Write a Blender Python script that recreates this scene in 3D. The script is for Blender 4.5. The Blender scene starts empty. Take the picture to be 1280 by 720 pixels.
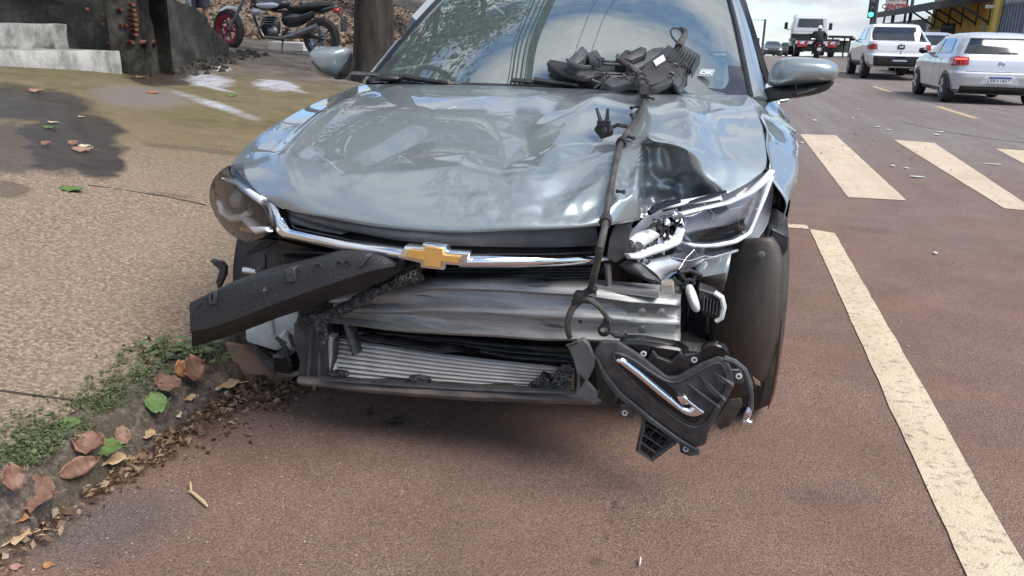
import bpy, bmesh, math, random
from mathutils import Vector, Matrix, noise
from mathutils.bvhtree import BVHTree
R = math.radians
sc = bpy.context.scene
LINK = sc.collection.objects.link
random.seed(7)

# ------------------------------------------------------------------ camera
FPX, CAM_H, VPX, VPY, ROLL = 1050.0, 1.12, 905.0, 50.0, 0.024
def _cam_axes():
    y = Vector(((VPX-640)/FPX, (VPY-360)/FPX, 1.0)).normalized()
    e = Vector((1, ROLL, 0))
    up = e.cross(y).normalized()
    if up.y > 0: up = -up
    x = y.cross(up)
    if x.x < 0: x = -x
    return x, y, up            # world axes seen in camera (x right, y down, z forward)
AX, AY, AZ = _cam_axes()
CAMP = Vector((0, 0, CAM_H))
def ray(px, py):
    d = Vector(((px-640)/FPX, (py-360)/FPX, 1.0))
    return Vector((d.dot(AX), d.dot(AY), d.dot(AZ)))
def P(px, py, Y):
    r = ray(px, py); return CAMP + r*(Y/r.y)
def PZ(px, py, Z=0.0):
    r = ray(px, py); return CAMP + r*((Z-CAM_H)/r.z)
def proj(p):
    q = Vector(p)-CAMP
    c = AX*q.x + AY*q.y + AZ*q.z
    return 640+FPX*c.x/c.z, 360+FPX*c.y/c.z
cd = bpy.data.cameras.new('camera'); cam = bpy.data.objects.new('camera', cd); LINK(cam)
cd.sensor_width = 36; cd.lens = FPX*36/1280; cd.clip_start = .05; cd.clip_end = 3000
# columns of the camera matrix: right, up, back in world space
rt = Vector((AX.x, AY.x, AZ.x)); dn = Vector((AX.y, AY.y, AZ.y)); fw = Vector((AX.z, AY.z, AZ.z))
M = Matrix((rt, -dn, -fw)).transposed().to_4x4(); M.translation = CAMP
cam.matrix_world = M
sc.camera = cam

# ------------------------------------------------------------------ sky, sun, exposure
SUN_EL, SUN_AZ = R(53), R(114)       # azimuth measured from +Y clockwise
w = bpy.data.worlds.new('World'); sc.world = w; w.use_nodes = True
nt = w.node_tree; nt.nodes.clear()
def N(t, **k):
    n = nt.nodes.new(t)
    for a, b in k.items(): setattr(n, a, b)
    return n
wo = N('ShaderNodeOutputWorld'); bg = N('ShaderNodeBackground'); bg.inputs[1].default_value = .1
sky = N('ShaderNodeTexSky', sky_type='NISHITA'); sky.sun_disc = False; sky.dust_density = .2; sky.ozone_density = 2.5; sky.air_density = 1.0
sky.sun_elevation = SUN_EL; sky.sun_rotation = SUN_AZ
tc = N('ShaderNodeTexCoord'); sep = N('ShaderNodeSeparateXYZ'); nt.links.new(tc.outputs['Generated'], sep.inputs[0])
zz = N('ShaderNodeMath', operation='MAXIMUM'); zz.inputs[1].default_value = .0; nt.links.new(sep.outputs[2], zz.inputs[0])
za = N('ShaderNodeMath', operation='ADD'); za.inputs[1].default_value = .22; nt.links.new(zz.outputs[0], za.inputs[0])
dx = N('ShaderNodeMath', operation='DIVIDE'); dy = N('ShaderNodeMath', operation='DIVIDE')
nt.links.new(sep.outputs[0], dx.inputs[0]); nt.links.new(za.outputs[0], dx.inputs[1])
nt.links.new(sep.outputs[1], dy.inputs[0]); nt.links.new(za.outputs[0], dy.inputs[1])
cmb = N('ShaderNodeCombineXYZ'); nt.links.new(dx.outputs[0], cmb.inputs[0]); nt.links.new(dy.outputs[0], cmb.inputs[1])
zs = N('ShaderNodeMath', operation='MULTIPLY'); zs.inputs[1].default_value = 5.0; nt.links.new(sep.outputs[2], zs.inputs[0]); nt.links.new(zs.outputs[0], cmb.inputs[2])
n1 = N('ShaderNodeTexNoise'); n1.inputs['Scale'].default_value = 1.35; n1.inputs['Detail'].default_value = 9; n1.inputs['Roughness'].default_value = .55
nt.links.new(cmb.outputs[0], n1.inputs['Vector'])
cr = N('ShaderNodeValToRGB'); cr.color_ramp.elements[0].position = .44; cr.color_ramp.elements[1].position = .57
nt.links.new(n1.outputs['Fac'], cr.inputs[0])
n2 = N('ShaderNodeTexNoise'); n2.inputs['Scale'].default_value = 2.6; n2.inputs['Detail'].default_value = 8
nt.links.new(cmb.outputs[0], n2.inputs['Vector'])
cc = N('ShaderNodeValToRGB'); cc.color_ramp.elements[0].position = .34; cc.color_ramp.elements[1].position = .62
cc.color_ramp.elements[0].color = (.60, .65, .72, 1); cc.color_ramp.elements[1].color = (.95, .98, 1.0, 1)
nt.links.new(n2.outputs['Fac'], cc.inputs[0])
cm = N('ShaderNodeVectorMath', operation='SCALE'); cm.inputs['Scale'].default_value = 4.7; nt.links.new(cc.outputs[0], cm.inputs[0])
mx = N('ShaderNodeMixRGB'); nt.links.new(cr.outputs[0], mx.inputs[0]); tn = N('ShaderNodeMixRGB', blend_type='MULTIPLY'); tn.inputs[0].default_value = 1; tn.inputs[2].default_value = (.70, .86, 1.05, 1); nt.links.new(sky.outputs[0], tn.inputs[1]); nt.links.new(tn.outputs[0], mx.inputs[1]); nt.links.new(cm.outputs[0], mx.inputs[2])
nt.links.new(mx.outputs[0], bg.inputs[0]); nt.links.new(bg.outputs[0], wo.inputs[0])
sl = bpy.data.lights.new('sun', 'SUN'); so = bpy.data.objects.new('sun', sl); LINK(so)
sl.energy = 2.4; sl.angle = R(40); sl.color = (1, .95, .88)
sd = Vector((math.sin(SUN_AZ)*math.cos(SUN_EL), math.cos(SUN_AZ)*math.cos(SUN_EL), math.sin(SUN_EL)))
so.rotation_euler = sd.to_track_quat('Z', 'Y').to_euler(); so.location = (0, 0, 30)
sc.view_settings.view_transform = 'Standard'; sc.view_settings.look = 'None'
sc.view_settings.exposure = 1.1; sc.view_settings.gamma = 1.0

# ------------------------------------------------------------------ mesh helpers
WLOC = {}
class MB:
    def __init__(s): s.v = []; s.f = []
    def add(s, vs, fs):
        o = len(s.v); s.v += [Vector(v) for v in vs]; s.f += [tuple(i+o for i in f) for f in fs]; return s
    def box(s, c, size, rot=None):
        hx, hy, hz = size[0]/2, size[1]/2, size[2]/2
        vs = [Vector((x*hx, y*hy, z*hz)) for x in (-1, 1) for y in (-1, 1) for z in (-1, 1)]
        if rot is not None: vs = [rot @ v for v in vs]
        return s.add([v+Vector(c) for v in vs], [(0,1,3,2),(4,6,7,5),(0,4,5,1),(2,3,7,6),(0,2,6,4),(1,5,7,3)])
    def tube(s, path, r, n=8, cap=True):
        path = [Vector(p) for p in path]; k = len(path); o = []; u = None
        for i, p in enumerate(path):
            t = (path[min(i+1, k-1)]-path[max(i-1, 0)])
            t = t.normalized() if t.length > 1e-9 else Vector((0, 0, 1))
            if u is None:
                u = t.cross(Vector((0, 0, 1)) if abs(t.z) < .9 else Vector((1, 0, 0))).normalized()
            else:
                u = (u-t*u.dot(t)); u = u.normalized() if u.length > 1e-6 else t.orthogonal().normalized()
            b = t.cross(u); rr = r[i] if isinstance(r, (list, tuple)) else r
            o += [p+(u*math.cos(2*math.pi*j/n)+b*math.sin(2*math.pi*j/n))*rr for j in range(n)]
        f = [(i*n+j, i*n+(j+1) % n, (i+1)*n+(j+1) % n, (i+1)*n+j) for i in range(k-1) for j in range(n)]
        if cap: f += [tuple(reversed(range(n))), tuple(range((k-1)*n, k*n))]
        return s.add(o, f)
    def lathe(s, prof, c, axis=(1, 0, 0), n=32):          # prof: (radius, along)
        ax = Vector(axis).normalized(); u = ax.orthogonal().normalized(); b = ax.cross(u); c = Vector(c)
        o = []
        for r, a in prof: o += [c+ax*a+(u*math.cos(2*math.pi*j/n)+b*math.sin(2*math.pi*j/n))*r for j in range(n)]
        return s.add(o, [(i*n+j, i*n+(j+1) % n, (i+1)*n+(j+1) % n, (i+1)*n+j) for i in range(len(prof)-1) for j in range(n)])
    def prism(s, poly, ext):
        poly = [Vector(p) for p in poly]; ext = Vector(ext); n = len(poly)
        return s.add(poly+[p+ext for p in poly], [tuple(range(n)), tuple(reversed(range(n, 2*n)))]+[(i, i+n, (i+1) % n+n, (i+1) % n) for i in range(n)])
    def grid(s, rows):
        m = len(rows[0]); vs = [p for r in rows for p in r]
        return s.add(vs, [(i*m+j, i*m+j+1, (i+1)*m+j+1, (i+1)*m+j) for i in range(len(rows)-1) for j in range(m-1)])
    def band(s, up, lo, bulge=.006, thick=.02, back=None, k=4):
        """a strip between two rails, bowed outwards and closed behind"""
        up = [Vector(p) for p in up]; lo = [Vector(p) for p in lo]; rows = []
        for i, (a, b) in enumerate(zip(up, lo)):
            ia, ib = min(i+1, len(up)-1), max(i-1, 0)
            t = (up[ia]-up[ib]); nn = t.cross(b-a)
            nn = nn.normalized() if nn.length > 1e-9 else Vector((0, -1, 0))
            if nn.dot(CAMP-(a+b)/2) < 0 and back is None: nn = -nn
            bk = Vector(back) if back is not None else -nn
            row = [a+bk*thick]
            for j in range(k+1):
                q = j/k; row.append(a.lerp(b, q)-bk*bulge*(1-(2*q-1)**2))
            row.append(b+bk*thick); row.append(a+bk*thick); rows.append(row)
        s.grid(rows)
        m = len(rows[0])-1
        return s.add(rows[0][:-1]+rows[-1][:-1], [tuple(range(m)), tuple(reversed(range(m, 2*m)))])
    def puff(s, outline, nrm, front, back=0.0, rings=5, power=2.0):
        """a closed outline inflated along nrm by `front` (and `back` the other way)"""
        ol = [Vector(p) for p in outline]; n = len(ol); c = sum(ol, Vector())/n; nrm = Vector(nrm)
        def side(h, flip):
            rows = []
            for i in range(rings+1):
                q = i/rings; k = 1-q*.96
                rows.append([c+(p-c)*k+nrm*h*(1-k**power) for p in ol])
            vs = [p for r in rows for p in r]
            fs = [(i*n+j, i*n+(j+1) % n, (i+1)*n+(j+1) % n, (i+1)*n+j) for i in range(rings) for j in range(n)]+[tuple(range(rings*n, rings*n+n))]
            if flip: fs = [tuple(reversed(f)) for f in fs]
            s.add(vs, fs)
        side(front, False); side(-back, True)
        return s
    def build(s, name, m, parent=None, local=False, smooth=True, bevel=0, seg=1, sub=0, angle=38, solid=0, jitter=0, jscale=8, recalc=True, weld=True):
        off = Vector() if (parent is None or local) else WLOC.get(parent.name, Vector())
        me = bpy.data.meshes.new(name)
        me.from_pydata([tuple(v-off) for v in s.v], [], s.f)
        bm = bmesh.new(); bm.from_mesh(me)
        if weld: bmesh.ops.remove_doubles(bm, verts=bm.verts, dist=1e-5)
        if recalc: bmesh.ops.recalc_face_normals(bm, faces=bm.faces)
        if bevel:
            es = [e for e in bm.edges if len(e.link_faces) == 2 and e.calc_face_angle(0) > R(30)]
            if es:
                try: bmesh.ops.bevel(bm, geom=es, offset=bevel, segments=seg, affect='EDGES', profile=.5, clamp_overlap=True)
                except Exception: pass
        if jitter:
            for v in bm.verts: v.co += noise.noise_vector((v.co+off)*jscale)*jitter
        bm.to_mesh(me); bm.free()
        if smooth:
            me.polygons.foreach_set('use_smooth', [True]*len(me.polygons))
            me.set_sharp_from_angle(angle=R(angle))
        o = bpy.data.objects.new(name, me); LINK(o)
        if m: me.materials.append(m)
        if parent is not None:
            o.parent = parent; WLOC[o.name] = off if not local else Vector()
        if solid:
            md = o.modifiers.new('thickness', 'SOLIDIFY'); md.thickness = solid; md.offset = -1
        if sub:
            md = o.modifiers.new('smooth', 'SUBSURF'); md.levels = sub; md.render_levels = sub
        return o
def tag(o, label=None, cat=None, group=None, kind=None):
    if label: o['label'] = label
    if cat: o['category'] = cat
    if group: o['group'] = group
    if kind: o['kind'] = kind
    return o
def thing(name, loc, label, cat, group=None, rz=0):
    o = bpy.data.objects.new(name, None); LINK(o); o.location = loc; o.rotation_euler = (0, 0, rz)
    o.empty_display_size = .1
    WLOC[o.name] = Vector(loc); return tag(o, label, cat, group)
def copy_tree(o, parent=None):
    c = o.copy(); LINK(c)
    if parent is not None: c.parent = parent
    for ch in list(o.children): copy_tree(ch, c)
    return c
def text_mesh(s, name, size, mat, parent, M4, ext=.001, align='CENTER', bold=0):
    cu = bpy.data.curves.new(name, 'FONT'); cu.body = s; cu.size = size; cu.extrude = ext; cu.align_x = align; cu.align_y = 'CENTER'; cu.offset = bold
    cu.resolution_u = 2
    t = bpy.data.objects.new(name, cu); LINK(t)
    dg = bpy.context.evaluated_depsgraph_get(); me = bpy.data.meshes.new_from_object(t.evaluated_get(dg))
    bpy.data.objects.remove(t)
    me.transform(M4); me.materials.clear(); me.materials.append(mat); me.name = name
    o = bpy.data.objects.new(name, me); LINK(o)
    if parent is not None: o.parent = parent
    return o
def smooth01(a, b, x):
    t = max(0, min(1, (x-a)/(b-a))); return t*t*(3-2*t)
def lerp_tab(tab, x):
    if x <= tab[0][0]: return tab[0][1]
    for (a, u), (b, v) in zip(tab, tab[1:]):
        if x <= b: return u+(v-u)*(x-a)/(b-a)
    return tab[-1][1]
def spline(pts, n):
    """n samples along a Catmull-Rom curve through pts"""
    pts = [Vector(p) for p in pts]; k = len(pts)-1
    L = [0]
    for a, b in zip(pts, pts[1:]): L.append(L[-1]+(b-a).length)
    out = []
    for i in range(n):
        t = L[-1]*i/(n-1); j = 0
        while j < k-1 and L[j+1] < t: j += 1
        q = (t-L[j])/max(1e-9, L[j+1]-L[j])
        p0, p1, p2, p3 = pts[max(j-1, 0)], pts[j], pts[j+1], pts[min(j+2, k)]
        out.append(.5*((2*p1)+(p2-p0)*q+(2*p0-5*p1+4*p2-p3)*q*q+(3*p1-p0-3*p2+p3)*q**3))
    return out

# ------------------------------------------------------------------ material helpers
class NT:
    def __init__(s, name):
        s.m = bpy.data.materials.new(name); s.m.use_nodes = True; s.t = s.m.node_tree
        s.b = s.t.nodes['Principled BSDF']; s.o = s.t.nodes['Material Output']
        s.tc = s.t.nodes.new('ShaderNodeTexCoord'); s.vec = s.tc.outputs['Object']
    def n(s, t, **k):
        x = s.t.nodes.new(t)
        for a, b in k.items(): setattr(x, a, b)
        return x
    def L(s, a, b): s.t.links.new(a, b)
    def put(s, sock, v):
        if hasattr(v, 'is_linked') or isinstance(v, bpy.types.NodeSocket): s.L(v, sock)
        elif isinstance(v, (tuple, list)): sock.default_value = tuple(v)+((1,) if len(v) == 3 and sock.type == 'RGBA' else ())
        else: sock.default_value = v
    def noise(s, scale, detail=4, rough=.5, vec=None, dist=0):
        x = s.n('ShaderNodeTexNoise'); x.inputs['Scale'].default_value = scale; x.inputs['Detail'].default_value = detail
        x.inputs['Roughness'].default_value = rough; x.inputs['Distortion'].default_value = dist
        s.L(vec or s.vec, x.inputs['Vector']); return x.outputs['Fac']
    def vor(s, scale, feat='F1', out='Distance', vec=None):
        x = s.n('ShaderNodeTexVoronoi'); x.feature = feat; x.inputs['Scale'].default_value = scale
        s.L(vec or s.vec, x.inputs['Vector']); return x.outputs[out]
    def ramp(s, fac, *st):
        x = s.n('ShaderNodeValToRGB'); e = x.color_ramp.elements
        while len(e) < len(st): e.new(.5)
        for k, (p, c) in zip(e, st):
            k.position = p; k.color = (c, c, c, 1) if isinstance(c, (int, float)) else tuple(c)+(1,)
        s.L(fac, x.inputs[0]); return x.outputs[0]
    def mix(s, fac, a, b, mode='MIX'):
        x = s.n('ShaderNodeMixRGB', blend_type=mode); s.put(x.inputs[0], fac); s.put(x.inputs[1], a); s.put(x.inputs[2], b); return x.outputs[0]
    def math(s, op, a, b=0.0, c=0.0):
        x = s.n('ShaderNodeMath', operation=op); s.put(x.inputs[0], a); s.put(x.inputs[1], b)
        if op in ('SMOOTH_MIN', 'MULTIPLY_ADD'): s.put(x.inputs[2], c)
        return x.outputs[0]
    def scaled(s, sx, sy, sz):
        x = s.n('ShaderNodeMapping'); x.inputs['Scale'].default_value = (sx, sy, sz); s.L(s.vec, x.inputs['Vector']); return x.outputs[0]
    def bump(s, h, strength=.3, dist=.01, normal=None):
        x = s.n('ShaderNodeBump'); x.inputs['Strength'].default_value = strength; x.inputs['Distance'].default_value = dist
        s.L(h, x.inputs['Height'])
        if normal: s.L(normal, x.inputs['Normal'])
        s.L(x.outputs[0], s.b.inputs['Normal']); return x.outputs[0]
    def spot(s, x, y, rx, ry, soft=.4, wob=.35, wscale=1.5, ang=0):
        """1 inside a wobbly ellipse on the ground, 0 outside"""
        mp = s.n('ShaderNodeMapping', vector_type='TEXTURE'); mp.inputs['Location'].default_value = (x, y, 0)
        mp.inputs['Rotation'].default_value = (0, 0, ang); mp.inputs['Scale'].default_value = (rx, ry, 1000)
        s.L(s.vec, mp.inputs['Vector'])
        l = s.n('ShaderNodeVectorMath', operation='LENGTH'); s.L(mp.outputs[0], l.inputs[0])
        nz = s.noise(wscale, 5, .6)
        d = s.math('ADD', l.outputs['Value'], s.math('MULTIPLY', s.math('SUBTRACT', nz, .5), wob*2))
        return s.ramp(d, (max(0, 1-soft), 1.0), (1.0, 0.0))
    def set(s, **k):
        for a, v in k.items(): s.put(s.b.inputs[a.replace('_', ' ')], v)
        return s.m
def pm(name, c1, c2=None, scale=6, rough=.5, metal=0, bump=0, bscale=60, coat=0, rvar=0, detail=6, stretch=None, lo=.35, hi=.65, spec=.5):
    s = NT(name); v = s.scaled(*stretch) if stretch else None
    c2 = c2 or tuple(min(1, x*1.25) for x in c1)
    nz = s.noise(scale, detail, .6, v)
    s.set(Base_Color=s.ramp(nz, (lo, c1), (hi, c2)), Metallic=metal)
    s.b.inputs['Specular IOR Level'].default_value = spec
    if rvar: s.put(s.b.inputs['Roughness'], s.ramp(s.noise(scale*2.3, 5, .6, v), (.3, max(0, rough-rvar)), (.7, min(1, rough+rvar))))
    else: s.b.inputs['Roughness'].default_value = rough
    if coat: s.b.inputs['Coat Weight'].default_value = coat; s.b.inputs['Coat Roughness'].default_value = .02
    if bump: s.bump(s.noise(bscale, 5, .6), bump, .004)
    return s.m
def glass(name, tint, ior=1.6, rough=0.0, opac=0.0, body=(.02, .03, .03)):
    s = NT(name); fr = s.n('ShaderNodeFresnel'); fr.inputs['IOR'].default_value = ior
    tr = s.n('ShaderNodeBsdfTransparent'); tr.inputs[0].default_value = tuple(tint)+(1,)
    gl = s.n('ShaderNodeBsdfGlossy'); gl.inputs['Roughness'].default_value = rough; gl.inputs[0].default_value = (1, 1, 1, 1)
    nz = s.noise(25, 6, .7)
    d = s.n('ShaderNodeBsdfDiffuse'); d.inputs[0].default_value = tuple(body)+(1,)
    m0 = s.n('ShaderNodeMixShader'); s.put(m0.inputs[0], s.ramp(nz, (.3, opac*.7), (.8, min(1, opac*1.3)))); s.L(tr.outputs[0], m0.inputs[1]); s.L(d.outputs[0], m0.inputs[2])
    m1 = s.n('ShaderNodeMixShader'); s.L(fr.outputs[0], m1.inputs[0]); s.L(m0.outputs[0], m1.inputs[1]); s.L(gl.outputs[0], m1.inputs[2])
    s.L(m1.outputs[0], s.o.inputs[0]); return s.m
def emit(name, c, st):
    s = NT(name); s.set(Base_Color=c, Emission_Color=c, Emission_Strength=st); return s.m
def print_mat(name, c): return pm(name, c, tuple(min(1, x*1.06) for x in c), 30, .5)
def paint(name, c, metal=.7, rough=.32, dust=(.2, .17, .14), damt=.12):
    s = NT(name); d = s.ramp(s.noise(7, 8, .65), (.5, 0.0), (.85, damt))
    fl = s.ramp(s.vor(900, 'F1', 'Color'), (0, .9), (1, 1.1))
    s.set(Base_Color=s.mix(d, s.mix(1, c, fl, 'MULTIPLY'), dust), Metallic=s.math('SUBTRACT', metal, s.math('MULTIPLY', d, .6)), Roughness=rough, Coat_Weight=1.0, Coat_IOR=1.75, Coat_Roughness=s.ramp(s.noise(16, 6, .7), (.4, .008), (.8, .05)))
    return s.m
MAT = {}
MAT['paint'] = paint('silver_blue_paint', (.262, .300, .303), .52, .42, dust=(.34, .32, .29), damt=.18)
MAT['black'] = pm('black_plastic', (.010, .010, .012), (.048, .045, .043), 22, .46, bump=.4, bscale=170, rvar=.16, detail=9, lo=.35, hi=.8)
MAT['gloss_black'] = pm('gloss_black', (.008, .008, .01), (.014, .014, .016), 6, .16, rvar=.05)
MAT['frit'] = pm('glass_border', (.035, .035, .042), (.045, .045, .05), 6, .12)
MAT['dark_grey'] = pm('dark_grey_plastic', (.030, .032, .037), (.098, .096, .096), 26, .45, bump=.35, bscale=140, rvar=.14, detail=9, lo=.32, hi=.78)
MAT['mid_grey'] = pm('grey_plastic', (.09, .09, .095), (.16, .155, .155), 10, .5, bump=.2, bscale=120, rvar=.12)
MAT['chrome'] = pm('chrome', (.80, .81, .82), (.9, .9, .9), 8, .10, 1.0, rvar=.05)
MAT['dull_chrome'] = pm('satin_chrome', (.55, .55, .57), (.75, .75, .77), 14, .24, 1.0, rvar=.1, bump=.1, bscale=40)
MAT['gold'] = pm('gold_badge', (.62, .34, .09), (.74, .43, .13), 90, .34, .35, bump=.25, bscale=300)
MAT['rubber'] = pm('tyre_rubber', (.014, .013, .013), (.05, .042, .037), 5, .75, bump=.3, bscale=120)
MAT['hose'] = pm('harness_wrap', (.022, .020, .019), (.10, .088, .08), 16, .6, bump=.7, bscale=160)
MAT['liner'] = pm('dusty_liner', (.022, .020, .019), (.095, .076, .063), 5, .5, rvar=.14, lo=.32, hi=.72, bump=.3, bscale=90, stretch=(2.5, 1, .6), detail=9)
MAT['mud_liner'] = pm('mud_liner', (.16, .10, .07), (.26, .16, .11), 9, .8, bump=.4, bscale=50)
MAT['white_plastic'] = pm('white_plastic', (.50, .50, .48), (.66, .66, .63), 7, .5, rvar=.1)
MAT['clear'] = glass('clear_lens', (.99, .99, .99), 1.45, .0, .0, (.3, .3, .3))
MAT['windshield'] = glass('windshield_glass', (.66, .80, .76), 3.7, .0, .19, (.42, .55, .52))
MAT['side_glass'] = glass('side_glass', (.25, .3, .3), 1.7, .0, .0)
MAT['steel_bolt'] = pm('bolt_steel', (.35, .34, .33), (.5, .5, .5), 60, .35, .9)
MAT['interior'] = pm('seat_fabric', (.14, .145, .15), (.2, .2, .21), 30, .8, bump=.2)
MAT['dash'] = pm('dash_plastic', (.03, .03, .032), (.05, .05, .055), 10, .6)
def beam_mat():
    s = NT('scuffed_steel'); v = s.scaled(2.2, 2, 26)
    a = s.ramp(s.noise(3, 8, .65, v, .6), (.30, (.19, .19, .19)), (.5, (.33, .33, .325)), (.74, (.43, .42, .41)))
    k = s.ramp(s.noise(2.2, 6, .6, s.scaled(1.3, 1, 13), .8), (.62, 0.0), (.66, .8))
    s.set(Base_Color=s.mix(k, a, (.03, .03, .033)), Metallic=s.ramp(k, (0, .6), (1, .1)), Roughness=s.ramp(s.noise(9, 6, .6, v), (.3, .36), (.7, .6)))
    s.bump(s.noise(14, 6, .6, v), .18, .004); return s.m
MAT['beam'] = beam_mat()
def foam_mat():
    s = NT('black_foam'); sp = s.ramp(s.vor(70), (0, 1.0), (.20, 0.0)); k = s.ramp(s.noise(5, 6, .7), (.42, 0.0), (.7, .8))
    s.set(Base_Color=s.mix(s.math('MULTIPLY', sp, k), (.016, .016, .018), (.20, .19, .18)), Roughness=s.ramp(s.noise(8, 4), (.3, .4), (.7, .7)))
    s.bump(s.vor(170), .25, .004); return s.m
MAT['foam'] = foam_mat()
def torn_foam():
    s = NT('torn_foam'); k = s.ramp(s.noise(60, 6, .7), (.45, 0.0), (.75, 1.0))
    s.set(Base_Color=s.mix(k, (.02, .02, .022), (.17, .17, .175)), Roughness=.55); s.bump(s.vor(140), .9, .01); return s.m
MAT['torn'] = torn_foam()

# ------------------------------------------------------------------ the ground
KX = -1.45
def road_z(Y):
    if Y < 24: return 0.0
    if Y < 52: return .33*((Y-24)/28)**1.15
    return .33 - .0156*(Y-52) - .00002*(Y-52)**2
def bank_z(X, Y):
    s = KX-X
    h = lerp_tab([(0, .12), (.16, .13), (1, .29), (2, .45), (3.5, .60), (4.6, .72), (6, .81), (8.3, 1.03), (11, 1.9), (16, 3.6), (24, 5), (60, 6)], s)
    return h + noise.noise(Vector((X*.6, Y*.6, 3)))*.03*min(1, s/3) + noise.noise(Vector((X*.25, Y*.25, 9)))*.25*smooth01(8.5, 12, s)
def ground_z(X, Y): return bank_z(X, Y) if X < KX else road_z(Y)
def G(px, py):
    r = ray(px, py); t = 1.0
    for i in range(4000):
        p = CAMP+r*t
        if p.z <= ground_z(p.x, p.y): break
        t *= 1.0015
    return CAMP+r*t
def spot_px(s, px, py, rx, ry, soft=.4, wob=.35, wscale=2.5):
    c, a, b = G(px, py), G(px, py-ry), G(px, py+ry)
    d = Vector((a.x-b.x, a.y-b.y)); ctr = ((a+b)/2)
    ang = math.atan2(d.y, d.x)-math.pi/2
    return s.spot(ctr.x, ctr.y, rx/FPX*c.y, d.length/2, soft, wob, wscale, ang)

def road_mat():
    s = NT('asphalt')
    big = s.noise(.55, 6, .6); mid = s.noise(3.2, 7, .65)
    c = s.ramp(mid, (.3, (.165, .104, .080)), (.7, (.240, .158, .122)))
    sep = s.n('ShaderNodeSeparateXYZ'); s.L(s.vec, sep.inputs[0])
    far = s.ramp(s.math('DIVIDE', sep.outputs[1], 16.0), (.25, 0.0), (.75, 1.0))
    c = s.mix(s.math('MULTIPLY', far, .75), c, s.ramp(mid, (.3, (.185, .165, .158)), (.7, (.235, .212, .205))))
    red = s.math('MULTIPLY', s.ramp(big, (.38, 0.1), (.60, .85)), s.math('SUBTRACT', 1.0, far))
    c = s.mix(red, c, s.ramp(mid, (.3, (.215, .122, .086)), (.7, (.290, .172, .126))))
    grey = spot_px(s, 120, 640, 170, 75, .6, .4, 2)
    c = s.mix(s.math('MULTIPLY', grey, .8), c, s.ramp(mid, (.3, (.105, .085, .075)), (.7, (.150, .125, .112))))
    vc = s.vor(310, 'F1', 'Color'); sx = s.n('ShaderNodeSeparateXYZ'); s.L(vc, sx.inputs[0])
    c = s.mix(s.ramp(sx.outputs[0], (0, .75), (.8, .0)), c, (.060, .040, .032))
    light = s.math('MULTIPLY', s.ramp(sx.outputs[1], (.88, 0.0), (.92, 1.0)), s.ramp(s.noise(2.0, 4), (.40, .04), (.66, .5)))
    vf = s.n('ShaderNodeTexVoronoi'); vf.inputs['Scale'].default_value = 95; s.L(s.vec, vf.inputs['Vector']); sf = s.n('ShaderNodeSeparateXYZ'); s.L(vf.outputs['Color'], sf.inputs[0])
    fleck = s.math('MULTIPLY', s.math('MULTIPLY', s.ramp(sf.outputs[0], (.86, 0.0), (.90, 1.0)), s.ramp(vf.outputs['Distance'], (.18, 1.0), (.30, 0.0))), s.ramp(s.noise(3.0, 5, .6), (.42, .0), (.58, .9)))
    fleck = s.math('MULTIPLY', fleck, s.math('MAXIMUM', grey, .45))
    c = s.mix(s.math('MAXIMUM', light, fleck), c, (.44, .37, .31))
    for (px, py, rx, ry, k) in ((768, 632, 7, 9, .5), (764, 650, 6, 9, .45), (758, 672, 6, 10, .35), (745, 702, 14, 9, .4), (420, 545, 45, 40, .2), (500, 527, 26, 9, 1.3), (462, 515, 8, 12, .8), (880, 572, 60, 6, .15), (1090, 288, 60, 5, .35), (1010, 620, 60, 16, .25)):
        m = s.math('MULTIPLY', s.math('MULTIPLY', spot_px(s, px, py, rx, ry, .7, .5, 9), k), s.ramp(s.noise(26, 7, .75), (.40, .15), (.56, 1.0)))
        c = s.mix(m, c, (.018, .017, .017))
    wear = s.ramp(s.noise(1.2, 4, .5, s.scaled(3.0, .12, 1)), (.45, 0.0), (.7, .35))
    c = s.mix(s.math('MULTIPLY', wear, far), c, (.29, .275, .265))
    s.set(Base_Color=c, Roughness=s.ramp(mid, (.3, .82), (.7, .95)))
    s.b.inputs['Specular IOR Level'].default_value = .35
    h = s.math('ADD', s.math('MULTIPLY', s.vor(260), -1.0), s.math('MULTIPLY', s.noise(110, 5, .7), .7))
    s.bump(h, .7, .004); return s.m
MAT['asphalt'] = road_mat()
ys = [-90+i*4 for i in range(20)]+[-8+i*.25 for i in range(60)]+[7+i for i in range(60)]+[67+i*4 for i in range(70)]
b = MB(); xs = [KX-.05+i*.5 for i in range(21)]
b.grid([[Vector((x, y, road_z(y))) for x in xs] for y in ys])
road = tag(b.build('road', MAT['asphalt'], recalc=False), kind='structure')

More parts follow.
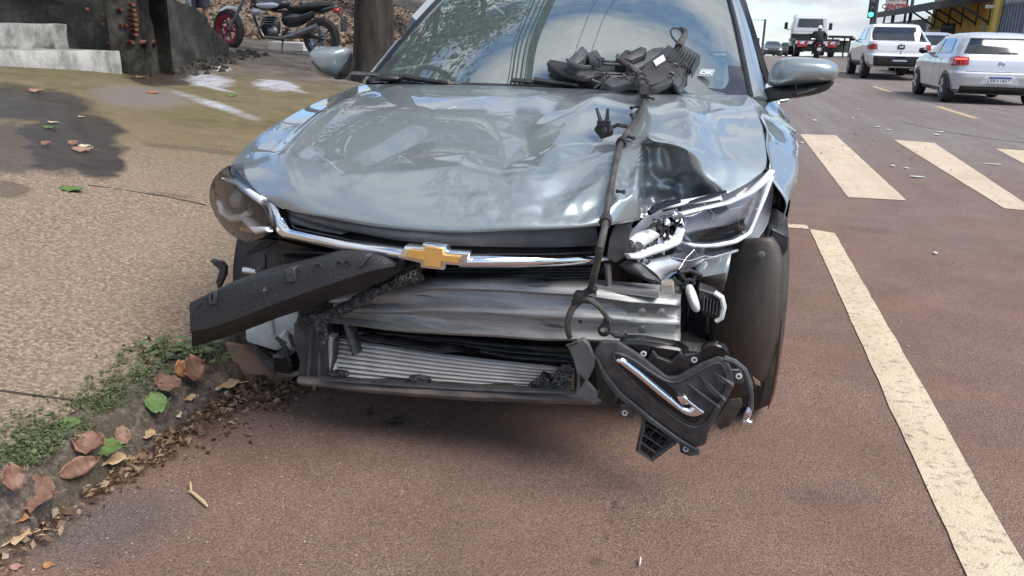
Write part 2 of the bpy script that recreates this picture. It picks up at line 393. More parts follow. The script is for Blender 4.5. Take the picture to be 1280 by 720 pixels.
def conc_mat():
    s = NT('sidewalk_concrete'); mid = s.noise(2.2, 7, .65); fine = s.noise(70, 6, .7); gr = s.noise(72, 6, .75, None, .3)
    vc = s.vor(140, 'F1', 'Color'); sx = s.n('ShaderNodeSeparateXYZ'); s.L(vc, sx.inputs[0])
    c = s.ramp(gr, (.36, (.095, .065, .046)), (.5, (.225, .163, .117)), (.63, (.43, .345, .262)))
    c = s.mix(s.ramp(sx.outputs[0], (.0, .55), (.35, .0)), c, (.15, .105, .08))
    c = s.mix(s.ramp(mid, (.35, .45), (.65, 0)), c, (.24, .185, .125))
    sep = s.n('ShaderNodeSeparateXYZ'); s.L(s.vec, sep.inputs[0])
    # bare dirt far up the bank
    dist = s.math('ADD', sep.outputs[1], s.math('MULTIPLY', sep.outputs[0], -.2))
    dirt = s.ramp(s.math('DIVIDE', s.math('ADD', dist, s.math('MULTIPLY', s.noise(.9, 5), 2.5)), 20.0), (.48, 0.0), (.60, 1.0))
    moss = s.math('MULTIPLY', s.ramp(s.math('DIVIDE', s.math('ADD', dist, s.math('MULTIPLY', s.noise(1.1, 5), 2.2)), 20.0), (.27, 0.0), (.36, 1.0)), s.ramp(s.noise(1.6, 6, .6), (.25, .55), (.6, 1.0)))
    c = s.mix(s.math('MULTIPLY', moss, .92), c, s.ramp(s.noise(5, 7, .7), (.3, (.082, .066, .026)), (.7, (.165, .135, .056))))
    c = s.mix(s.math('MULTIPLY', dirt, .95), c, s.ramp(s.noise(4, 8, .7), (.35, (.075, .058, .045)), (.65, (.20, .165, .135))))
    bare = spot_px(s, 175, 123, 75, 17, .3, .3, 2); c = s.mix(s.math('MULTIPLY', bare, .8), c, s.ramp(gr, (.3, (.15, .12, .10)), (.7, (.22, .19, .165))))
    wet = None
    for (px, py, rx, ry, k) in ((88, 180, 78, 52, 1.0), (120, 205, 40, 26, 1.0), (50, 137, 95, 24, 1.0), (20, 120, 70, 16, .9), (15, 190, 50, 40, .7), (200, 98, 50, 12, .9), (10, 235, 30, 12, .5), (215, 245, 40, 4, .35), (260, 188, 110, 4, .35)):
        m = s.math('MULTIPLY', spot_px(s, px, py, rx, ry, .28, .75, 2.2), k)
        wet = m if wet is None else s.math('MAXIMUM', wet, m)
    c = s.mix(s.math('MULTIPLY', wet, .96), c, s.ramp(s.noise(8, 6), (.3, (.024, .017, .012)), (.7, (.055, .040, .030))))
    wh = None  # sheen of sky on the wet slab, painted as pale patches and streaks
    for (px, py, rx, ry) in ((262, 101, 34, 10), (345, 107, 34, 8), (276, 86, 16, 4)):
        m = spot_px(s, px, py, rx, ry, .45, .55, 5)
        wh = m if wh is None else s.math('MAXIMUM', wh, m)
    for (x0, y0, x1, y1, hw) in ((205, 110, 330, 154, .13), (225, 98, 300, 118, .10), (330, 101, 385, 118, .12)):
        a_, b_ = G(x0, y0), G(x1, y1); d_ = b_-a_
        wh = s.math('MAXIMUM', wh, s.spot((a_.x+b_.x)/2, (a_.y+b_.y)/2, hw, Vector((d_.x, d_.y)).length/2, .8, .35, 3.5, math.atan2(d_.y, d_.x)-math.pi/2))
    wh = s.math('MULTIPLY', wh, s.ramp(s.noise(5, 9, .8, s.scaled(1, .35, 1)), (.36, .12), (.52, .95)))
    c = s.mix(wh, c, (.44, .44, .47))
    s.set(Base_Color=c, Roughness=s.mix(wet, (.92, .92, .92), (.30, .30, .30)))
    s.b.inputs['Specular IOR Level'].default_value = .3
    s.bump(s.math('ADD', gr, s.math('MULTIPLY', fine, .8)), .55, .008); return s.m
MAT['concrete'] = conc_mat()
xs = [-1.60-.12*i for i in range(60)]+[-8.8-.5*i for i in range(30)]+[-24-4*i for i in range(12)]
ys = [-90+6*i for i in range(14)]+[-6+.3*i for i in range(70)]+[15+.8*i for i in range(40)]+[48+8*i for i in range(12)]
b = MB(); b.grid([[Vector((x, y, bank_z(x, y)+.008*noise.noise(Vector((x*3, y*3, 0))))) for x in xs] for y in ys])
tag(b.build('sidewalk', MAT['concrete']), kind='structure')
# joints cut in the slab
def ground_strip(pxs, wpx, lift):
    up, lo = [], []
    for x, y in pxs:
        p, q = G(x, y-wpx/2), G(x, y+wpx/2); up.append(p+Vector((0, 0, lift))); lo.append(q+Vector((0, 0, lift)))
    return up, lo
MAT['joint'] = pm('slab_joint', (.03, .024, .02), (.06, .05, .04), 20, .95)
for pts, wd in (([(0, 489.5), (30, 493.5), (60, 497.5), (92, 501)], 2.2), ([(110, 232), (145, 237), (205, 246), (258, 257)], 1.1)):
    u, l = ground_strip([(px+(qx-px)*i/6, py+(qy-py)*i/6) for (px, py), (qx, qy) in zip(pts, pts[1:]) for i in range(7)], wd, .004)
    b = MB(); b.grid([u, l]); tag(b.build('slab_joint', MAT['joint']), kind='structure')

# kerb
def kerb_mat():
    s = NT('old_kerb'); k = s.noise(9, 8, .7); m = s.ramp(s.noise(4, 6, .7), (.45, 0.0), (.62, .75))
    k2 = s.noise(55, 9, .8)
    c = s.mix(.62, s.ramp(k, (.34, (.06, .042, .030)), (.5, (.17, .122, .092)), (.66, (.36, .29, .235))), s.ramp(k2, (.38, (.03, .021, .016)), (.5, (.17, .125, .095)), (.62, (.50, .42, .34))))
    c = s.mix(m, c, (.095, .080, .045)); s.set(Base_Color=c, Roughness=.95)
    vg = s.vor(60, 'F1', 'Color'); sg_ = s.n('ShaderNodeSeparateXYZ'); s.L(vg, sg_.inputs[0]); s.put(s.b.inputs['Base Color'], s.mix(s.math('MULTIPLY', s.ramp(sg_.outputs[0], (.80, 0.0), (.9, .5)), s.ramp(s.noise(9, 6, .7), (.45, .0), (.62, 1.0))), c, (.40, .32, .26))); s.bump(s.noise(45, 9, .8), 1.0, .02); return s.m
MAT['kerb'] = kerb_mat()
b = MB(); rows = []
for i in range(560):
    y = -4+i*.1 if i < 45 else .5+(i-45)*.02 if i < 240 else 4.4+(i-240)*.35
    row = []
    e = noise.noise(Vector((0, y*1.7, 5)))*.025
    for (x, z, k) in ((-1.43, -.02, .3), (-1.44, .03, 1), (-1.452, .075, 1.2), (-1.475, .108, 1.2), (-1.51, .125, 1.0), (-1.56, .131, .6), (-1.60, .128, .4), (-1.66, .11, .2)):
        d = noise.noise_vector(Vector((x*12, y*5, z*12)))*.026*k + noise.noise_vector(Vector((x*26, y*20, z*26)))*.012*k + noise.noise_vector(Vector((x*60, y*55, z*60)))*.006*k
        row.append(Vector((x-e*k*.6, y, z+road_z(y)*0))+d)
    rows.append(row)
b.grid(rows); tag(b.build('kerb', MAT['kerb']), kind='structure')

# painted markings
def mark_mat(name, c, c2, wear):
    s = NT(name); m = s.math('MULTIPLY', s.ramp(s.noise(34, 9, .8), (wear+.06, 0.0), (wear+.20, 1.0)), s.ramp(s.noise(210, 4, .7), (.30, .45), (.46, 1.0))); t = s.ramp(s.noise(3, 6, .6), (.3, c), (.7, c2))
    t = s.mix(s.ramp(s.noise(1.4, 4, .5, s.scaled(6, .4, 1)), (.45, 0.0), (.75, .3)), t, (.30, .22, .16))
    s.set(Base_Color=s.mix(m, (.14, .115, .10), t), Roughness=.85); s.bump(s.vor(150), .4, .004); return s.m
MAT['paint_cream'] = mark_mat('road_paint_cream', (.50, .395, .265), (.64, .53, .38), .28)
MAT['paint_cross'] = mark_mat('road_paint_crosswalk', (.50, .385, .27), (.60, .49, .37), .26)
MAT['paint_yellow'] = mark_mat('road_paint_lane', (.42, .30, .17), (.52, .38, .24), .28)
def flat_mark(name, poly, m, z=.004, k=.004):
    """a painted patch with a slightly ragged outline"""
    pts = []
    for (a, c) in zip(poly, poly[1:]+poly[:1]):
        n = max(2, int((Vector(c)-Vector(a)).length/.08))
        for i in range(n):
            p = Vector(a).lerp(Vector(c), i/n); p = Vector((p[0], p[1], 0))
            d = noise.noise_vector(p*9)*k+noise.noise_vector(p*31)*k*.9; pts.append(Vector((p.x+d.x, p.y+d.y, road_z(p.y)+z)))
    o = MB(); o.add(pts, [tuple(range(len(pts)))]); return tag(o.build(name, m, smooth=False), kind='structure')
flat_mark('parking_line', [(.625, 1.0), (.765, 1.0), (.765, 5.35), (.625, 5.42)], MAT['paint_cream'])
flat_mark('parking_line', [(-.95, 5.42), (.62, 5.42), (.62, 5.54), (-.95, 5.54)], MAT['paint_cream'])
for q in ([(1000, 168), (1045, 169.5), (1133, 251), (1060, 247)], [(1117, 175), (1168, 179), (1297, 265), (1255, 261)], [(1244, 186), (1300, 190), (1440, 272), (1400, 268)]):
    flat_mark('crosswalk_stripe', [tuple(PZ(x, y).xy) for x, y in q], MAT['paint_cross'])
flat_mark('crosswalk_stripe', [(-.05, 6.65), (.38, 6.65), (.42, 11.1), (-.02, 11.1)], MAT['paint_cross'])
for y0 in (15.1, 22.4, 29.5, 37):
    flat_mark('lane_dash', [(3.99, y0), (4.13, y0), (4.13, y0+2.7), (3.99, y0+2.7)], MAT['paint_yellow'], k=.02)
b = MB(); pts = spline([PZ(1125, 152), PZ(1180, 164), PZ(1230, 172), PZ(1300, 181)], 30)
b.grid([[p+Vector((0, .05, .004)) for p in pts], [p+Vector((0, -.05, .004)) for p in pts]])
MAT['scrape'] = mark_mat('pale_scrape', (.36, .35, .34), (.45, .44, .43), .45)
tag(b.build('scrape_line', MAT['scrape']), kind='structure')
# right-hand pavement and far land
MAT['far_conc'] = pm('far_pavement', (.30, .28, .26), (.42, .40, .37), 2, .9)
b = MB(); ys = [-90+2*i for i in range(190)]
b.grid([[Vector((x, y, road_z(y)+z)) for (x, z) in ((8.48, -.2), (8.5, .10), (8.54, .125), (60, .2))] for y in ys])
tag(b.build('right_pavement', MAT['far_conc']), kind='structure')
MAT['land'] = pm('land', (.05, .07, .03), (.09, .10, .05), .05, .95)
b = MB(); b.grid([[Vector((x, y, -38)) for x in (-1500, 0, 1500)] for y in (-1500, 0, 1500)]); tag(b.build('land', MAT['land']), kind='structure')

# ------------------------------------------------------------------ left side: steps, old wall, terrace
def step_mat():
    s = NT('whitewashed_step'); k = s.noise(7, 8, .7, s.scaled(1, 1, .45)); f = s.noise(22, 7, .7)
    c = s.ramp(k, (.34, (.13, .12, .095)), (.47, (.30, .285, .255)), (.62, (.47, .45, .41)))
    c = s.mix(s.ramp(f, (.62, 0.0), (.70, .8)), c, (.10, .085, .06))
    sp = s.n('ShaderNodeSeparateXYZ'); s.L(s.tc.outputs['Generated'], sp.inputs[0])
    lowm = s.math('MULTIPLY', s.ramp(s.math('ADD', sp.outputs[2], s.math('MULTIPLY', s.math('SUBTRACT', k, .5), .9)), (.05, 1.0), (.35, 0.0)), .8)
    c = s.mix(lowm, c, (.075, .072, .030)); s.set(Base_Color=c, Roughness=.92); s.bump(f, .6, .012); return s.m
MAT['step'] = step_mat()
A = P(153, 97, 7.4); Bp = P(0, 108, 6.6); dirv = Vector((Bp.x-A.x, Bp.y-A.y, 0)).normalized(); inn = Vector((dirv.y, -dirv.x, 0))
if inn.x > 0: inn = -inn
steps = thing('concrete_steps', (A.x, A.y, .5), 'whitewashed concrete steps with green stains at their foot, beside the dark wall', 'steps')
STEPZ = [.88, 1.12, 1.32, 1.50]
starts = [A, P(104, 60, 7.75), P(25, 30, 7.85), P(-30, 10, 8.0)]
for k, (zt, st) in enumerate(zip(STEPZ, starts)):
    zb = .42 if k == 0 else STEPZ[k-1]-.06
    p0 = Vector((st.x, st.y, 0)); b = MB(); nseg = 40; rows = []
    length, depth = 4.6, 2.2-.35*k
    prof = [(0, zb), (0, zb+(zt-zb)*.35), (0, zb+(zt-zb)*.7), (0, zt-.015), (.015, zt), (.12, zt), (depth, zt)]
    for i in range(nseg+1):
        a = p0+dirv*(length*i/nseg)
        row = []
        for (q, z) in prof:
            v = a+inn*q+Vector((0, 0, z))
            v += noise.noise_vector(v*5)*.012+noise.noise_vector(v*17)*.005
            row.append(v)
        rows.append(row)
    b.grid(rows); b.add(rows[0]+[p0+inn*depth+Vector((0, 0, zb))], [tuple(range(len(prof)+1))])
    b.build('step', MAT['step'], steps, angle=50)
def wall_mat():
    s = NT('mossy_wall'); k = s.noise(6, 9, .75); g = s.ramp(s.noise(1.6, 6, .65), (.45, 0.0), (.68, .75))
    c = s.ramp(k, (.34, (.010, .009, .008)), (.52, (.036, .031, .024)), (.72, (.115, .098, .074)))
    c = s.mix(g, c, s.ramp(k, (.3, (.05, .047, .034)), (.7, (.16, .15, .12))))
    s.set(Base_Color=c, Roughness=.95); s.bump(s.noise(16, 9, .75), 1.0, .05); return s.m
MAT['wall'] = wall_mat()
W0 = Vector((-5.60, 7.55, 0)); W1 = Vector((-6.85, 11.3, 0)); WL = Vector((-10, 7.95, 0))
def wall_line(u):           # plan point
    return W0.lerp(W1, u)
wall = thing('retaining_wall', (W0.x, W0.y, .6), 'dark mossy old retaining wall with a few exposed red bricks and a broken sloping end', 'wall')
wd = (W1-W0).normalized(); wn = Vector((wd.y, -wd.x, 0))       # outward (towards the road)
def wall_rows(a, c, topf, out, thick=.3, n=70, foot=.45):
    d = (c-a); rows = []
    for i in range(n+1):
        u = i/n; q = a+d*u; zt = topf(u); zb = foot; row = []
        for j in range(13):
            z = zb+(zt-zb)*j/12
            v = Vector((q.x, q.y, z)); am = .05 if j < 12 else .03
            v += out*(noise.noise(v*2.2)*.06+noise.noise(v*7)*.02) + noise.noise_vector(v*14)*.012
            v += out*.10*(1-j/12)**2
            row.append(v)
        tp = Vector((q.x, q.y, zt))-out*thick; tp.z += noise.noise(tp*6)*.03
        row.append(tp); row.append(Vector((tp.x, tp.y, zb))); rows.append(row)
    return rows
def top_b(u):
    return lerp_tab([(0, 1.42), (.15, 1.44), (.45, 1.37), (.60, 1.31), (.67, 1.24), (.75, 1.08), (.84, .98), (.93, .86), (1, .68)], u)+noise.noise(Vector((u*14, 2, 2)))*.04
b = MB(); rw = wall_rows(W0, W1, top_b, wn); b.grid(rw); b.add(rw[-1], [tuple(range(len(rw[-1])))]); b.add(rw[0], [tuple(range(len(rw[0])))])
b.build('wall_face', MAT['wall'], wall, angle=180)
o2 = Vector((0, -1, 0)); b = MB(); b.grid(wall_rows(WL, W0+Vector((.10, .03, 0)), lambda u: 1.62-.2*u+noise.noise(Vector((u*9, 5, 1)))*.03, o2))
b.build('side_face', MAT['wall'], wall, angle=180)
MAT['brick'] = pm('red_brick', (.13, .045, .028), (.33, .125, .075), 22, .95, bump=.8)
brick_me = None
for (px, py, wpx, hpx) in ((150, 12.5, 8, 4), (165, 6, 5, 4), (165, 12.5, 7, 3.5), (166, 18.5, 7, 4), (167, 24.5, 7, 4), (167.5, 31, 7, 4.5), (168, 37, 7, 4), (168, 43.5, 6, 4), (163, 53, 9, 5), (181, 52.5, 9, 5), (191, 53, 6, 5), (152.5, 31.5, 3.5, 5), (158, 32, 4, 4), (128, 30, 3, 3), (137, 54, 4, 5), (108, 11, 3, 4)):
    r = ray(px, py); ap = W0+wn*.03; t = (ap-CAMP).dot(wn)/r.dot(wn); p = CAMP+r*t
    side = px < 172
    if side: p = P(px, py, 7.50)
    ex = Vector((1, 0, 0)) if side else wd; ey = Vector((0, -1, 0)) if side else wn
    m4 = Matrix((ex, ey, Vector((0, 0, 1)))).transposed()
    if brick_me is None:
        b = MB(); b.box((0, 0, 0), (1, .05, 1)); o = b.build('brick', MAT['brick'], wall, local=True, bevel=.02, jitter=.02, jscale=20); brick_me = o.data
    else:
        o = bpy.data.objects.new('brick', brick_me); LINK(o); o.parent = wall
    k = p.y/FPX
    M4 = m4.to_4x4() @ Matrix.Diagonal((wpx*k*(1 if side else 2.2), 1, hpx*k, 1)); M4.translation = p-WLOC[wall.name]+ey*.002
    o.matrix_local = M4
# rubble heap at the wall's foot and end
MAT['rubble'] = pm('dark_rubble', (.012, .011, .010), (.07, .062, .05), 8, .95, bump=.8, bscale=30)
b = MB(); random.seed(3)
for i in range(240):
    u = random.random(); q = wall_line(.08+.98*u)+wn*(.08+abs(random.gauss(0, .16))); z = bank_z(q.x, q.y)-.02; r_ = random.uniform(.015, .07)
    me = []
    for k in range(10):
        d = Vector((random.gauss(0, 1), random.gauss(0, 1), random.gauss(0, 1))).normalized(); me.append(Vector((q.x, q.y, z+r_*.3))+d*r_)
    bmx = bmesh.new(); [bmx.verts.new(v) for v in me]; bmesh.ops.convex_hull(bmx, input=bmx.verts)
    bmx.verts.ensure_lookup_table(); idx = {v: i for i, v in enumerate(bmx.verts)}
    b.add([v.co.copy() for v in bmx.verts], [tuple(idx[v] for v in f.verts) for f in bmx.faces]); bmx.free()
tag(b.build('rubble', MAT['rubble'], smooth=False), 'dark broken rubble along the foot of the mossy wall', kind='stuff')
# terrace behind the wall
MAT['dirt'] = pm('dry_leafy_earth', (.10, .072, .052), (.28, .215, .165), 6, .95, bump=.8, bscale=30, detail=9)
b = MB(); rows = []
for i in range(40):
    y = 7.66+i*.105; wx = W0.x if y < W0.y else W0.lerp(W1, min(1, (y-W0.y)/(W1.y-W0.y))).x
    xo = wx-.2 if y > W0.y else -7.6
    rows.append([Vector((xo-q, y, 1.26+min(1, .35*max(0, W0.y+1-y))*(.18 if y < W0.y else 0)+.16*q+noise.noise(Vector((q, y, 4)))*.08-.75*smooth01(9.4, 10.8, y)*math.exp(-q*.8)))
                 for q in (0, .3, .7, 1.2, 2, 3, 4.5, 6, 9, 14, 22)])
b.grid(rows); tag(b.build('terrace', MAT['dirt']), kind='structure')

# ------------------------------------------------------------------ the crashed car (car axis x=0 at world X=CX)
CX = -.605
def Lw(x, Y, Z): return Vector((CX+x, Y, Z))
car = thing('crashed_car', (CX, 4.2, 0), 'silver blue car with crumpled bonnet, smashed headlight and torn off front bumper', 'car')
def SX(v): return [tuple(v)]
# --- bonnet
NS, NTT = 201, 141
front = spline([Lw(-.516, 2.0, .668), Lw(-.40, 1.935, .668), Lw(-.297, 1.9, .668), Lw(-.15, 1.865, .666), Lw(.01, 1.85, .669), P(640, 288, 1.86), P(700, 286, 1.88), P(740, 283, 1.90), P(765, 281, 1.93), P(800, 275, 2.02), P(830, 268, 2.10)], NS)
rightc = spline([P(830, 268, 2.10), P(862, 259, 2.16), P(890, 250, 2.22), P(918, 238, 2.29), P(940, 225, 2.35), P(957, 209, 2.42), P(957, 185, 2.52), P(953, 160, 2.64), P(945, 135, 2.84), P(936, 119, 3.06)], NTT)
leftc = spline([Lw(-.516, 2.0, .668), Lw(-.62, 2.06, .69), Lw(-.72, 2.15, .712), Lw(-.80, 2.27, .735), Lw(-.82, 2.5, .80), Lw(-.80, 2.75, .86), Lw(-.735, 3.08, .925)], NTT)
rear = spline([Lw(-.735, 3.08, .925), Lw(-.5, 2.96, .94), Lw(-.25, 2.89, .949), Lw(0, 2.87, .952), Lw(.25, 2.89, .951), Lw(.5, 2.96, .944), P(936, 119, 3.06)], NS)
NS, NTT = 201, 141
def seg_d(px, py, a, c):
    ax, ay = a; bx, by = c; dx, dy = bx-ax, by-ay
    t = max(0, min(1, ((px-ax)*dx+(py-ay)*dy)/(dx*dx+dy*dy)))
    return math.hypot(px-ax-t*dx, (py-ay-t*dy)*1.6), t
def pl_d(px, py, pts):
    return min(seg_d(px, py, a, c)[0] for a, c in zip(pts, pts[1:]))
def tent(d, w): return max(0.0, 1-d/w)
def gau(px, py, cx, cy, rx, ry): return math.exp(-((px-cx)/rx)**2-((py-cy)/ry)**2)
rows = []
for j in range(NTT):
    t = j/(NTT-1); row = []
    for i in range(NS):
        s = i/(NS-1)
        c = (front[i]*(1-t)+rear[i]*t) + (leftc[j]*(1-s)+rightc[j]*s) - (front[0]*(1-s)*(1-t)+front[-1]*s*(1-t)+rear[0]*(1-s)*t+rear[-1]*s*t)
        e = abs(2*s-1); lat = 1-smooth01(.62, 1.0, e)
        c = c.copy(); c.z += .185*(t**.62)*(1-t)*(.55*lat+.45*(1-e*e))
        cr = max(0, 1-abs(e-.70)/.08); c.z += .010*cr*cr*(3-2*cr)*math.sin(math.pi*min(1, t*1.15)) if t < .87 else 0
        row.append(c)
    rows.append(row)
base_rows = rows
out = []
for j, row in enumerate(rows):
    t = j/(NTT-1); rr = []
    for i, p in enumerate(row):
        s = i/(NS-1); px, py = proj(p); q = p.copy()
        edge = min(1, min(t/.05, (1-t)/.10, s/.06, (1-s)/.05))
        em = max(0, edge)
        z = 0; yv = 0
        z += -.012*tent(pl_d(px, py, [(437, 220), (470, 200), (520, 172)]), 26)
        z += .010*tent(pl_d(px, py, [(352, 196), (395, 208), (437, 222)]), 34)
        z += .013*tent(pl_d(px, py, [(437, 222), (500, 221), (578, 213), (640, 226)]), 36)
        z += -.008*gau(px, py, 548, 178, 90, 20)
        z += .004*gau(px, py, 505, 138, 60, 12)
        z += .017*tent(pl_d(px, py, [(742, 132), (706, 165), (672, 218)]), 46)
        z += -.010*tent(pl_d(px, py, [(640, 128), (655, 165), (668, 214)]), 34)
        z += -.010*tent(pl_d(px, py, [(600, 205), (672, 220), (735, 196)]), 24)
        z += .022*tent(pl_d(px, py, [(672, 222), (735, 205), (800, 196), (860, 186)]), 44)
        z += -.018*gau(px, py, 778, 155, 40, 16) + .014*gau(px, py, 850, 150, 46, 14) - .016*gau(px, py, 905, 155, 24, 14)
        z += .012*tent(pl_d(px, py, [(845, 130), (868, 165), (905, 150)]), 26)
        z += .030*math.exp(-pl_d(px, py, [(806, 199), (795, 228), (790, 262)])/13)
        k2 = gau(px, py, 840, 203, 46, 9); z += .030*k2; yv -= .02*k2
        z += .014*tent(pl_d(px, py, [(705, 262), (760, 225), (776, 268)]), 26)
        z += -.014*gau(px, py, 700, 268, 40, 12)
        wob = noise.noise(p*3.2)*.0030+noise.noise(p*9+Vector((3, 1, 2)))*.0005
        wob *= .25+.75*smooth01(520, 760, px)
        cr = gau(px, py, 590, 262, 42, 20)+gau(px, py, 705, 265, 60, 18)+.9*gau(px, py, 835, 245, 50, 28)
        fine = cr*(noise.noise(p*22)*.010+noise.noise(p*55)*.004)
        sharp = abs(noise.noise(p*5+Vector((9, 4, 1))))*-.012*smooth01(560, 700, px)*(1-smooth01(900, 960, px))
        q.z += (z+wob+sharp)*em+fine*min(1, em+.35)
        q.y += yv*em
        # the corner is pushed in: a near upright face from the buckled ridge down to the lamp
        re_ = 846+(py-203)*1.05; w_ = smooth01(798, 806, px)*(1-smooth01(re_-22, re_+26, px))*smooth01(197+.10*abs(px-825), 204+.10*abs(px-825), py)
        if w_ > 0 and py < 285:
            yt = 2.30+.0001*(py-200)+.0009*(px-840)+noise.noise(Vector((px*.05, py*.06, 3)))*.035
            if yt > q.y: q = q.lerp(P(*proj(q), yt), w_)
        rr.append(q)
    out.append(rr)
b = MB(); b.grid(out)
hood = b.build('hood', MAT['paint'], car, angle=60, solid=.004)
if hood.data.polygons[5000].normal.z < 0: hood.data.flip_normals()
HV = [v for r in out for v in r]; HF = [(i*NS+j, i*NS+j+1, (i+1)*NS+j+1, (i+1)*NS+j) for i in range(NTT-1) for j in range(NS-1)]
HB = BVHTree.FromPolygons([tuple(v) for v in HV], HF)
def on_hood(px, py, lift=0.0, dy=1.9):
    r = ray(px, py).normalized(); h = HB.ray_cast(CAMP, r)
    p = h[0] if h[0] is not None else P(px, py, dy)
    return Vector(p)-r*min(.10, lift*2.6)
MAT['glint'] = pm('painted_glint', (.50, .51, .52), (.75, .76, .78), 40, .4, .3)  # glints on the bonnet, put in as thin pale tubes
b = MB()
for pts in ([(518, 127), (528, 130), (540, 136), (546, 136)], [(560, 136), (571, 133)], [(382, 187), (393, 192)], [(408, 199), (416, 206), (430, 218)], [(402, 196), (409, 203)], [(474, 145), (483, 148)]):
    b.tube([on_hood(x, y, .0006) for x, y in pts], [.0008]+[.0014]*(len(pts)-2)+[.0006], 4)
o = b.build('painted_glints', MAT['glint'], hood); o['kind'] = 'stuff'
# --- sides
def belt(Y): return lerp_tab([(2.27, .735), (2.5, .80), (2.75, .86), (3.08, .925), (3.4, .955), (4.4, .985), (5.4, 1.02), (6.2, 1.0)], Y)
def beltx(Y): return lerp_tab([(2.27, .80), (2.5, .822), (2.75, .80), (3.08, .745), (3.25, .765), (3.6, .785), (5.2, .78), (6.2, .68)], Y)
def sidex(Y): return lerp_tab([(2.2, .845), (2.4, .868), (3.0, .868), (4.5, .87), (5.6, .865), (6.1, .80), (6.3, .70)], Y)
WY = (2.62, 5.21)
RC = sorted([(p.y, p.x-CX, p.z) for p in rightc]); LC = sorted([(p.y, -(p.x-CX), p.z) for p in leftc])
def edge_of(sg, Y):
    c = RC if sg > 0 else LC
    return lerp_tab([(a[0], a[1]) for a in c], Y), lerp_tab([(a[0], a[2]) for a in c], Y)
def zlow(Y):
    z = .22
    for wy in WY:
        d = abs(Y-wy)
        if d < .365: z = max(z, .31+math.sqrt(.365**2-d*d))
    return z
def side_panel(name, sg, y0, y1, n=26, dmg=0):
    rows = []
    for i in range(n+1):
        Y = y0+(y1-y0)*i/n; zb, bx, sx, zl = belt(Y), beltx(Y), sidex(Y), zlow(Y); zl = min(zl, zb-.03); row = []
        if name == 'fender':
            ex, ez = edge_of(sg, Y); k = smooth01(3.05, 3.3, Y); bx, zb = (ex+.005)*(1-k)+bx*k, (ez-.004)*(1-k)+zb*k; sx = max(min(sx, lerp_tab([(2.4, .80), (2.55, .83), (2.75, .86), (3.0, .868)], Y) if sg > 0 else sx), bx+.02)
        for j in range(15):
            q = j/14; z = zb+(zl-zb)*q
            d = zb-z
            x = bx+(sx-bx)*smooth01(0, .11, d) + .006*math.exp(-((z-.80)/.03)**2)
            x -= .10*smooth01(.42, .2, z)*(1 if z < .42 else 0)
            if dmg:
                x += dmg*(noise.noise(Vector((Y*7, z*7, 2)))*.02*smooth01(2.95, 2.5, Y) + .012*math.exp(-((Y-2.5)/.12)**2-((z-.72)/.1)**2))
            row.append(Lw(sg*x, Y, z))
        rows.append(row)
    b = MB(); b.grid(rows); return b.build(name, MAT['paint'], car, solid=.003, angle=50)
for sg in (-1, 1):
    side_panel('fender', sg, 2.36 if sg < 0 else 2.43, 3.335, 34, 1.0 if sg > 0 else 0)
    fd = side_panel('front_door', sg, 3.343, 4.38); rd = side_panel('rear_door', sg, 4.388, 5.20, 24)
    side_panel('rear_quarter', sg, 5.208, 6.28, 30)
    for d, yy in ((fd, 4.2), (rd, 5.05)):
        b = MB(); b.tube([Lw(sg*.872, yy-.10, .86), Lw(sg*.905, yy-.08, .865), Lw(sg*.905, yy+.08, .87), Lw(sg*.872, yy+.10, .87)], .012, 6); b.build('handle', MAT['paint'], d)
    b = MB(); b.box(Lw(sg*.80, 3.92, .20), (.09, 2.1, .10)); b.build('sill', MAT['black'], car, bevel=.02)
# --- greenhouse
def ws_pt(u, v):         # u -1..1, v 0 base .. 1 top
    y0 = 2.925+.175*u*u; z0 = .955-.027*u*u; x0 = .715*u
    y1 = 3.88+.10*u*u; z1 = 1.435-.035*u*u; x1 = .57*u
    z = z0+(z1-z0)*v; p = Vector((x0+(x1-x0)*v, y0+(y1-y0)*v, z))
    p.z += .035*math.sin(math.pi*v)*(1-.4*u*u)
    p.z += (.0028*math.sin(7.5*v+3*u)+.0018*math.sin(13*v+1+4*u))*(1-u*u)
    return Lw(p.x, p.y, p.z)
NU, NV = 40, 30
b = MB(); b.grid([[ws_pt(-1+2*i/NU, j/NV) for i in range(NU+1)] for j in range(NV+1)])
ws = b.build('windshield', MAT['windshield'], car, angle=180)
WB = BVHTree.FromPolygons([tuple(v) for v in b.v], b.f)
def on_ws(px, py, lift=0.004):
    r = ray(px, py).normalized(); h = WB.ray_cast(CAMP, r)
    if h[0] is None: return P(px, py, 3.0)
    return h[0]-r*min(.20, lift/max(.2, abs(h[1].dot(r))))
# printed black border
b = MB(); up = Vector((0, -.0015, .0025)); ring_o, ring_i = [], []
def rr_pts(a, c, r, n=9):
    pts = []
    for (cx, cy, s0) in ((1, 0, -90), (1, 1, 0), (-1, 1, 90), (-1, 0, 180)):
        for k in range(n):
            an = R(s0+90*k/(n-1)); pts.append((cx, cy, an))
    return pts
for (cx, cy, an) in rr_pts(0, 0, 0):
    ux = cx*.905+.0; uu = (cx*(.91-.10))+.10*math.cos(an); vv = (.125 if cy == 0 else .80)+.11*math.sin(an)
    ring_i.append((uu, max(.035, vv)))
    # matching outer point
    ou = max(-1, min(1, uu*9)) if abs(math.cos(an)) > .7 else uu/.91
    ov = 0.0 if (cy == 0 and math.sin(an) < -.7) else (1.0 if (cy == 1 and math.sin(an) > .7) else vv)
    if abs(math.cos(an)) >= .7: ou = cx
    ring_o.append((max(-1, min(1, ou)), ov))
m = len(ring_i)
rr = []
for k in range(5):
    q = k/4; rr.append([ws_pt(a[0]+(c[0]-a[0])*q, a[1]+(c[1]-a[1])*q)+up for a, c in zip(ring_o+ring_o[:1], ring_i+ring_i[:1])])
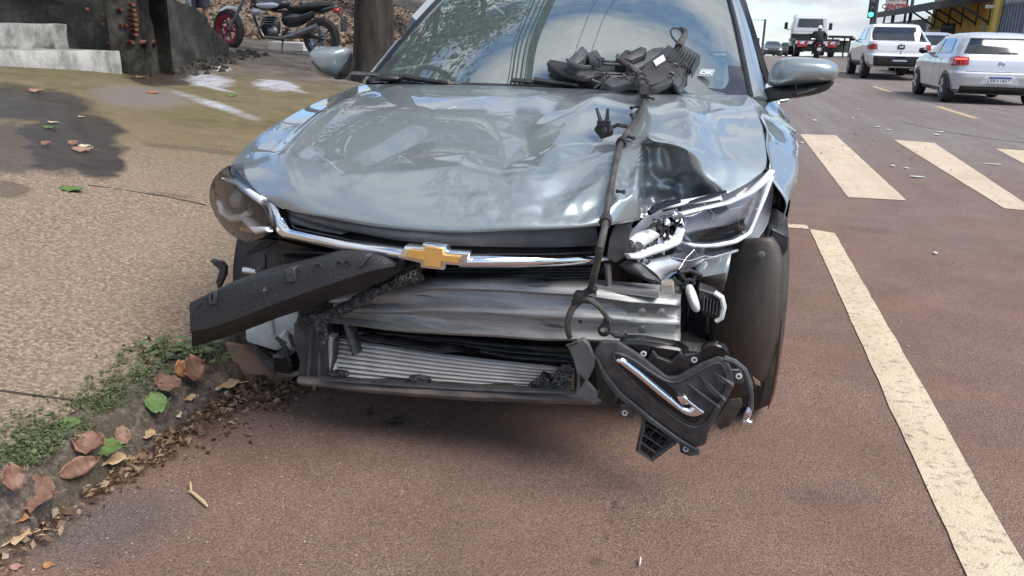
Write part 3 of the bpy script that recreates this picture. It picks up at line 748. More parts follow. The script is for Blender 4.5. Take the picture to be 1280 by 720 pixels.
b.grid(rr); b.build('glass_border', MAT['frit'], ws, angle=180)
# roof, pillars, side glass, rear end
def roof_pt(u, v):
    Y = 3.86+v*1.75; hw = lerp_tab([(0, .57), (.3, .60), (1, .56)], v); zc = lerp_tab([(0, 1.437), (.3, 1.472), (.6, 1.465), (1, 1.40)], v)
    return Lw(u*hw, Y+.10*u*u*(1-v), zc-.035*u*u-.02*u**6)
b = MB(); b.grid([[roof_pt(-1+2*i/24, j/24) for i in range(25)] for j in range(25)]); b.build('roof', MAT['paint'], car, solid=.004)
for sg in (-1, 1):
    a0, a1 = ws_pt(sg*1.0, 0), ws_pt(sg*1.0, .99)
    def apil(v, off): return ws_pt(sg, v)+Vector((sg*off, .02*off/.07, 0))
    rail_b = [Lw(sg*.785, 3.33, .952), Lw(sg*.70, 3.62, 1.14), Lw(sg*.625, 3.95, 1.36)]
    inner = [ws_pt(sg*1.0, v)+Vector((sg*.002, 0, .004)) for v in (0, .15, .3, .45, .6, .75, .9, 1.0)]
    outer = [p+Vector((sg*(.060-.012*k/7), .11-.03*k/7, -.012-.02*k/7)) for k, p in enumerate(inner)]
    b = MB(); b.band(inner, outer, .012, .03); b.build('pillar', MAT['paint'], car)
    b = MB(); b.band([p+Vector((-sg*.014, -.004, .003)) for p in inner], [p+Vector((sg*.006, .004, .003)) for p in inner], .006, .01); b.build('pillar_seal', MAT['gloss_black'], car)
    # roof rail, B and C pillars
    rail = [Lw(sg*.575, 3.97, 1.395), Lw(sg*.60, 4.4, 1.42), Lw(sg*.595, 5.0, 1.41), Lw(sg*.56, 5.6, 1.36)]
    b = MB(); b.tube(rail, .03, 8); b.build('roof_rail', MAT['paint'], car)
    gl = [Lw(sg*.775, 3.40, .965), Lw(sg*.785, 4.4, .99), Lw(sg*.775, 5.35, 1.02)]; gu = [Lw(sg*.625, 3.98, 1.37), Lw(sg*.618, 4.45, 1.40), Lw(sg*.585, 5.45, 1.355)]
    b = MB(); b.grid([spline(gl, 12), spline(gu, 12)]); b.build('side_window', MAT['side_glass'], car)
    b = MB(); b.band([gl[0], gu[0]], [gl[0]+Vector((0, .05, 0)), gu[0]+Vector((0, .05, 0))], .004, .02); b.build('window_frame', MAT['gloss_black'], car)
    b = MB(); b.band([gl[1]-Vector((0, .04, 0)), gu[1]-Vector((0, .04, 0))], [gl[1]+Vector((0, .04, 0)), gu[1]+Vector((0, .04, 0))], .004, .02); b.build('window_frame', MAT['gloss_black'], car)
    b = MB(); b.band([Lw(sg*.775, 5.33, 1.02), Lw(sg*.58, 5.40, 1.37)], [Lw(sg*.70, 6.05, 1.0), Lw(sg*.55, 5.75, 1.36)], .01, .03); b.build('rear_pillar', MAT['paint'], car)
b = MB(); b.grid([[Lw(x*.56, 5.62, 1.39-.03*x*x) for x in (-1, -.5, 0, .5, 1)], [Lw(x*.66, 6.06, 1.03) for x in (-1, -.5, 0, .5, 1)]]); b.build('rear_window', MAT['side_glass'], car)
b = MB(); b.grid([[Lw(x*.68, 6.05+.02*0, 1.02) for x in (-1, -.5, 0, .5, 1)], [Lw(x*.66, 6.40, .99) for x in (-1, -.5, 0, .5, 1)], [Lw(x*.72, 6.45, .75) for x in (-1, -.5, 0, .5, 1)], [Lw(x*.74, 6.46, .45) for x in (-1, -.5, 0, .5, 1)], [Lw(x*.70, 6.36, .22) for x in (-1, -.5, 0, .5, 1)]])
b.build('tailgate', MAT['paint'], car, solid=.004)
# --- cabin
b = MB(); b.grid([[Lw(x, y, z) for x in (-.70, -.35, 0, .35, .70)] for (y, z) in ((3.0, .90), (3.25, .93), (3.5, .93), (3.62, .86), (3.66, .6))]); b.build('dashboard', MAT['dash'], car)
b = MB(); b.box(Lw(0, 4.6, .30), (1.5, 2.9, .06)); b.build('cabin_floor', MAT['dash'], car)
for sx in (-.37, .37):
    b = MB(); b.puff([Lw(sx+a*.24, 4.28+.14*(z-.55), z) for a, z in ((-.9, .5), (-1, .8), (-.8, 1.06), (-.4, 1.1), (.4, 1.1), (.8, 1.06), (1, .8), (.9, .5))], (0, -1, .15), .06, .1); st = b.build('seat_back', MAT['interior'], car)
    b = MB(); b.puff([Lw(sx+a*.13, 4.37, z) for a, z in ((-1, 1.15), (-.9, 1.3), (-.5, 1.335), (.5, 1.335), (.9, 1.3), (1, 1.15), (.6, 1.12), (-.6, 1.12))], (0, -1, .1), .04, .05); b.tube([Lw(sx-.06, 4.37, 1.08), Lw(sx-.06, 4.37, 1.16)], .008, 6); b.tube([Lw(sx+.06, 4.37, 1.08), Lw(sx+.06, 4.37, 1.16)], .008, 6); b.build('headrest', MAT['interior'], st)
    b = MB(); b.box(Lw(sx, 4.05, .48), (.48, .5, .16)); b.build('seat_cushion', MAT['interior'], car, bevel=.05, seg=2)
b = MB(); b.box(Lw(0, 5.25, .78), (1.25, .14, .5)); [b.box(Lw(x, 5.28, 1.1), (.24, .09, .17)) for x in (-.42, 0, .42)]; b.build('rear_seat', MAT['interior'], car, bevel=.04, seg=2)
b = MB(); cw = Lw(.37, 3.72, .90); b.tube([cw+Vector((math.cos(a)*.185, math.sin(a)*.07, math.sin(a)*.17)) for a in [i*math.pi/12 for i in range(25)]], .015, 8); b.box(cw, (.15, .05, .1)); b.box(cw, (.34, .02, .03)); b.build('steering_wheel', MAT['dash'], car, bevel=.008)
b = MB(); b.box(Lw(0, 3.86, 1.33), (.24, .03, .07)); b.build('rear_view_mirror', MAT['dash'], car, bevel=.015)
# --- cowl and wipers
b = MB(); b.grid([[Lw(-.74+1.45*i/20, 2.84+.24*((i-10)/10)**2+y, z-.025*((i-10)/10)**2) for i in range(21)] for (y, z) in ((-.02, .925), (.0, .94), (.05, .945), (.085, .957), (.12, .955))])
cowl = b.build('cowl', MAT['black'], car, solid=.003)
def wiper(pts, arm, Yl):
    b = MB(); path = [on_ws(x, y, .012) for x, y in pts]; b.tube(path, .006, 6)
    b.band([p+Vector((0, .01, .010)) for p in path], [p+Vector((0, -.012, 0)) for p in path], .002, .006); wb = b.build('wiper_blade', MAT['black'], car)
    b = MB(); b.tube([on_ws(x, y, .022) for x, y in arm], [.012, .009, .008, .006][:len(arm)] if len(arm) <= 4 else .008, 6); b.build('wiper_arm', MAT['black'], car)
wiper([(440, 92), (475, 94.5), (505, 98), (540, 102.5), (575, 106)], [(505, 95.5), (530, 100), (560, 104), (600, 107)], 3)
wiper([(640, 101), (665, 103), (700, 106), (740, 108.5), (790, 111)], [(668, 100), (690, 103), (720, 107), (760, 110)], 3)
b = MB(); b.box(on_ws(562, 106.5, .02), (.035, .02, .012)); b.build('cowl_clip', MAT['white_plastic'], cowl, bevel=.003)
b = MB(); p0 = on_ws(485, 98, .02); b.box(p0, (.10, .04, .02)); b.build('wiper_pivot', MAT['black'], cowl, bevel=.008)
# --- OK sticker
sk = on_ws(883, 91, .016); n_ws = Vector((0, -.5, .86))
def frame(nrm, up=Vector((0, 0, 1))):
    z = nrm.normalized(); x = up.cross(z).normalized(); y = z.cross(x)
    return Matrix((x, y, z)).transposed().to_4x4()
Fw = frame(Vector((-.12, -.52, .85))); Fw.translation = sk-WLOC[car.name]
MAT['sticker'] = pm('sticker_film', (.30, .36, .36), (.34, .40, .40), 20, .4); MAT['white_print'] = print_mat('white_print', (.75, .77, .77))
b = MB(); b.add([Vector((x, y, 0)) for x, y in ((-.026, -.02), (.026, -.02), (.026, .024), (-.026, .024))], [(0, 1, 2, 3)]); stk = b.build('window_sticker', MAT['sticker'], ws, local=True, bevel=0); stk.data.transform(Fw)
Ft = Fw.copy(); Ft.translation = sk-WLOC[car.name]+Vector((0, -.001, .002))+(Fw.to_3x3() @ Vector((0, -.004, 0))); text_mesh('OK', 'sticker_text', .030, MAT['white_print'], stk, Ft, .0003, bold=.0008)
b = MB(); b.add([Vector((x, y, .001)) for x, y in ((-.018, .013), (.012, .013), (.012, .016), (-.018, .016))], [(0, 1, 2, 3)]); o = b.build('sticker_line', MAT['white_print'], stk, local=True); o.data.transform(Fw)
# --- door mirrors
def px_poly(pts, Y): return [P(x, y, Y(x, y) if callable(Y) else Y) for x, y in pts]
def dens(pts, n=4):
    o = []
    for a, c in zip(pts, pts[1:]+pts[:1]):
        o += [(a[0]+(c[0]-a[0])*i/n, a[1]+(c[1]-a[1])*i/n) for i in range(n)]
    return o
def round_poly(pts, n=60, it=2):
    for _ in range(it):
        q = []
        for a, c in zip(pts, pts[1:]+pts[:1]): q += [(a[0]*.75+c[0]*.25, a[1]*.75+c[1]*.25), (a[0]*.25+c[0]*.75, a[1]*.25+c[1]*.75)]
        pts = q
    return pts
capR = round_poly([(959, 109), (961, 90), (970, 75.5), (985, 71), (1010, 71.5), (1037, 75), (1048.5, 82), (1049, 91), (1043, 101), (1020, 104.5), (985, 107.5)])
b = MB(); b.puff(px_poly(capR, 3.22), (.1, -1, .05), .06, .09, 7, 3.6); mr = b.build('mirror', MAT['paint'], car, angle=60)
lowR = round_poly([(951, 130), (953, 113), (962, 108), (997, 105), (1044, 98.5), (1040, 108), (1030, 115.5), (1008, 121), (975, 124.5), (962, 127)], it=1)
b = MB(); b.puff(px_poly(lowR, 3.235), (.1, -1, -.1), .060, .085, 5); b.build('mirror_base', MAT['black'], mr, angle=60)
b = MB(); b.band([P(994.5, 105, 3.15), P(994.8, 122.5, 3.16)], [P(996, 105, 3.15), P(996.2, 122.5, 3.16)], .001, .02); b.build('mirror_seam', MAT['gloss_black'], mr)
capL = round_poly([(387, 78), (388, 65), (394, 59), (412, 57.5), (434, 58.5), (437.5, 64), (433, 78), (428, 90), (417, 98), (401, 97), (390, 90)])
b = MB(); b.puff(px_poly(capL, 3.25), (-.1, -1, .05), .06, .09, 7, 3.6); ml = b.build('mirror', MAT['paint'], car, angle=60)
b = MB(); b.puff(px_poly(round_poly([(428, 92), (437, 62), (441, 66), (436, 88), (432, 98), (424, 100), (415, 98)], it=1), 3.27), (0, -1, 0), .03, .08, 4); b.build('mirror_base', MAT['black'], ml)
b = MB(); b.band([P(389, 76, 3.185), P(400, 88, 3.18), P(420, 95, 3.185)], [P(389, 77.2, 3.185), P(400, 89.3, 3.18), P(420, 96.2, 3.185)], .001, .01); b.build('mirror_seam', MAT['gloss_black'], ml)
# --- wheels
def wheel(x, Y, sg, parent, r=.315, w=.20, rot=0, m_rim=None):
    wl = MB(); rw, wv = r*.66, w/2
    wl.lathe([(rw, -wv*.85), (r*.80, -wv), (r*.94, -wv*.92), (r, -wv*.62), (r, -wv*.3), (r*.985, -wv*.28), (r*.985, -wv*.22), (r, -wv*.2), (r, wv*.2), (r*.985, wv*.22), (r*.985, wv*.28), (r, wv*.3), (r, wv*.62), (r*.94, wv*.92), (r*.80, wv), (rw, wv*.85)], Lw(x, Y, r), (1, 0, 0), 48)
    t = wl.build('wheel', MAT['rubber'], parent, angle=25)
    b = MB(); ax = Vector((sg, 0, 0)); c = Lw(x, Y, r)
    b.lathe([(rw, -wv*.8), (rw*1.02, wv*.8), (rw*.93, wv*.86), (rw*.88, wv*.3), (rw*.86, -wv*.8)], c, ax, 40)
    for k in range(5):
        for dd in (-.13, .13):
            an = rot+k*2*math.pi/5+dd; d = Vector((0, math.cos(an), math.sin(an)))
            b.tube([c+ax*wv*.75+d*.03, c+ax*wv*.62+d*rw*.55, c+ax*wv*.55+d*rw*.92], [.03, .020, .026], 6)
    b.lathe([(.05, wv*.3), (.055, wv*.78), (.03, wv*.9), (.001, wv*.9)], c, ax, 20); b.build('rim', m_rim or MAT['dull_chrome'], t)
    return t
MAT['rim'] = pm('alloy', (.35, .36, .37), (.5, .5, .52), 8, .3, .85)
for x, Y, sg in ((-.745, WY[0], -1), (.745, WY[0], 1), (-.745, WY[1], -1), (.745, WY[1], 1)): wheel(x, Y, sg, car, .315, .20, .3, MAT['rim'])
for Yw in WY:
    for sg in (-1, 1):
        if Yw == WY[0] and sg == 1: continue
        b = MB(); b.grid([[Lw(sg*x, Yw+math.cos(R(a))*.352, .31+math.sin(R(a))*.352) for x in (.50, .60, .72, .835)] for a in range(-15, 196, 10)]); b.build('wheel_liner', MAT['liner'], car, solid=.004)

# ------------------------------------------------------------------ front end of the crashed car
def PL(pts, Y): return [P(x, y, Y(x, y) if callable(Y) else Y) for x, y in pts]
def resample(pts, n):
    pts = [Vector((x, y, 0)) for x, y in pts]; L = [0]
    for a, c in zip(pts, pts[1:]): L.append(L[-1]+(c-a).length)
    o = []
    for i in range(n):
        t = L[-1]*i/(n-1); j = 0
        while j < len(pts)-2 and L[j+1] < t: j += 1
        q = (t-L[j])/max(1e-9, L[j+1]-L[j]); p = pts[j].lerp(pts[j+1], q); o.append((p.x, p.y))
    return o
def yfront(x, y=0):              # bow of the front end in plan
    return 1.80+.20*((x-545)/200)**2 if x < 780 else 2.0+(x-780)*.0023
def pband(up, lo, Y, n=24, **k):
    u, l = resample(up, n), resample(lo, n); b = MB(); b.band(PL(u, Y), PL(l, Y), **k); return b
# dark engine bay behind everything
b = MB(); b.box(Lw(0, 2.42, .50), (1.15, .04, .52)); b.build('radiator', MAT['gloss_black'], car, bevel=.01)
b = MB(); b.box(Lw(0, 2.9, .60), (1.0, .7, .42)); b.build('engine_block', MAT['black'], car, bevel=.03, jitter=.02)
b = MB(); b.box(Lw(0, 3.4, .24), (1.3, 2.2, .10)); b.build('underbody', MAT['black'], car, bevel=.02)
for sx in (-.52, .50):
    b = MB(); b.box(Lw(sx, 2.45, .44), (.10, .7, .13)); b.build('frame_rail', MAT['black'], car, bevel=.01)
# upper grille trim
hb = [(348, 259.5), (420, 277.5), (500, 289.5), (560, 292), (640, 290.5), (700, 289), (745, 287)]
b = pband([(x, y-3) for x, y in hb], [(352, 268), (420, 286), (500, 301), (560, 307), (640, 309), (700, 309), (745, 307)], lambda x, y: yfront(x)+.06, bulge=.006, thick=.03)
gp = b.build('grille_trim', MAT['mid_grey'], car)
b = pband([(352, 267), (420, 285), (500, 300), (560, 306), (640, 308), (700, 308), (748, 306)], [(362, 290), (430, 306), (500, 318), (560, 326), (640, 326), (700, 324), (748, 322)], lambda x, y: yfront(x)+.085, bulge=-.012, thick=.02)
b.build('grille_panel', MAT['black'], car)
b = pband([(356, 264), (390, 279), (432, 291)], [(362, 279), (400, 289), (428, 293)], lambda x, y: yfront(x)+.055, bulge=.01, thick=.02); b.build('grille_wedge', MAT['mid_grey'], gp)
b = pband([(362, 284), (430, 299), (500, 311), (560, 318), (640, 317), (745, 314)], [(362, 287), (430, 302), (500, 314), (560, 321), (640, 320), (745, 317)], lambda x, y: yfront(x)+.07, bulge=.002, thick=.015); b.build('grille_slat', MAT['dark_grey'], gp)
# chrome bars
b = pband([(331, 250), (338, 252), (347, 262), (353, 276), (360, 285), (432, 301), (505, 312)], [(327, 256), (334, 268), (340, 283), (345, 291), (352, 297), (430, 314.5), (503, 325)], lambda x, y: yfront(x)+.0, n=40, bulge=.010, thick=.02)
b.build('chrome_bar', MAT['chrome'], car, angle=60)
b = pband([(578, 320.5), (640, 319.5), (700, 319), (742, 316.5), (752, 317), (765, 324)], [(574, 334), (640, 334.5), (700, 333), (742, 331), (752, 329), (766, 325.5)], lambda x, y: yfront(x)+.0, n=34, bulge=.010, thick=.02)
b.build('chrome_bar', MAT['chrome'], car, angle=60)
# badge
bow = [(496.5, 322.8), (506, 306.8), (528, 309.5), (527.4, 303.8), (558.2, 307.5), (559, 314.2), (587, 316), (579, 332.9), (555.3, 330.8), (555, 338.2), (524.6, 334.8), (525.3, 329.2)]
cx_, cy_ = 541.5, 320.8
b = MB(); b.prism(PL(bow, 1.775), (0, .03, 0)); bd = b.build('emblem', MAT['chrome'], car, bevel=.004, seg=2)
def shrink(pts, kx, ky): return [(cx_+(x-cx_)*kx, cy_+(y-cy_)*ky) for x, y in pts]
gb = [(507, 321.2), (510.5, 311.3), (531, 314), (531, 307.8), (553.5, 310.3), (554.5, 318.3), (575.5, 320.3), (572.5, 329.6), (551.5, 327), (551, 335), (528.5, 332.3), (529, 326)]
b = MB(); b.prism(PL(gb, 1.767), (0, .006, 0)); b.build('emblem_face', MAT['gold'], bd, bevel=.0015)
# active shutter slats under the bar
for k in range(6):
    y0 = 334+k*3.6
    b = pband([(545, y0+1), (640, y0+1.5), (742, y0+.5)], [(545, y0+3), (640, y0+3.4), (742, y0+2.4)], 2.02, n=8, bulge=.002, thick=.03); b.build('shutter_slat', MAT['dark_grey'], car)
b = pband([(540, 331), (640, 332), (755, 330)], [(540, 360), (640, 362), (755, 362)], 2.06, n=6, bulge=0, thick=.01); b.build('shutter_frame', MAT['gloss_black'], car)
b = pband([(755, 330), (757, 345), (757, 365)], [(763, 330), (764, 345), (764, 365)], 1.98, n=5, thick=.01); b.build('grille_stay', MAT['mid_grey'], car)
# bumper beam, pressed steel with ribs
topl = resample([(415, 372), (480, 360), (540, 350), (600, 350.5), (660, 353), (735, 358), (790, 365), (851, 372.5)], 60)
botl = resample([(412, 402), (480, 411), (540, 415), (600, 419), (660, 423), (735, 427.5), (790, 428.5), (850, 428.5)], 60)
prof = [(0, .05), (0, .0), (.05, -.014), (.13, -.018), (.19, -.006), (.23, .010), (.42, .012), (.47, .004), (.52, -.006), (.58, -.006), (.63, .004), (.68, .012), (.84, .012), (.88, -.004), (.93, -.016), (.98, -.012), (1, .0), (1, .06)]
rows = []
for (u, l) in zip(topl, botl):
    yb = 1.95+.07*((u[0]-620)/230)**2
    a, c = P(u[0], u[1], yb), P(l[0], l[1], yb); row = []
    for q, d in prof:
        v = a.lerp(c, q); v.y += d+noise.noise(Vector((v.x*6, q*3, 1)))*.006+(-.02*math.exp(-((u[0]-560)/70)**2)*(q-.5)); v.z += noise.noise(Vector((v.x*9, q*2, 5)))*.003; row.append(v)
    rows.append(row)
b = MB(); b.grid(rows); beam = b.build('bumper_beam', MAT['beam'], car, angle=60, solid=.004)
b = pband([(540, 349), (640, 350), (735, 357), (823, 364.5)], [(540, 353), (640, 354.5), (735, 361.5), (823, 373)], 1.97, n=14, bulge=.0, thick=.06); b.build('beam_flange', MAT['beam'], beam)
for (x, y) in ((803, 390), (827, 390.5), (803, 411)):
    c = P(x, y, 1.968); b = MB(); b.lathe([(.0105, 0), (.0105, .003), (.001, .003)], c, (0, -1, 0), 16); b.lathe([(.0065, .002), (.0065, .009), (.001, .009)], c, (0, -1, 0), 6); b.build('bolt', MAT['steel_bolt'], beam, smooth=False)
c = P(725.5, 402, 1.945); b = MB(); b.lathe([(.005, 0), (.001, .001)], c, (0, -1, 0), 12); b.build('bolt_hole', MAT['gloss_black'], beam)
for pts in ([(480, 372), (560, 366), (640, 367), (690, 370)],): pass
# radiator stack low down
def rad_pt(u, v, Y=2.02):
    tl, tr, bl, br = (416, 423), (720, 463), (418, 470.5), (720, 491)
    x = (tl[0]*(1-u)+tr[0]*u)*(1-v)+(bl[0]*(1-u)+br[0]*u)*v; y = (tl[1]*(1-u)+tr[1]*u)*(1-v)+(bl[1]*(1-u)+br[1]*u)*v
    y += 3*math.sin(u*3.1)
    return P(x, y, Y)
MAT['fins'] = pm('condenser_fins', (.025, .023, .021), (.07, .062, .055), 14, .6, .2, bump=.8, bscale=220, stretch=(6, 1, 1))
def slat_mat():
    s = NT('condenser_tube'); k = s.noise(5, 7, .7); br = s.ramp(s.noise(2.6, 5, .6), (.52, 0.0), (.66, .8))
    c = s.ramp(k, (.3, (.60, .555, .49)), (.7, (.84, .79, .72))); c = s.mix(br, c, (.20, .13, .09))
    s.set(Base_Color=c, Roughness=.5, Metallic=.0); return s.m
MAT['slat'] = slat_mat()
b = MB(); b.band([rad_pt(i/20, -.02, 2.05) for i in range(21)], [rad_pt(i/20, 1.02, 2.05) for i in range(21)], bulge=0, thick=.03); cond = b.build('condenser', MAT['fins'], car)
for k in range(8):
    v = .06+k*.127
    b = MB(); b.band([rad_pt(.012+.976*i/24, v-.030) for i in range(25)], [rad_pt(.012+.976*i/24, v+.030) for i in range(25)], bulge=.004, thick=.02, k=3); b.build('condenser_tube', MAT['slat'], cond, jitter=.0012, jscale=30)
b = MB(); b.band([rad_pt(-.02, -.05, 2.01), rad_pt(-.02, 1.02, 2.01)], [rad_pt(.005, -.05, 2.01), rad_pt(.005, 1.02, 2.01)], bulge=.008, thick=.03); b.build('condenser_tank', MAT['slat'], cond)
b = pband([(425, 405), (520, 414), (620, 423), (720, 428)], [(425, 420), (520, 429), (620, 441), (720, 452)], 2.07, n=12, bulge=-.01, thick=.03); b.build('air_guide', MAT['gloss_black'], car, jitter=.004, jscale=14)
for k in range(3):
    b = pband([(560+20*k, 424+7*k), (640, 432+7*k), (718, 437+7*k)], [(560+20*k, 426+7*k), (640, 434.5+7*k), (718, 439.5+7*k)], 2.04, n=8, bulge=.003, thick=.015); b.build('guide_rib', MAT['dark_grey'], car)
b = pband([(450, 418), (480, 421), (520, 429), (560, 431), (580, 436)], [(450, 424), (480, 430), (520, 437), (560, 440), (580, 440)], 2.0, n=20, bulge=.012, thick=.02); b.build('torn_seal', MAT['black'], car, jitter=.008, jscale=30)
# lower tie bar, dusty and warped
MAT['dusty'] = pm('dusty_plastic', (.055, .048, .044), (.22, .165, .135), 7, .6, rvar=.12, bump=.2, bscale=60, lo=.38, hi=.75)
b = pband([(373, 471), (420, 475), (480, 481), (560, 486), (650, 490), (752, 493)], [(378, 481), (420, 486), (480, 493), (560, 499), (650, 504), (748, 506)], lambda x, y: 1.97+.04*((x-560)/190)**2, n=40, bulge=.012, thick=.05); lb = b.build('lower_tie_bar', MAT['dusty'], car, jitter=.003, jscale=14)
b = pband([(400, 473.5), (480, 479), (560, 484), (650, 488), (748, 491)], [(400, 476), (480, 482), (560, 487.5), (650, 491.5), (748, 494)], 1.965, n=20, bulge=.003, thick=.02); b.build('tie_bar_lip', MAT['dark_grey'], lb)
# left-hand support
b = MB(); b.prism(PL([(366, 404), (385, 398), (400, 402), (413, 420), (414, 474), (372, 479), (374, 452), (368, 436)], 2.02), (0, .10, 0)); lsup = b.build('radiator_support', MAT['dark_grey'], car, bevel=.006, jitter=.003)
b = pband([(388, 412), (386, 440), (384, 470)], [(390, 412), (388, 440), (386, 470)], 2.005, n=6, thick=.02); b.build('support_rib', MAT['mid_grey'], lsup)
b = pband([(398, 440), (398, 472)], [(399.5, 440), (399.5, 472)], 2.008, n=3, thick=.02); b.build('support_rib', MAT['mid_grey'], lsup)
b = pband([(408, 478), (416, 450), (418, 424)], [(411, 478), (419, 450), (421, 424)], 2.0, n=4, thick=.02); b.build('support_rib', MAT['dark_grey'], lsup)
b = pband([(436, 404), (442, 420), (448, 442)], [(428, 402), (433, 422), (440, 444)], 1.99, n=5, bulge=.01, thick=.03); b.build('support_strap', MAT['dark_grey'], lsup)
# torn foam roll under the beam end
pth = [P(x, y, 1.90) for x, y in resample([(374, 403), (392, 397), (408, 396), (430, 386), (452, 373), (475, 362), (500, 352), (525, 343)], 40)]
b = MB(); b.tube(pth, [.014+.006*abs(noise.noise(Vector((i*.7, 1, 1)))) for i in range(40)], 10); b.build('foam_strip', MAT['torn'], car, jitter=.007, jscale=40)
b = MB(); b.tube([P(x, y, 1.89) for x, y in ((396, 400), (402, 410), (406, 425), (401, 431))], [.016, .014, .012, .009], 8); b.build('foam_strip', MAT['torn'], car, jitter=.004, jscale=30)
b = MB(); b.tube([P(x, y, 1.93) for x, y in ((470, 352), (490, 345), (515, 335), (530, 330))], [.02, .022, .02, .012], 10); b.build('foam_strip', MAT['torn'], car, jitter=.012, jscale=26)
# black bumper absorber, broken off and swung out to the left
absU = resample([(236.5, 379), (262, 366), (300, 352), (340, 342), (375, 333), (410, 322), (450, 318), (480, 322), (494, 330)], 30)
absM = resample([(238, 418), (270, 410), (305, 398), (345, 382), (390, 366), (430, 352), (462, 342), (480, 338), (494, 336)], 30)
absL = resample([(240, 434), (275, 424), (312, 411), (352, 396), (400, 380), (440, 366), (468, 356), (484, 350), (496, 342)], 30)
yb = lambda x: 1.80-.02*math.sin((x-238)/256*3.1)
rows = []
for u, m_, l in zip(absU, absM, absL):
    y = yb(u[0]); a, m2, c = P(u[0], u[1], y), P(m_[0], m_[1], y-.012), P(l[0], l[1], y+.06)
    rows.append([a+Vector((0, .11, -.0)), a+Vector((0, .006, .0)), a+Vector((0, 0, -.006)), a.lerp(m2, .5), m2+Vector((0, 0, .006)), m2+Vector((0, .006, -.002)), c, c+Vector((0, .07, 0)), a+Vector((0, .11, 0))])
b = MB(); b.grid(rows); b.add(rows[0][:-1], [tuple(range(8))]); b.add(rows[-1][:-1], [tuple(range(8))])
absb = b.build('bumper_absorber', MAT['foam'], car, angle=40, jitter=.0015, jscale=12)
def abs_ring(x, y, r, h=.006, mat='black'):
    c = P(x, y, yb(x)-.002); b = MB(); b.lathe([(r, .004), (r, -h), (r*.78, -h), (r*.74, -.001), (.0005, -.001)], c, (0, 1, 0), 20); return b.build('clip_boss', MAT[mat], absb)
abs_ring(398, 335, .012, .003); abs_ring(425, 330, .009, .004); abs_ring(435, 329, .008, .004); abs_ring(268, 403, .009, .004, 'mid_grey'); abs_ring(331, 362, .009, .006, 'dark_grey'); abs_ring(268, 379, .006, .004)
c = P(331, 362, yb(331)-.006); b = MB(); b.lathe([(.004, 0), (.004, .004), (.0005, .004)], c, (0, -1, 0), 8); b.build('clip_screw', MAT['steel_bolt'], absb)
for poly in ([(259, 366), (261, 380), (269, 381), (269, 363), (266, 364), (266, 376), (263, 376), (263, 365)], [(357, 337), (358, 352), (368, 352), (367, 336), (364, 335), (364, 340), (360, 340), (360, 336)], [(449, 333), (457, 319), (461, 321), (452, 334)]):
    b = MB(); b.prism(PL(poly, yb(poly[0][0])-.012), (0, .03, 0)); b.build('clip_tab', MAT['dark_grey'], absb, bevel=.001)
b = MB(); b.prism(PL([(243, 388), (252, 378), (257, 379), (256, 383), (246, 387)], yb(245)-.004), (0, .004, 0)); b.build('clip_slot', MAT['gloss_black'], absb, smooth=False)
# white washer bottle, brown wheel-arch flap, brackets on the left
b = MB(); b.prism(PL([(305, 412), (330, 398), (372, 388), (376, 415), (365, 430), (345, 440), (306, 428)], 2.26), (0, .14, 0)); wbm = b.build('washer_bottle', MAT['white_plastic'], car, bevel=.012, seg=2)
b = MB(); b.tube([P(352, 418, 2.20), P(362, 427, 2.21), P(368, 433, 2.22)], [.022, .020, .018], 10); b.build('bottle_neck', MAT['white_plastic'], wbm)
b = pband([(333, 400), (336, 418)], [(340, 400), (342, 417)], 2.25, n=4, bulge=.006, thick=.02); b.build('bottle_rib', MAT['white_plastic'], wbm)
b = MB(); gridpts = []
outl = [(282, 430), (320, 436), (330, 448), (346, 462), (362, 466), (374, 466), (356, 480), (339, 494), (320, 480), (300, 467), (290, 450)]
b.prism([P(x, y, 2.24+.10*math.sin((x-282)/40)) for x, y in outl], (0, .01, .004)); b.build('arch_flap', MAT['mud_liner'], car, jitter=.006, jscale=9)
b = MB(); b.puff(PL([(321, 435), (338, 441), (350, 452), (349, 466), (344, 470), (333, 460), (325, 448)], 2.18), (-.3, -1, .2), -.02, .05); b.build('duct_cup', MAT['black'], car)
b = MB(); b.box(P(358, 452, 2.14), (.065, .06, .06)); b.build('horn', MAT['gloss_black'], car, bevel=.008)
b = pband([(346, 462), (360, 465), (374, 464)], [(346, 468), (360, 471), (374, 470)], 2.12, n=5, bulge=.004, thick=.03); b.build('horn_bracket', MAT['dusty'], car)
b = MB(); [b.tube([P(x, y, 2.1), P(x+dx, y+dy, 2.1), P(x+2*dx+1, y+dy*2.4, 2.1)], .006, 6) for x, y, dx, dy in ((352, 428, 4, 6), (356, 440, 3, 5), (361, 418, 3, 7), (346, 421, 5, 4))]; b.build('wiring', MAT['black'], car, jitter=.004, jscale=30)
b = MB(); b.tube([P(305, 338, 2.12), P(334, 341, 2.12)], .012, 10); b.build('bracket_tube', MAT['dull_chrome'], car)
b = MB(); b.prism(PL([(300, 318), (336, 298), (346, 300), (330, 312), (306, 322)], 2.10), (0, .02, .0)); b.build('broken_bracket', MAT['black'], car, bevel=.002)
b = MB(); b.prism(PL([(263, 326), (276, 329), (281, 335), (280, 345), (272, 362), (270, 352), (274, 338)], 2.13), (.0, .02, .0)); b.build('torn_clip', MAT['black'], car, jitter=.003, jscale=30)
b = MB(); b.tube([P(322, 340, 2.1), P(328, 336, 2.1), P(331, 328, 2.1), P(330, 318, 2.11)], [.010, .012, .008, .006], 7); b.build('torn_clip', MAT['dark_grey'], car, jitter=.004, jscale=30)
b = MB(); b.tube([P(348, 314, 2.06), P(400, 316, 2.03), P(450, 318, 2.0)], .003, 5); b.build('release_cable', MAT['dark_grey'], car)
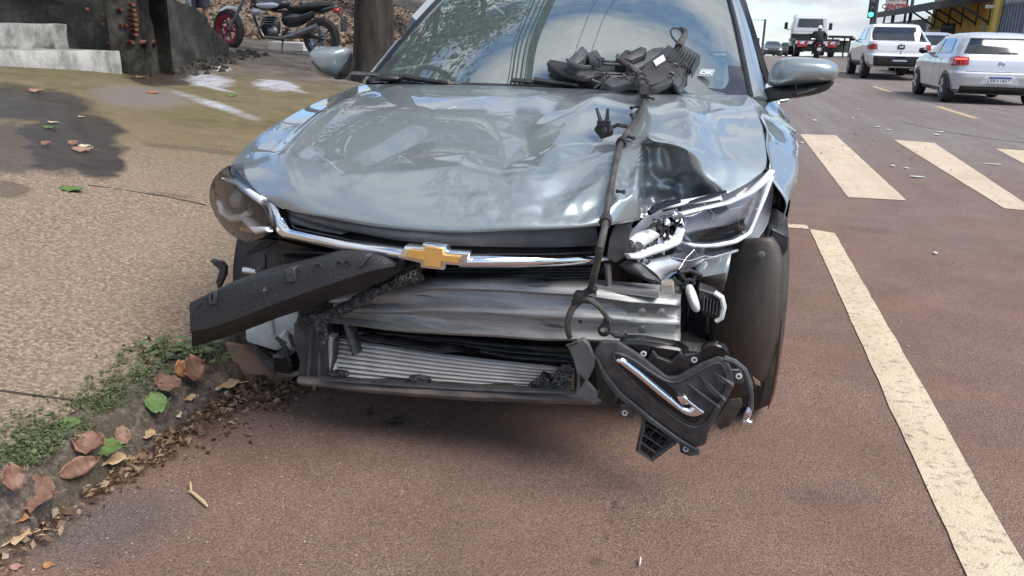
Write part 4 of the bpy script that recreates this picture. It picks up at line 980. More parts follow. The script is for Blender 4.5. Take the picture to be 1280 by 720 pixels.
b = pband([(348, 300), (420, 318), (500, 330)], [(350, 345), (420, 345), (500, 345)], 2.12, n=8, bulge=0, thick=.02); b.build('bumper_mount', MAT['gloss_black'], car)
# black foam scraps stuck on the condenser
for pts in ([(508, 476), (512, 469), (525, 468), (538, 471), (540, 480), (528, 484), (513, 483)], [(657, 484), (670, 473), (678, 465), (681, 474), (688, 480), (697, 470), (702, 456), (712, 455), (716, 464), (714, 478), (706, 488), (690, 490), (670, 489)], [(408, 466), (420, 462), (436, 464), (438, 470), (420, 473), (408, 472)]):
    b = MB(); b.puff(px_poly(dens(pts, 2), 2.00), (0, -1, 0), .018, .02, 4); b.build('foam_scrap', MAT['torn'], car, jitter=.006, jscale=40)
# crushed bracket hanging right of the condenser
pts = [(708, 434), (728, 424), (735, 432), (742, 452), (741, 462), (732, 478), (744, 490), (747, 505), (741, 507), (732, 498), (720, 494), (722, 470), (716, 450)]
b = MB(); b.prism(PL(pts, 1.93), (0, .02, 0)); b.build('bent_bracket', MAT['mid_grey'], car, bevel=.002, jitter=.005, jscale=14)
b = MB(); b.prism(PL([(724, 468), (731, 476), (725, 486)], 1.922), (0, .004, 0)); b.build('bracket_hole', MAT['gloss_black'], car, smooth=False)
b = MB(); b.prism(PL([(740, 440), (764, 450), (772, 500), (764, 514), (746, 508)], 2.0), (0, .06, 0)); b.build('air_duct', MAT['black'], car, bevel=.006, jitter=.003)

# --- left headlight
MAT['bowl'] = pm('headlight_bowl', (.34, .35, .40), (.60, .61, .66), 7, .3, .35, coat=1)
MAT['guide'] = pm('light_guide_white', (.78, .79, .81), (.88, .89, .90), 9, .22, .15, coat=1)
MAT['reflector'] = pm('headlight_reflector', (.50, .51, .53), (.85, .86, .88), 9, .30, .55, rvar=.1)
def yl(x, y=0): return 1.98+max(0, (338-x))/76*.30
outL = [(290, 206), (303, 222), (317, 236), (327, 247), (333, 254), (337, 268), (340, 284), (335, 290), (323, 300), (306, 302.5), (288, 293), (273, 276), (263.5, 256), (262, 240), (267, 224), (278, 212)]
outL = round_poly(outL, it=2)
nL = Vector((-.25, -.9, .5)).normalized()
b = MB(); b.puff([P(x, y, yl(x)+.030) for x, y in outL], nL, -.015, .16, 5); hl = b.build('headlight', MAT['black'], car)
b = MB(); b.puff([P(x, y, yl(x)) for x, y in outL], nL, .020, .0, 7, 2.6); b.f = b.f[:len(b.f)//2]; b.build('lens', MAT['clear'], hl, angle=180)
q = [P(x, y, yl(x)+.001) for x, y in outL]; q = q+q[:1]; cL = sum(q[:-1], Vector())/(len(q)-1); b = MB(); b.grid([q, [(p-cL)*1.0+cL+Vector((0, .07, 0)) for p in q]]); b.build('lamp_rim', MAT['dark_grey'], hl, solid=.002)
def ystrip(name, up, lo, f, m, par, n=16, bulge=.006, thick=.012):
    b = pband(up, lo, f, n=n, bulge=bulge, thick=thick); return b.build(name, m, par, angle=60)
ystrip('chrome_brow', [(279, 221), (296, 224), (312, 236), (329, 249)], [(280, 225), (296, 234), (310, 246), (327, 257)], lambda x, y: yl(x)-.012, MAT['guide'], hl)
ystrip('light_guide', [(275, 250), (280, 262), (290, 268), (302, 266), (309, 263)], [(270, 252), (275, 269), (288, 278), (302, 276), (312, 266)], lambda x, y: yl(x)-.012, MAT['guide'], hl)
ystrip('light_guide', [(304, 270), (312, 274), (320, 281), (334, 284)], [(302, 275), (309, 285), (320, 293), (336, 290)], lambda x, y: yl(x)-.014, MAT['guide'], hl)
ystrip('reflector_tray', [(276, 270), (290, 280), (305, 287), (322, 292)], [(284, 287), (296, 297), (308, 300), (322, 298)], lambda x, y: yl(x)+.02, MAT['dull_chrome'], hl, bulge=-.01)
ystrip('marker', [(302, 283), (312, 285), (318, 288)], [(301, 288), (311, 291), (317, 293)], lambda x, y: yl(x)+.012, MAT['gold'], hl)
c = P(297, 247, yl(298)+.022); b = MB(); b.lathe([(.040, -.05), (.042, .0), (.038, .006), (.034, .002)], c, nL, 24); pj = b.build('projector', MAT['dark_grey'], hl)
b = MB(); b.lathe([(.034*math.cos(a), -.016*math.sin(a)) for a in [i*math.pi/16 for i in range(9)]], c, -nL, 24); b.build('projector_lens', pm('lens_glass', (.10, .10, .11), (.14, .14, .15), 5, .05, .0, coat=1), pj)
ystrip('side_shroud', [(306, 244), (316, 250), (326, 257)], [(312, 264), (322, 276), (335, 284)], lambda x, y: yl(x)+.03, MAT['black'], hl, bulge=-.006)
# --- right headlight, smashed
def yr(x, y=0): return 1.99+(x-785)/182*.44
outR = [(785, 318), (786, 292), (796, 281), (814, 263), (829, 254), (854, 250), (899, 242), (929, 228), (948, 216), (966, 213), (967, 238), (963.5, 266), (959, 283), (946, 301), (929, 312), (910, 322), (876, 331), (845, 340), (830, 353), (818, 345), (805, 332), (792, 325)]
outR = round_poly(outR, it=1)
nR = Vector((.25, -.9, .55)).normalized()
b = MB(); b.puff([P(x, y, yr(x)+.06) for x, y in outR], nR, -.02, .14, 4); hr = b.build('headlight', MAT['bowl'], car)
hr['label'] = 'smashed headlight with its inner half broken open'
lensR = round_poly([(848, 300), (852, 272), (880, 252), (915, 240), (945, 219), (966, 214), (966.5, 240), (962, 268), (956, 284), (942, 301), (915, 317), (880, 328), (846, 339), (838, 325)], it=2)
b = MB(); b.puff([P(x, y, yr(x)-.012) for x, y in lensR], nR, .03, 0, 7, 2.4); b.f = b.f[:len(b.f)//2]; b.build('lens', MAT['clear'], hr, angle=180)
ystrip('reflector_bowl', [(855, 272), (885, 262), (915, 255), (942, 246)], [(858, 300), (885, 303), (915, 302), (938, 292)], lambda x, y: yr(x)+.022, MAT['bowl'], hr, n=18, bulge=-.012)
ystrip('dark_bezel', [(860, 292), (880, 287), (908, 282), (932, 273)], [(868, 300), (885, 303), (912, 300), (936, 285)], lambda x, y: yr(x)+.008, MAT['gloss_black'], hr, bulge=-.01)
ystrip('light_guide', [(849, 299), (856, 303), (868, 303.5), (891, 303), (916, 299), (934, 290), (944, 266), (954, 244), (964, 219)], [(853, 305), (866, 310), (880, 310.5), (897, 310), (921, 305), (938, 294), (948, 269), (957.5, 246), (966, 221)], lambda x, y: yr(x)-.032, MAT['guide'], hr, n=40, bulge=.008)
ystrip('light_guide', [(785, 317.5), (797, 317), (812, 311), (830, 305), (845, 299), (851, 285)], [(788, 324), (800, 325), (815, 319), (834, 313), (851, 306), (857, 287)], lambda x, y: yr(x)-.036, MAT['guide'], hr, n=26, bulge=.006)
ystrip('chrome_brow', [(851, 266), (880, 259), (910, 252), (940, 238), (955, 224), (966, 212)], [(853, 270), (880, 263), (912, 256.5), (943, 243), (959, 228), (967, 217)], lambda x, y: yr(x)-.028, MAT['guide'], hr, n=26, bulge=.005)
ystrip('chrome_brow', [(829, 253), (850, 251), (875, 247), (900, 242)], [(830, 262), (850, 258), (876, 255), (902, 252)], lambda x, y: yr(x)-.006, MAT['guide'], hr, n=14, bulge=.004)
ystrip('dark_bezel', [(850, 258), (875, 252), (898, 245)], [(852, 264), (876, 260), (902, 254)], lambda x, y: yr(x)-.008, MAT['gloss_black'], hr, n=10, bulge=.002)
ystrip('dark_bezel', [(888, 264), (900, 260), (911, 258)], [(893, 268), (902, 267), (911, 261)], lambda x, y: yr(x)-.004, MAT['black'], hr, n=8, bulge=.001)
ystrip('lower_tray', [(800, 328), (830, 322), (855, 315), (880, 316), (920, 309)], [(826, 350), (838, 341), (858, 336), (882, 329), (918, 317)], lambda x, y: yr(x)-.002, MAT['reflector'], hr, n=20, bulge=.012)
ystrip('reflector_bowl', [(790, 300), (800, 292), (814, 287)], [(795, 314), (810, 306), (824, 296)], lambda x, y: yr(x)-.002, MAT['white_plastic'], hr, n=8, bulge=.012)
ystrip('dark_bezel', [(806, 312), (818, 300), (832, 290)], [(812, 316), (826, 308), (842, 300)], lambda x, y: yr(x)+.002, MAT['gloss_black'], hr, n=8, bulge=-.01)
ystrip('dark_bezel', [(800, 326), (825, 316), (846, 309)], [(812, 334), (836, 325), (857, 316)], lambda x, y: yr(x)+.002, MAT['gloss_black'], hr, n=8, bulge=-.01)
c = P(836, 288, yr(836)+.04); b = MB(); b.lathe([(.030, .02), (.034, .0), (.03, -.01), (.026, .0), (.001, .012)], c, nR, 18); b.build('projector', MAT['gloss_black'], hr)
random.seed(11)
for nm, m, cnt in (('broken_bits', 'black', 26), ('broken_chrome', 'chrome', 9), ('broken_clear', 'clear', 26), ('broken_trim', 'bowl', 22)):
    b = MB()
    for i in range(cnt):
        u = random.random(); x = 792+u*58; y = 318-u*40+random.uniform(-24, 24)*(.5+.5*math.sin(u*3.1))
        c = P(x, y, yr(x)+random.uniform(-.03, .02)); r_ = random.uniform(.006, .022)
        d1 = Vector((random.gauss(0, 1), random.gauss(0, 1), random.gauss(0, 1))).normalized(); d2 = d1.orthogonal().normalized()*random.uniform(.2, .7); nn = d1.cross(d2).normalized()*.003
        b.prism([c-d1*r_, c+d2*r_, c+d1*r_*random.uniform(.4, 1.2), c-d2*r_*.6], nn)
    o = b.build(nm, MAT[m], hr, smooth=False); o['kind'] = 'stuff'
for pts in ([(852, 262), (858, 276), (853, 290), (862, 300), (872, 320)], [(900, 243), (912, 262), (922, 270), (925, 286), (938, 300)], [(880, 254), (893, 268), (888, 280)], [(840, 322), (862, 326), (880, 320), (905, 322)], [(912, 262), (930, 258), (950, 262)], [(848, 338), (858, 322), (868, 312)]):
    b = MB(); b.tube([P(x, y, yr(x)-.040) for x, y in pts], .0007, 4); b.build('lens_crack', MAT['guide'], hr)
# torn black seal between bonnet and headlight
pts = [(757, 322), (762, 300), (768, 285), (778, 275), (786, 262), (794, 247), (795, 262), (790, 272), (795, 274), (787, 284), (790, 287), (785, 296), (787, 312), (778, 325), (768, 330)]
b = MB(); b.prism([P(x, y, 1.96+.0012*(x-760)) for x, y in pts], (0, .012, 0)); b.build('torn_seal', MAT['black'], car, bevel=.002, jitter=.006, jscale=12)
b = MB(); b.puff(px_poly(dens([(772, 330), (785, 325), (800, 330), (815, 343), (828, 354), (818, 356), (800, 345), (780, 338)], 2), 1.99), (0, -1, 0), .02, .02, 3); b.build('headlight_mount', MAT['black'], car, jitter=.005, jscale=30)
b = MB(); b.tube([P(812, 266, 2.03), P(822, 258, 2.05), P(834, 254, 2.08), P(850, 251, 2.10)], [.007, .010, .008, .005], 7); b.build('torn_seal', MAT['gloss_black'], car, jitter=.003)
b = MB(); pth = spline([P(829, 262, 2.11), P(862, 253, 2.17), P(897, 243, 2.25), P(925, 230, 2.33), P(945, 216, 2.40), P(958, 211, 2.43)], 16); b.tube(pth, .006, 6); b.build('bonnet_seal', MAT['gloss_black'], car)
# inner wing, module, wheel-arch liner on the right
b = MB(); b.grid([PL(resample([(868, 330), (888, 326), (914, 316)], 8), 2.20), PL(resample([(870, 345), (890, 344), (910, 340)], 8), 2.18), PL(resample([(873, 352), (892, 360), (905, 364)], 8), 2.22)]); b.build('inner_wing', MAT['paint'], car, solid=.003, jitter=.006, jscale=14)
b = MB(); b.puff(px_poly(round_poly([(856, 358), (863, 354), (869, 362), (876, 384), (873, 391), (865, 389), (858, 372)], it=2), 2.05), (0, -1, 0), .02, .03, 4); b.build('connector_cap', MAT['white_plastic'], car)
b = MB(); b.prism(PL([(872, 360), (892, 366), (904, 374), (898, 398), (880, 396), (874, 384)], 2.08), (0, .06, 0)); md = b.build('connector_block', MAT['black'], car, bevel=.004)
for k in range(5):
    b = MB(); b.box(P(880+k*4, 379+k*1.5, 2.072), (.003, .012, .035)); b.build('connector_rib', MAT['dark_grey'], md)
b = MB(); b.tube([P(x, y, 2.07) for x, y in ((893, 366), (903, 372), (905.5, 384), (901, 397), (894, 402))], .007, 7); b.build('connector_rim', MAT['white_plastic'], md, jitter=.003, jscale=30)
b = MB(); b.prism(PL([(824, 357), (842, 354), (843, 370), (826, 372)], 2.04), (0, .05, 0)); b.build('crash_box', pm('beige_metal', (.30, .26, .22), (.38, .34, .30), 12, .6), car, bevel=.003)
b = MB(); [b.tube([P(x, y, 2.08), P(x+6, y+8, 2.05), P(x+14, y+7, 2.07), P(x+20, y+1, 2.1)], .005, 6) for x, y in ((842, 348), (848, 352), (852, 343))]; b.build('wiring', MAT['black'], car)
b = MB(); b.tube([P(848, 340, 2.02), P(862, 338, 2.05), P(876, 344, 2.08), P(870, 347, 2.1)], .006, 6); b.build('wiring', MAT['black'], car)
MAT['arch'] = MAT['liner']
edge_r = [(966, 296), (974, 306), (981, 330), (978.5, 360), (976, 400), (972, 430), (966, 470)]
edge_l = [(905, 300), (897, 335), (890, 370), (886, 400), (887, 440), (893, 480), (905, 512)]
rows = []
ur, ul = resample(edge_r, 26), resample(edge_l, 26)
for k, (r_, l_) in enumerate(zip(ur, ul)):
    row = []
    for j in range(13):
        q = j/12; x, y = l_[0]+(r_[0]-l_[0])*q, l_[1]+(r_[1]-l_[1])*q
        Yd = 2.27+.03*math.sin(k/25*3.1)*-1+.10*(1-q)**2+.02*q**6
        v = P(x, y, Yd); v.y += noise.noise(v*6)*.006; row.append(v)
    rows.append(row)
b = MB(); b.grid(rows); arch = b.build('wheel_liner', MAT['liner'], car, angle=70, solid=.003); arch['label'] = 'loose dusty black liner hanging in front of the tyre'
MAT['rust_edge'] = pm('red_dust_edge', (.09, .045, .03), (.17, .085, .055), 9, .9)
for (x, y) in ((952, 318), (962, 379)):
    c = P(x, y, 2.262); b = MB(); b.lathe([(.010, 0), (.010, .003), (.004, .005), (.001, .005)], c, (0, -1, 0), 12); b.build('liner_clip', MAT['mid_grey'], arch)
b = MB(); b.prism(PL([(958, 373), (970, 372), (966, 380), (966, 395), (965, 412), (961, 395)], 2.265), (0, .004, 0)); b.build('liner_tab', MAT['dusty'], arch, bevel=.001, jitter=.002)
b = MB(); b.tube([P(x, y, 2.27+.0) for x, y in ((978, 398), (975, 430), (972, 460), (967, 490), (960, 512))], [.002, .005, .006, .005, .002], 7); b.build('liner_edge', MAT['rust_edge'], arch)
b = MB(); b.prism(PL([(964, 283), (972, 288), (986, 296), (985, 312), (978, 322), (968, 312), (962, 296)], 2.36), (0, .06, 0)); ft = b.build('fender_bracket', MAT['black'], car, bevel=.004, jitter=.006, jscale=20)
b = MB(); b.box(P(966, 309, 2.34), (.018, .02, .02)); b.build('white_clip', MAT['white_plastic'], ft, bevel=.002)
# --- things lying on or hanging from the wreck
# hanging fog light panel
fog = thing('fog_light_panel', (P(830, 500, 1.86).x, 1.86, .08), 'broken black fog light panel with an L-shaped chrome strip, hanging under the beam', 'car part')
FY = lambda x, y: 1.84+(y-440)*.0006+(x-740)*.00012
def fog_part(name, pts, m, dy=0, ext=.02, bevel=.002, par=None, **k):
    b = MB(); b.prism([P(x, y, FY(x, y)+dy) for x, y in pts], (0, ext, 0)); return b.build(name, MAT[m], par or fog, bevel=bevel, **k)
pl = [(742, 440), (752, 427), (772, 428.5), (800, 446), (822, 463), (834, 472), (846, 471.5), (880, 453), (897, 446), (907, 449), (914, 463), (918, 481), (909, 500), (894, 526), (886, 541), (882, 556), (871, 560), (850, 547), (815, 521), (776, 490), (758, 468)]
panel = fog_part('panel', pl, 'dark_grey', 0, .022, .005, seg=2)
rim = [(765, 443), (772, 440.5), (790, 448), (815, 466), (836, 478), (850, 477), (882, 459), (898, 452), (905, 460), (910, 478), (902, 497), (888, 522), (876, 534), (862, 534), (842, 522), (806, 492), (776, 462)]
b = MB(); pr = [P(x, y, FY(x, y)-.003) for x, y in round_poly(rim, it=2)]; b.tube(pr+pr[:2], .0028, 6, cap=False); b.build('panel_ridge', MAT['dark_grey'], panel)
fog_part('panel_recess', round_poly([(767, 446), (774, 444), (815, 470), (838, 482), (852, 499), (878, 517), (872, 529), (860, 528), (806, 489)], it=1), 'gloss_black', -.002, .003, 0, panel)
b = pband([(772, 448), (779, 448), (800, 464), (826, 486), (842, 499), (852, 508), (862, 512), (868, 508)], [(769, 451), (776, 456), (798, 473), (824, 495), (842, 509), (858, 520), (870, 522), (882, 517)], lambda x, y: FY(x, y)-.008, n=30, bulge=.006, thick=.01); b.build('chrome_strip', MAT['chrome'], panel, angle=60)
b = pband([(846, 496), (856, 495), (866, 503), (880, 514)], [(853, 506), (861, 505), (868, 511), (877, 518)], lambda x, y: FY(x, y)-.010, n=12, bulge=.004, thick=.01); b.build('chrome_strip', MAT['chrome'], panel, angle=60)
for tri in ([(859, 479), (899.5, 505), (897, 508), (878, 496)], [(874, 468.5), (907, 497), (903, 501), (888, 490)], [(889, 461), (917, 479), (914, 483), (900, 477)]):
    a = [P(x, y, FY(x, y)-.002) for x, y in tri]; b = MB(); top = [a[0], a[1]+Vector((0, -.024, 0)), a[2], a[3]]
    b.add(top+[p+Vector((0, .012, 0)) for p in a], [(0, 1, 2, 3), (4, 5, 6, 7), (0, 4, 5, 1), (1, 5, 6, 2), (2, 6, 7, 3), (3, 7, 4, 0)]); b.build('air_fin', MAT['mid_grey'], panel, angle=20)
def tab(pts, c, wash=True, m='dark_grey', dy=.012):
    t = fog_part('mounting_tab', pts, m, dy, .008, .002)
    if wash:
        q = P(c[0], c[1], FY(*c)+dy-.001); b = MB(); b.lathe([(.0075, 0), (.0075, .002), (.0035, .0025), (.0033, -.001)], q, (0, -1, 0), 12); b.build('washer', MAT['white_plastic'], t)
        b = MB(); b.lathe([(.0035, .001), (.0005, .001)], q, (0, -1, 0), 10); b.build('washer_hole', MAT['gloss_black'], t)
tab([(790, 432), (812, 434), (818, 450), (800, 452), (790, 445)], (804.5, 442), dy=.03); tab([(775, 505), (794, 505), (791, 524), (774, 521)], (781, 516))
tab([(848, 549), (875, 562), (874, 569), (861, 570.5), (850, 566)], (857.5, 561)); tab([(855, 444), (880, 440), (884, 452), (868, 460), (856, 458)], (868, 449.5), dy=.02); tab([(912, 462), (926, 462), (930, 478), (920, 482), (913, 475)], (923.5, 470))
fog_part('duct_mouth', round_poly([(808, 450), (816, 438), (822, 446), (838, 452), (850, 440), (862, 458), (848, 470), (834, 471)], it=0), 'black', .015, .05, .003, jitter=.002)
fog_part('upper_duct', round_poly([(876, 436), (886, 430), (902, 432), (911, 440), (911, 449), (898, 446), (880, 452), (876, 446)], it=1), 'gloss_black', .008, .03, .004)
fog_part('rear_duct', [(770, 428), (800, 428), (850, 436), (862, 446), (840, 470), (815, 458)], 'gloss_black', .03, .06, .006)
fog_part('lower_lip', [(742, 440), (758, 468), (776, 491), (815, 523), (850, 549), (872, 562), (868, 566), (846, 554), (810, 528), (770, 496), (752, 472)], 'dark_grey', -.004, .026, .004)
fog_part('splash_flap', [(893, 527), (912, 500), (926, 498), (928, 506), (912, 533), (900, 537)], 'dusty', .02, .006, .001)
# honeycomb grille piece
hx = [(804, 515), (820, 508), (850, 530), (851, 547), (814, 575), (797, 562), (804, 532)]
b = MB(); q = [P(x, y, FY(x, y)+.01) for x, y in hx]; b.tube(q+q[:1], .006, 6); gm = b.build('mesh_frame', MAT['dark_grey'], fog)
for (x0, y0, x1, y1) in ((806, 530, 842, 552), (803, 543, 832, 562), (801, 553, 822, 568), (815, 570, 851, 535), (807, 567, 846, 526), (802, 556, 836, 521), (805, 538, 826, 514), (808, 519, 850, 545)):
    b = MB(); p0, p1 = P(x0, y0, FY(x0, y0)+.012), P(x1, y1, FY(x1, y1)+.012); b.band([p0+Vector((0, 0, .0018)), p1+Vector((0, 0, .0018))], [p0-Vector((0, 0, .0018)), p1-Vector((0, 0, .0018))], .001, .02, back=(0, 1, 0)); b.build('mesh_bar', MAT['dark_grey'], gm)
b = MB(); b.prism([P(x, y, FY(x, y)+.045) for x, y in hx], (0, .004, 0)); b.build('mesh_back', MAT['gloss_black'], gm, smooth=False)
b = MB(); b.tube([P(x, y, 1.85) for x, y in ((905, 448), (918, 452), (930, 462), (936, 478), (939, 495), (938, 512))], [.008, .007, .007, .008, .006, .007], 8); arm = b.build('sensor_arm', MAT['dark_grey'], fog)
b = MB(); b.tube([P(938, 508, 1.85), P(935, 517, 1.85), P(930, 528, 1.85)], [.007, .009, .009], 8); b.box(P(934, 527, 1.85), (.022, .02, .012)); b.build('sensor', MAT['dull_chrome'], arm, bevel=.002)
b = MB(); b.prism(PL([(941, 471), (950, 478), (951, 483), (944, 480)], 1.9), (0, .003, 0)); b.build('torn_flake', MAT['mud_liner'], fog)
# wiring harness
hw = thing('wiring_harness', (P(760, 260, 1.85).x, 1.9, .7), 'long dark wiring harness draped over the bonnet and looped on the bumper beam', 'wiring')
onh = [(803, 106), (807, 117), (803, 134), (795, 150), (784, 165), (775, 182), (770, 200), (766, 222), (762, 245), (758, 268)]
path = [on_ws(790, 80, .06), on_ws(799, 90, .07)]+[on_hood(x, y, .014) for x, y in onh]+[P(755, 290, 1.80), P(750, 310, 1.785), P(746, 330, 1.79), P(741, 350, 1.83), P(738, 362, 1.90)]
path = spline(path, 70)
b = MB(); b.tube(path, [.0080+.0028*abs(noise.noise(Vector((i*.5, 2, 2)))) for i in range(70)], 9); trunk = b.build('cable_trunk', MAT['hose'], hw)
MAT['tape'] = pm('tape', (.02, .018, .017), (.05, .045, .042), 30, .55, bump=.4)
for k in (14, 22, 29, 41, 46, 55, 63):
    b = MB(); p = path[k]; d = (path[k+1]-path[k-1]).normalized(); b.tube([p-d*.012, p, p+d*.012], .0145, 8); o = b.build('tape_band', MAT['tape'], trunk, jitter=.002, jscale=60)
for (x, y, dx_, dy_) in ((808, 121, 9, 3), (771, 239, 9, 1), (792, 152, -3, -9), (797, 133, -8, 2), (783, 170, 9, 3)):
    p = on_hood(x, y, .012); q = on_hood(x+dx_, y+dy_, .02); b = MB(); b.tube([p, p.lerp(q, .6), q], [.005, .003, .006], 6); b.build('cable_clip', MAT['black'], trunk)
b = MB(); b.tube([on_hood(783, 158, .014), on_hood(772, 156, .03), on_hood(763, 160, .022), on_hood(757, 164, .02)], .0055, 7); br = b.build('cable_branch', MAT['hose'], hw)
b = MB(); b.tube([on_hood(762, 163, .03), on_hood(753, 164, .03), on_hood(748, 160, .03)], [.016, .021, .013], 10); b.box(on_hood(755, 159, .05), (.035, .03, .035)); pc = b.build('plug', MAT['black'], hw, bevel=.003, jitter=.003, jscale=40)
for dx_ in (-3, 2):
    p = on_hood(755+dx_, 157, .05); b = MB(); b.tube([p, p+Vector((dx_*.002, 0, .02)), p+Vector((dx_*.004-.004, 0, .045))], [.008, .006, .004], 6); b.build('plug_prong', MAT['dark_grey'], pc, jitter=.002, jscale=50)
loop = spline([P(738, 362, 1.91), P(727, 374, 1.90), P(716, 385, 1.89), P(710.5, 398, 1.89), P(709.5, 411, 1.90), P(712, 421, 1.92)], 20)
b = MB(); b.tube(loop, [.010-.003*i/19 for i in range(20)], 8); b.build('cable_loop', MAT['hose'], hw)
loop = spline([P(722, 376, 1.89), P(735, 374, 1.88), P(748, 383, 1.88), P(757, 394, 1.89), P(761, 404, 1.90)], 18); b = MB(); b.tube(loop, .0065, 8); b.build('cable_loop', MAT['hose'], hw)
b = MB(); b.box(P(731, 371, 1.9), (.05, .03, .025)); b.tube([P(715, 380, 1.89), P(725, 372, 1.89), P(738, 364, 1.9), P(741, 358, 1.9)], [.008, .014, .012, .014], 8); b.build('connector', MAT['black'], hw, bevel=.003, jitter=.004, jscale=40)
c = P(755, 413, 1.90); b = MB(); b.lathe([(.014, .012), (.016, 0), (.013, -.01), (.004, -.013), (.001, -.013)], c, (0, 1, 0), 14); b.box(P(759, 405, 1.9), (.018, .02, .03)); cn = b.build('connector', MAT['black'], hw, bevel=.002)
b = MB(); b.lathe([(.0055, 0), (.0055, .004), (.001, .004)], P(753.5, 412, 1.887), (0, -1, 0), 8); b.build('connector_pin', MAT['chrome'], cn)
b = MB(); b.tube([P(762, 414, 1.9), P(770, 419, 1.9), P(778, 418, 1.9), P(783, 413, 1.9)], [.006, .007, .009, .006], 7); b.build('connector', MAT['hose'], hw, jitter=.004, jscale=40)
b = MB(); b.tube([P(708, 432, 1.92), P(722, 428, 1.92)], .004, 6); b.build('cable_tail', MAT['hose'], hw)
# broken headlight housing lying under the windscreen
Q = lambda x, y, l=.03: on_ws(x, y, l) if y < 101 else P(x, y, 2.93-l*1.6)
bh = thing('broken_lamp_housing', tuple(P(775, 108, 2.93)), 'torn black headlight housing with bare fins lying at the foot of the windscreen', 'car part')
def bh_part(name, pts, m, l=.03, th=.03, par=None, bevel=.003, **k):
    q = [Q(x, y, l) for x, y in pts]; b = MB(); b.prism(q, Vector((0, .25, -.97))*th); return b.build(name, MAT[m], par or bh, bevel=bevel, **k)
back = bh_part('back_shell', [(684, 80), (696, 90), (727, 98.5), (752, 102.5), (765, 109), (795, 112.5), (820, 112), (841, 104), (851, 114), (857, 97), (840, 80), (800, 74), (767, 78), (748, 70), (727, 62), (706, 79)], 'black', .030, .028, jitter=.003, jscale=20)
bh_part('lamp_wing', [(683, 78), (687, 73.5), (706, 77), (722, 81), (738, 86), (750, 82), (752, 92), (736, 97), (727, 98), (700, 91)], 'black', .05, .015)
bh_part('lamp_lobe', [(708, 76), (727.5, 56.5), (735, 63), (730, 72), (720, 80)], 'dark_grey', .085, .05)
bh_part('lamp_lobe', [(733, 66), (741, 62), (747, 61.5), (752, 70), (750, 78), (738, 76)], 'dark_grey', .075, .04, jitter=.004)
b = MB(); b.tube([Q(712, 77, .08), Q(720, 83, .09), Q(731, 85, .09), Q(737, 84, .08)], [.007, .010, .010, .008], 8); b.tube([Q(709, 74, .08), Q(716, 83, .075), Q(724, 88, .07)], .006, 7); b.build('hose_stub', MAT['dark_grey'], bh)
for (y, a, c) in ((76.5, 752, 786), (80, 752, 784), (92, 752, 800), (96, 756, 815)):
    b = MB(); b.tube([Q(a, y, .07), Q(c, y+1, .07)], .006, 6); b.build('lamp_rib', MAT['dark_grey'], back)
bh_part('lamp_tray', [(752, 102), (754, 94), (775, 97), (795, 96), (806, 97), (800, 106), (786, 106), (766, 110.5)], 'dark_grey', .085, .02, jitter=.004, jscale=20)
bh_part('lamp_block', [(798, 93), (806, 80), (836, 54), (850, 66), (861, 86), (846, 98), (830, 100), (812, 104)], 'black', .095, .06, bevel=.005)
bh_part('lamp_cap', [(770, 72), (782, 62), (790, 64), (800, 57), (808, 60), (806, 68), (790, 74)], 'black', .09, .05, jitter=.006, jscale=26)
bh_part('lamp_cover', [(768, 76), (785, 66), (795, 72), (815, 60), (830, 58), (826, 66), (806, 80), (796, 86), (780, 80)], 'dark_grey', .07, .04)
b = MB(); q = [Q(x, y, .100) for x, y in ((816.5, 76), (829, 68), (832, 74.5), (820, 82))]; b.prism(q, Vector((0, .25, -.97))*.003); b.build('paper_label', MAT['white_plastic'], bh)
for k in range(9):
    t = k/8; x, y = 846+t*28, 54+t*15; x2, y2 = x-12+t*2, y+17+t*1
    p0, p1 = Q(x, y, .12), Q(x2, y2, .105); b = MB(); d = Vector((.25, 0, .97)); s_ = Vector((.006, 0, 0))
    b.band([p0+s_*.2, p1+s_*.2], [p0-s_*.2, p1-s_*.2], .0, .035, back=(.1, .6, -.8)); b.build('heat_fin', MAT['dark_grey'], bh)
bh_part('heat_sink', [(843, 55), (850, 53), (876, 68), (866, 86), (860, 86)], 'dark_grey', .085, .02)
b = MB(); b.tube([Q(x, y, .10) for x, y in ((846, 53), (840, 46), (838, 39), (841, 35), (848, 36), (853, 40))], .0035, 6); b.build('wire_end', MAT['black'], bh)
b = MB(); b.tube([Q(x, y, .10) for x, y in ((850, 35), (855, 38), (856, 45), (852, 52), (849, 57))], [.006, .011, .012, .013, .010], 8); b.build('wire_end', MAT['hose'], bh, jitter=.004, jscale=60)
bh_part('lamp_foot', [(841, 102), (852, 90), (858, 96), (852, 114), (847, 113)], 'dark_grey', .09, .015, jitter=.005, jscale=40)
bh_part('lamp_foot', [(806, 108), (830, 98), (842, 96), (840, 103), (822, 112), (812, 111)], 'dark_grey', .085, .015, jitter=.003)
b = MB()
for i in range(40):
    x = random.choice((random.uniform(745, 760), random.uniform(835, 856), random.uniform(770, 800))); y = random.uniform(70, 108) if x < 765 else random.uniform(66, 106)
    p = Q(x, y, random.uniform(.08, .10)); d = Vector((random.gauss(0, 1), random.gauss(0, .4), random.gauss(0, 1)))*.012; b.tube([p-d, p+Vector((0, 0, random.uniform(-.006, .006))), p+d], random.uniform(.002, .004), 5)
o = b.build('torn_bits', MAT['dark_grey'], bh); o['kind'] = 'stuff'
b = MB(); pth = spline([Q(775, 76, .10), Q(785, 82, .12), Q(796, 87, .13), Q(803, 96, .12), on_hood(805, 112, .03)], 20); b.tube(pth, .010, 8); b.build('cable_end', MAT['hose'], bh)

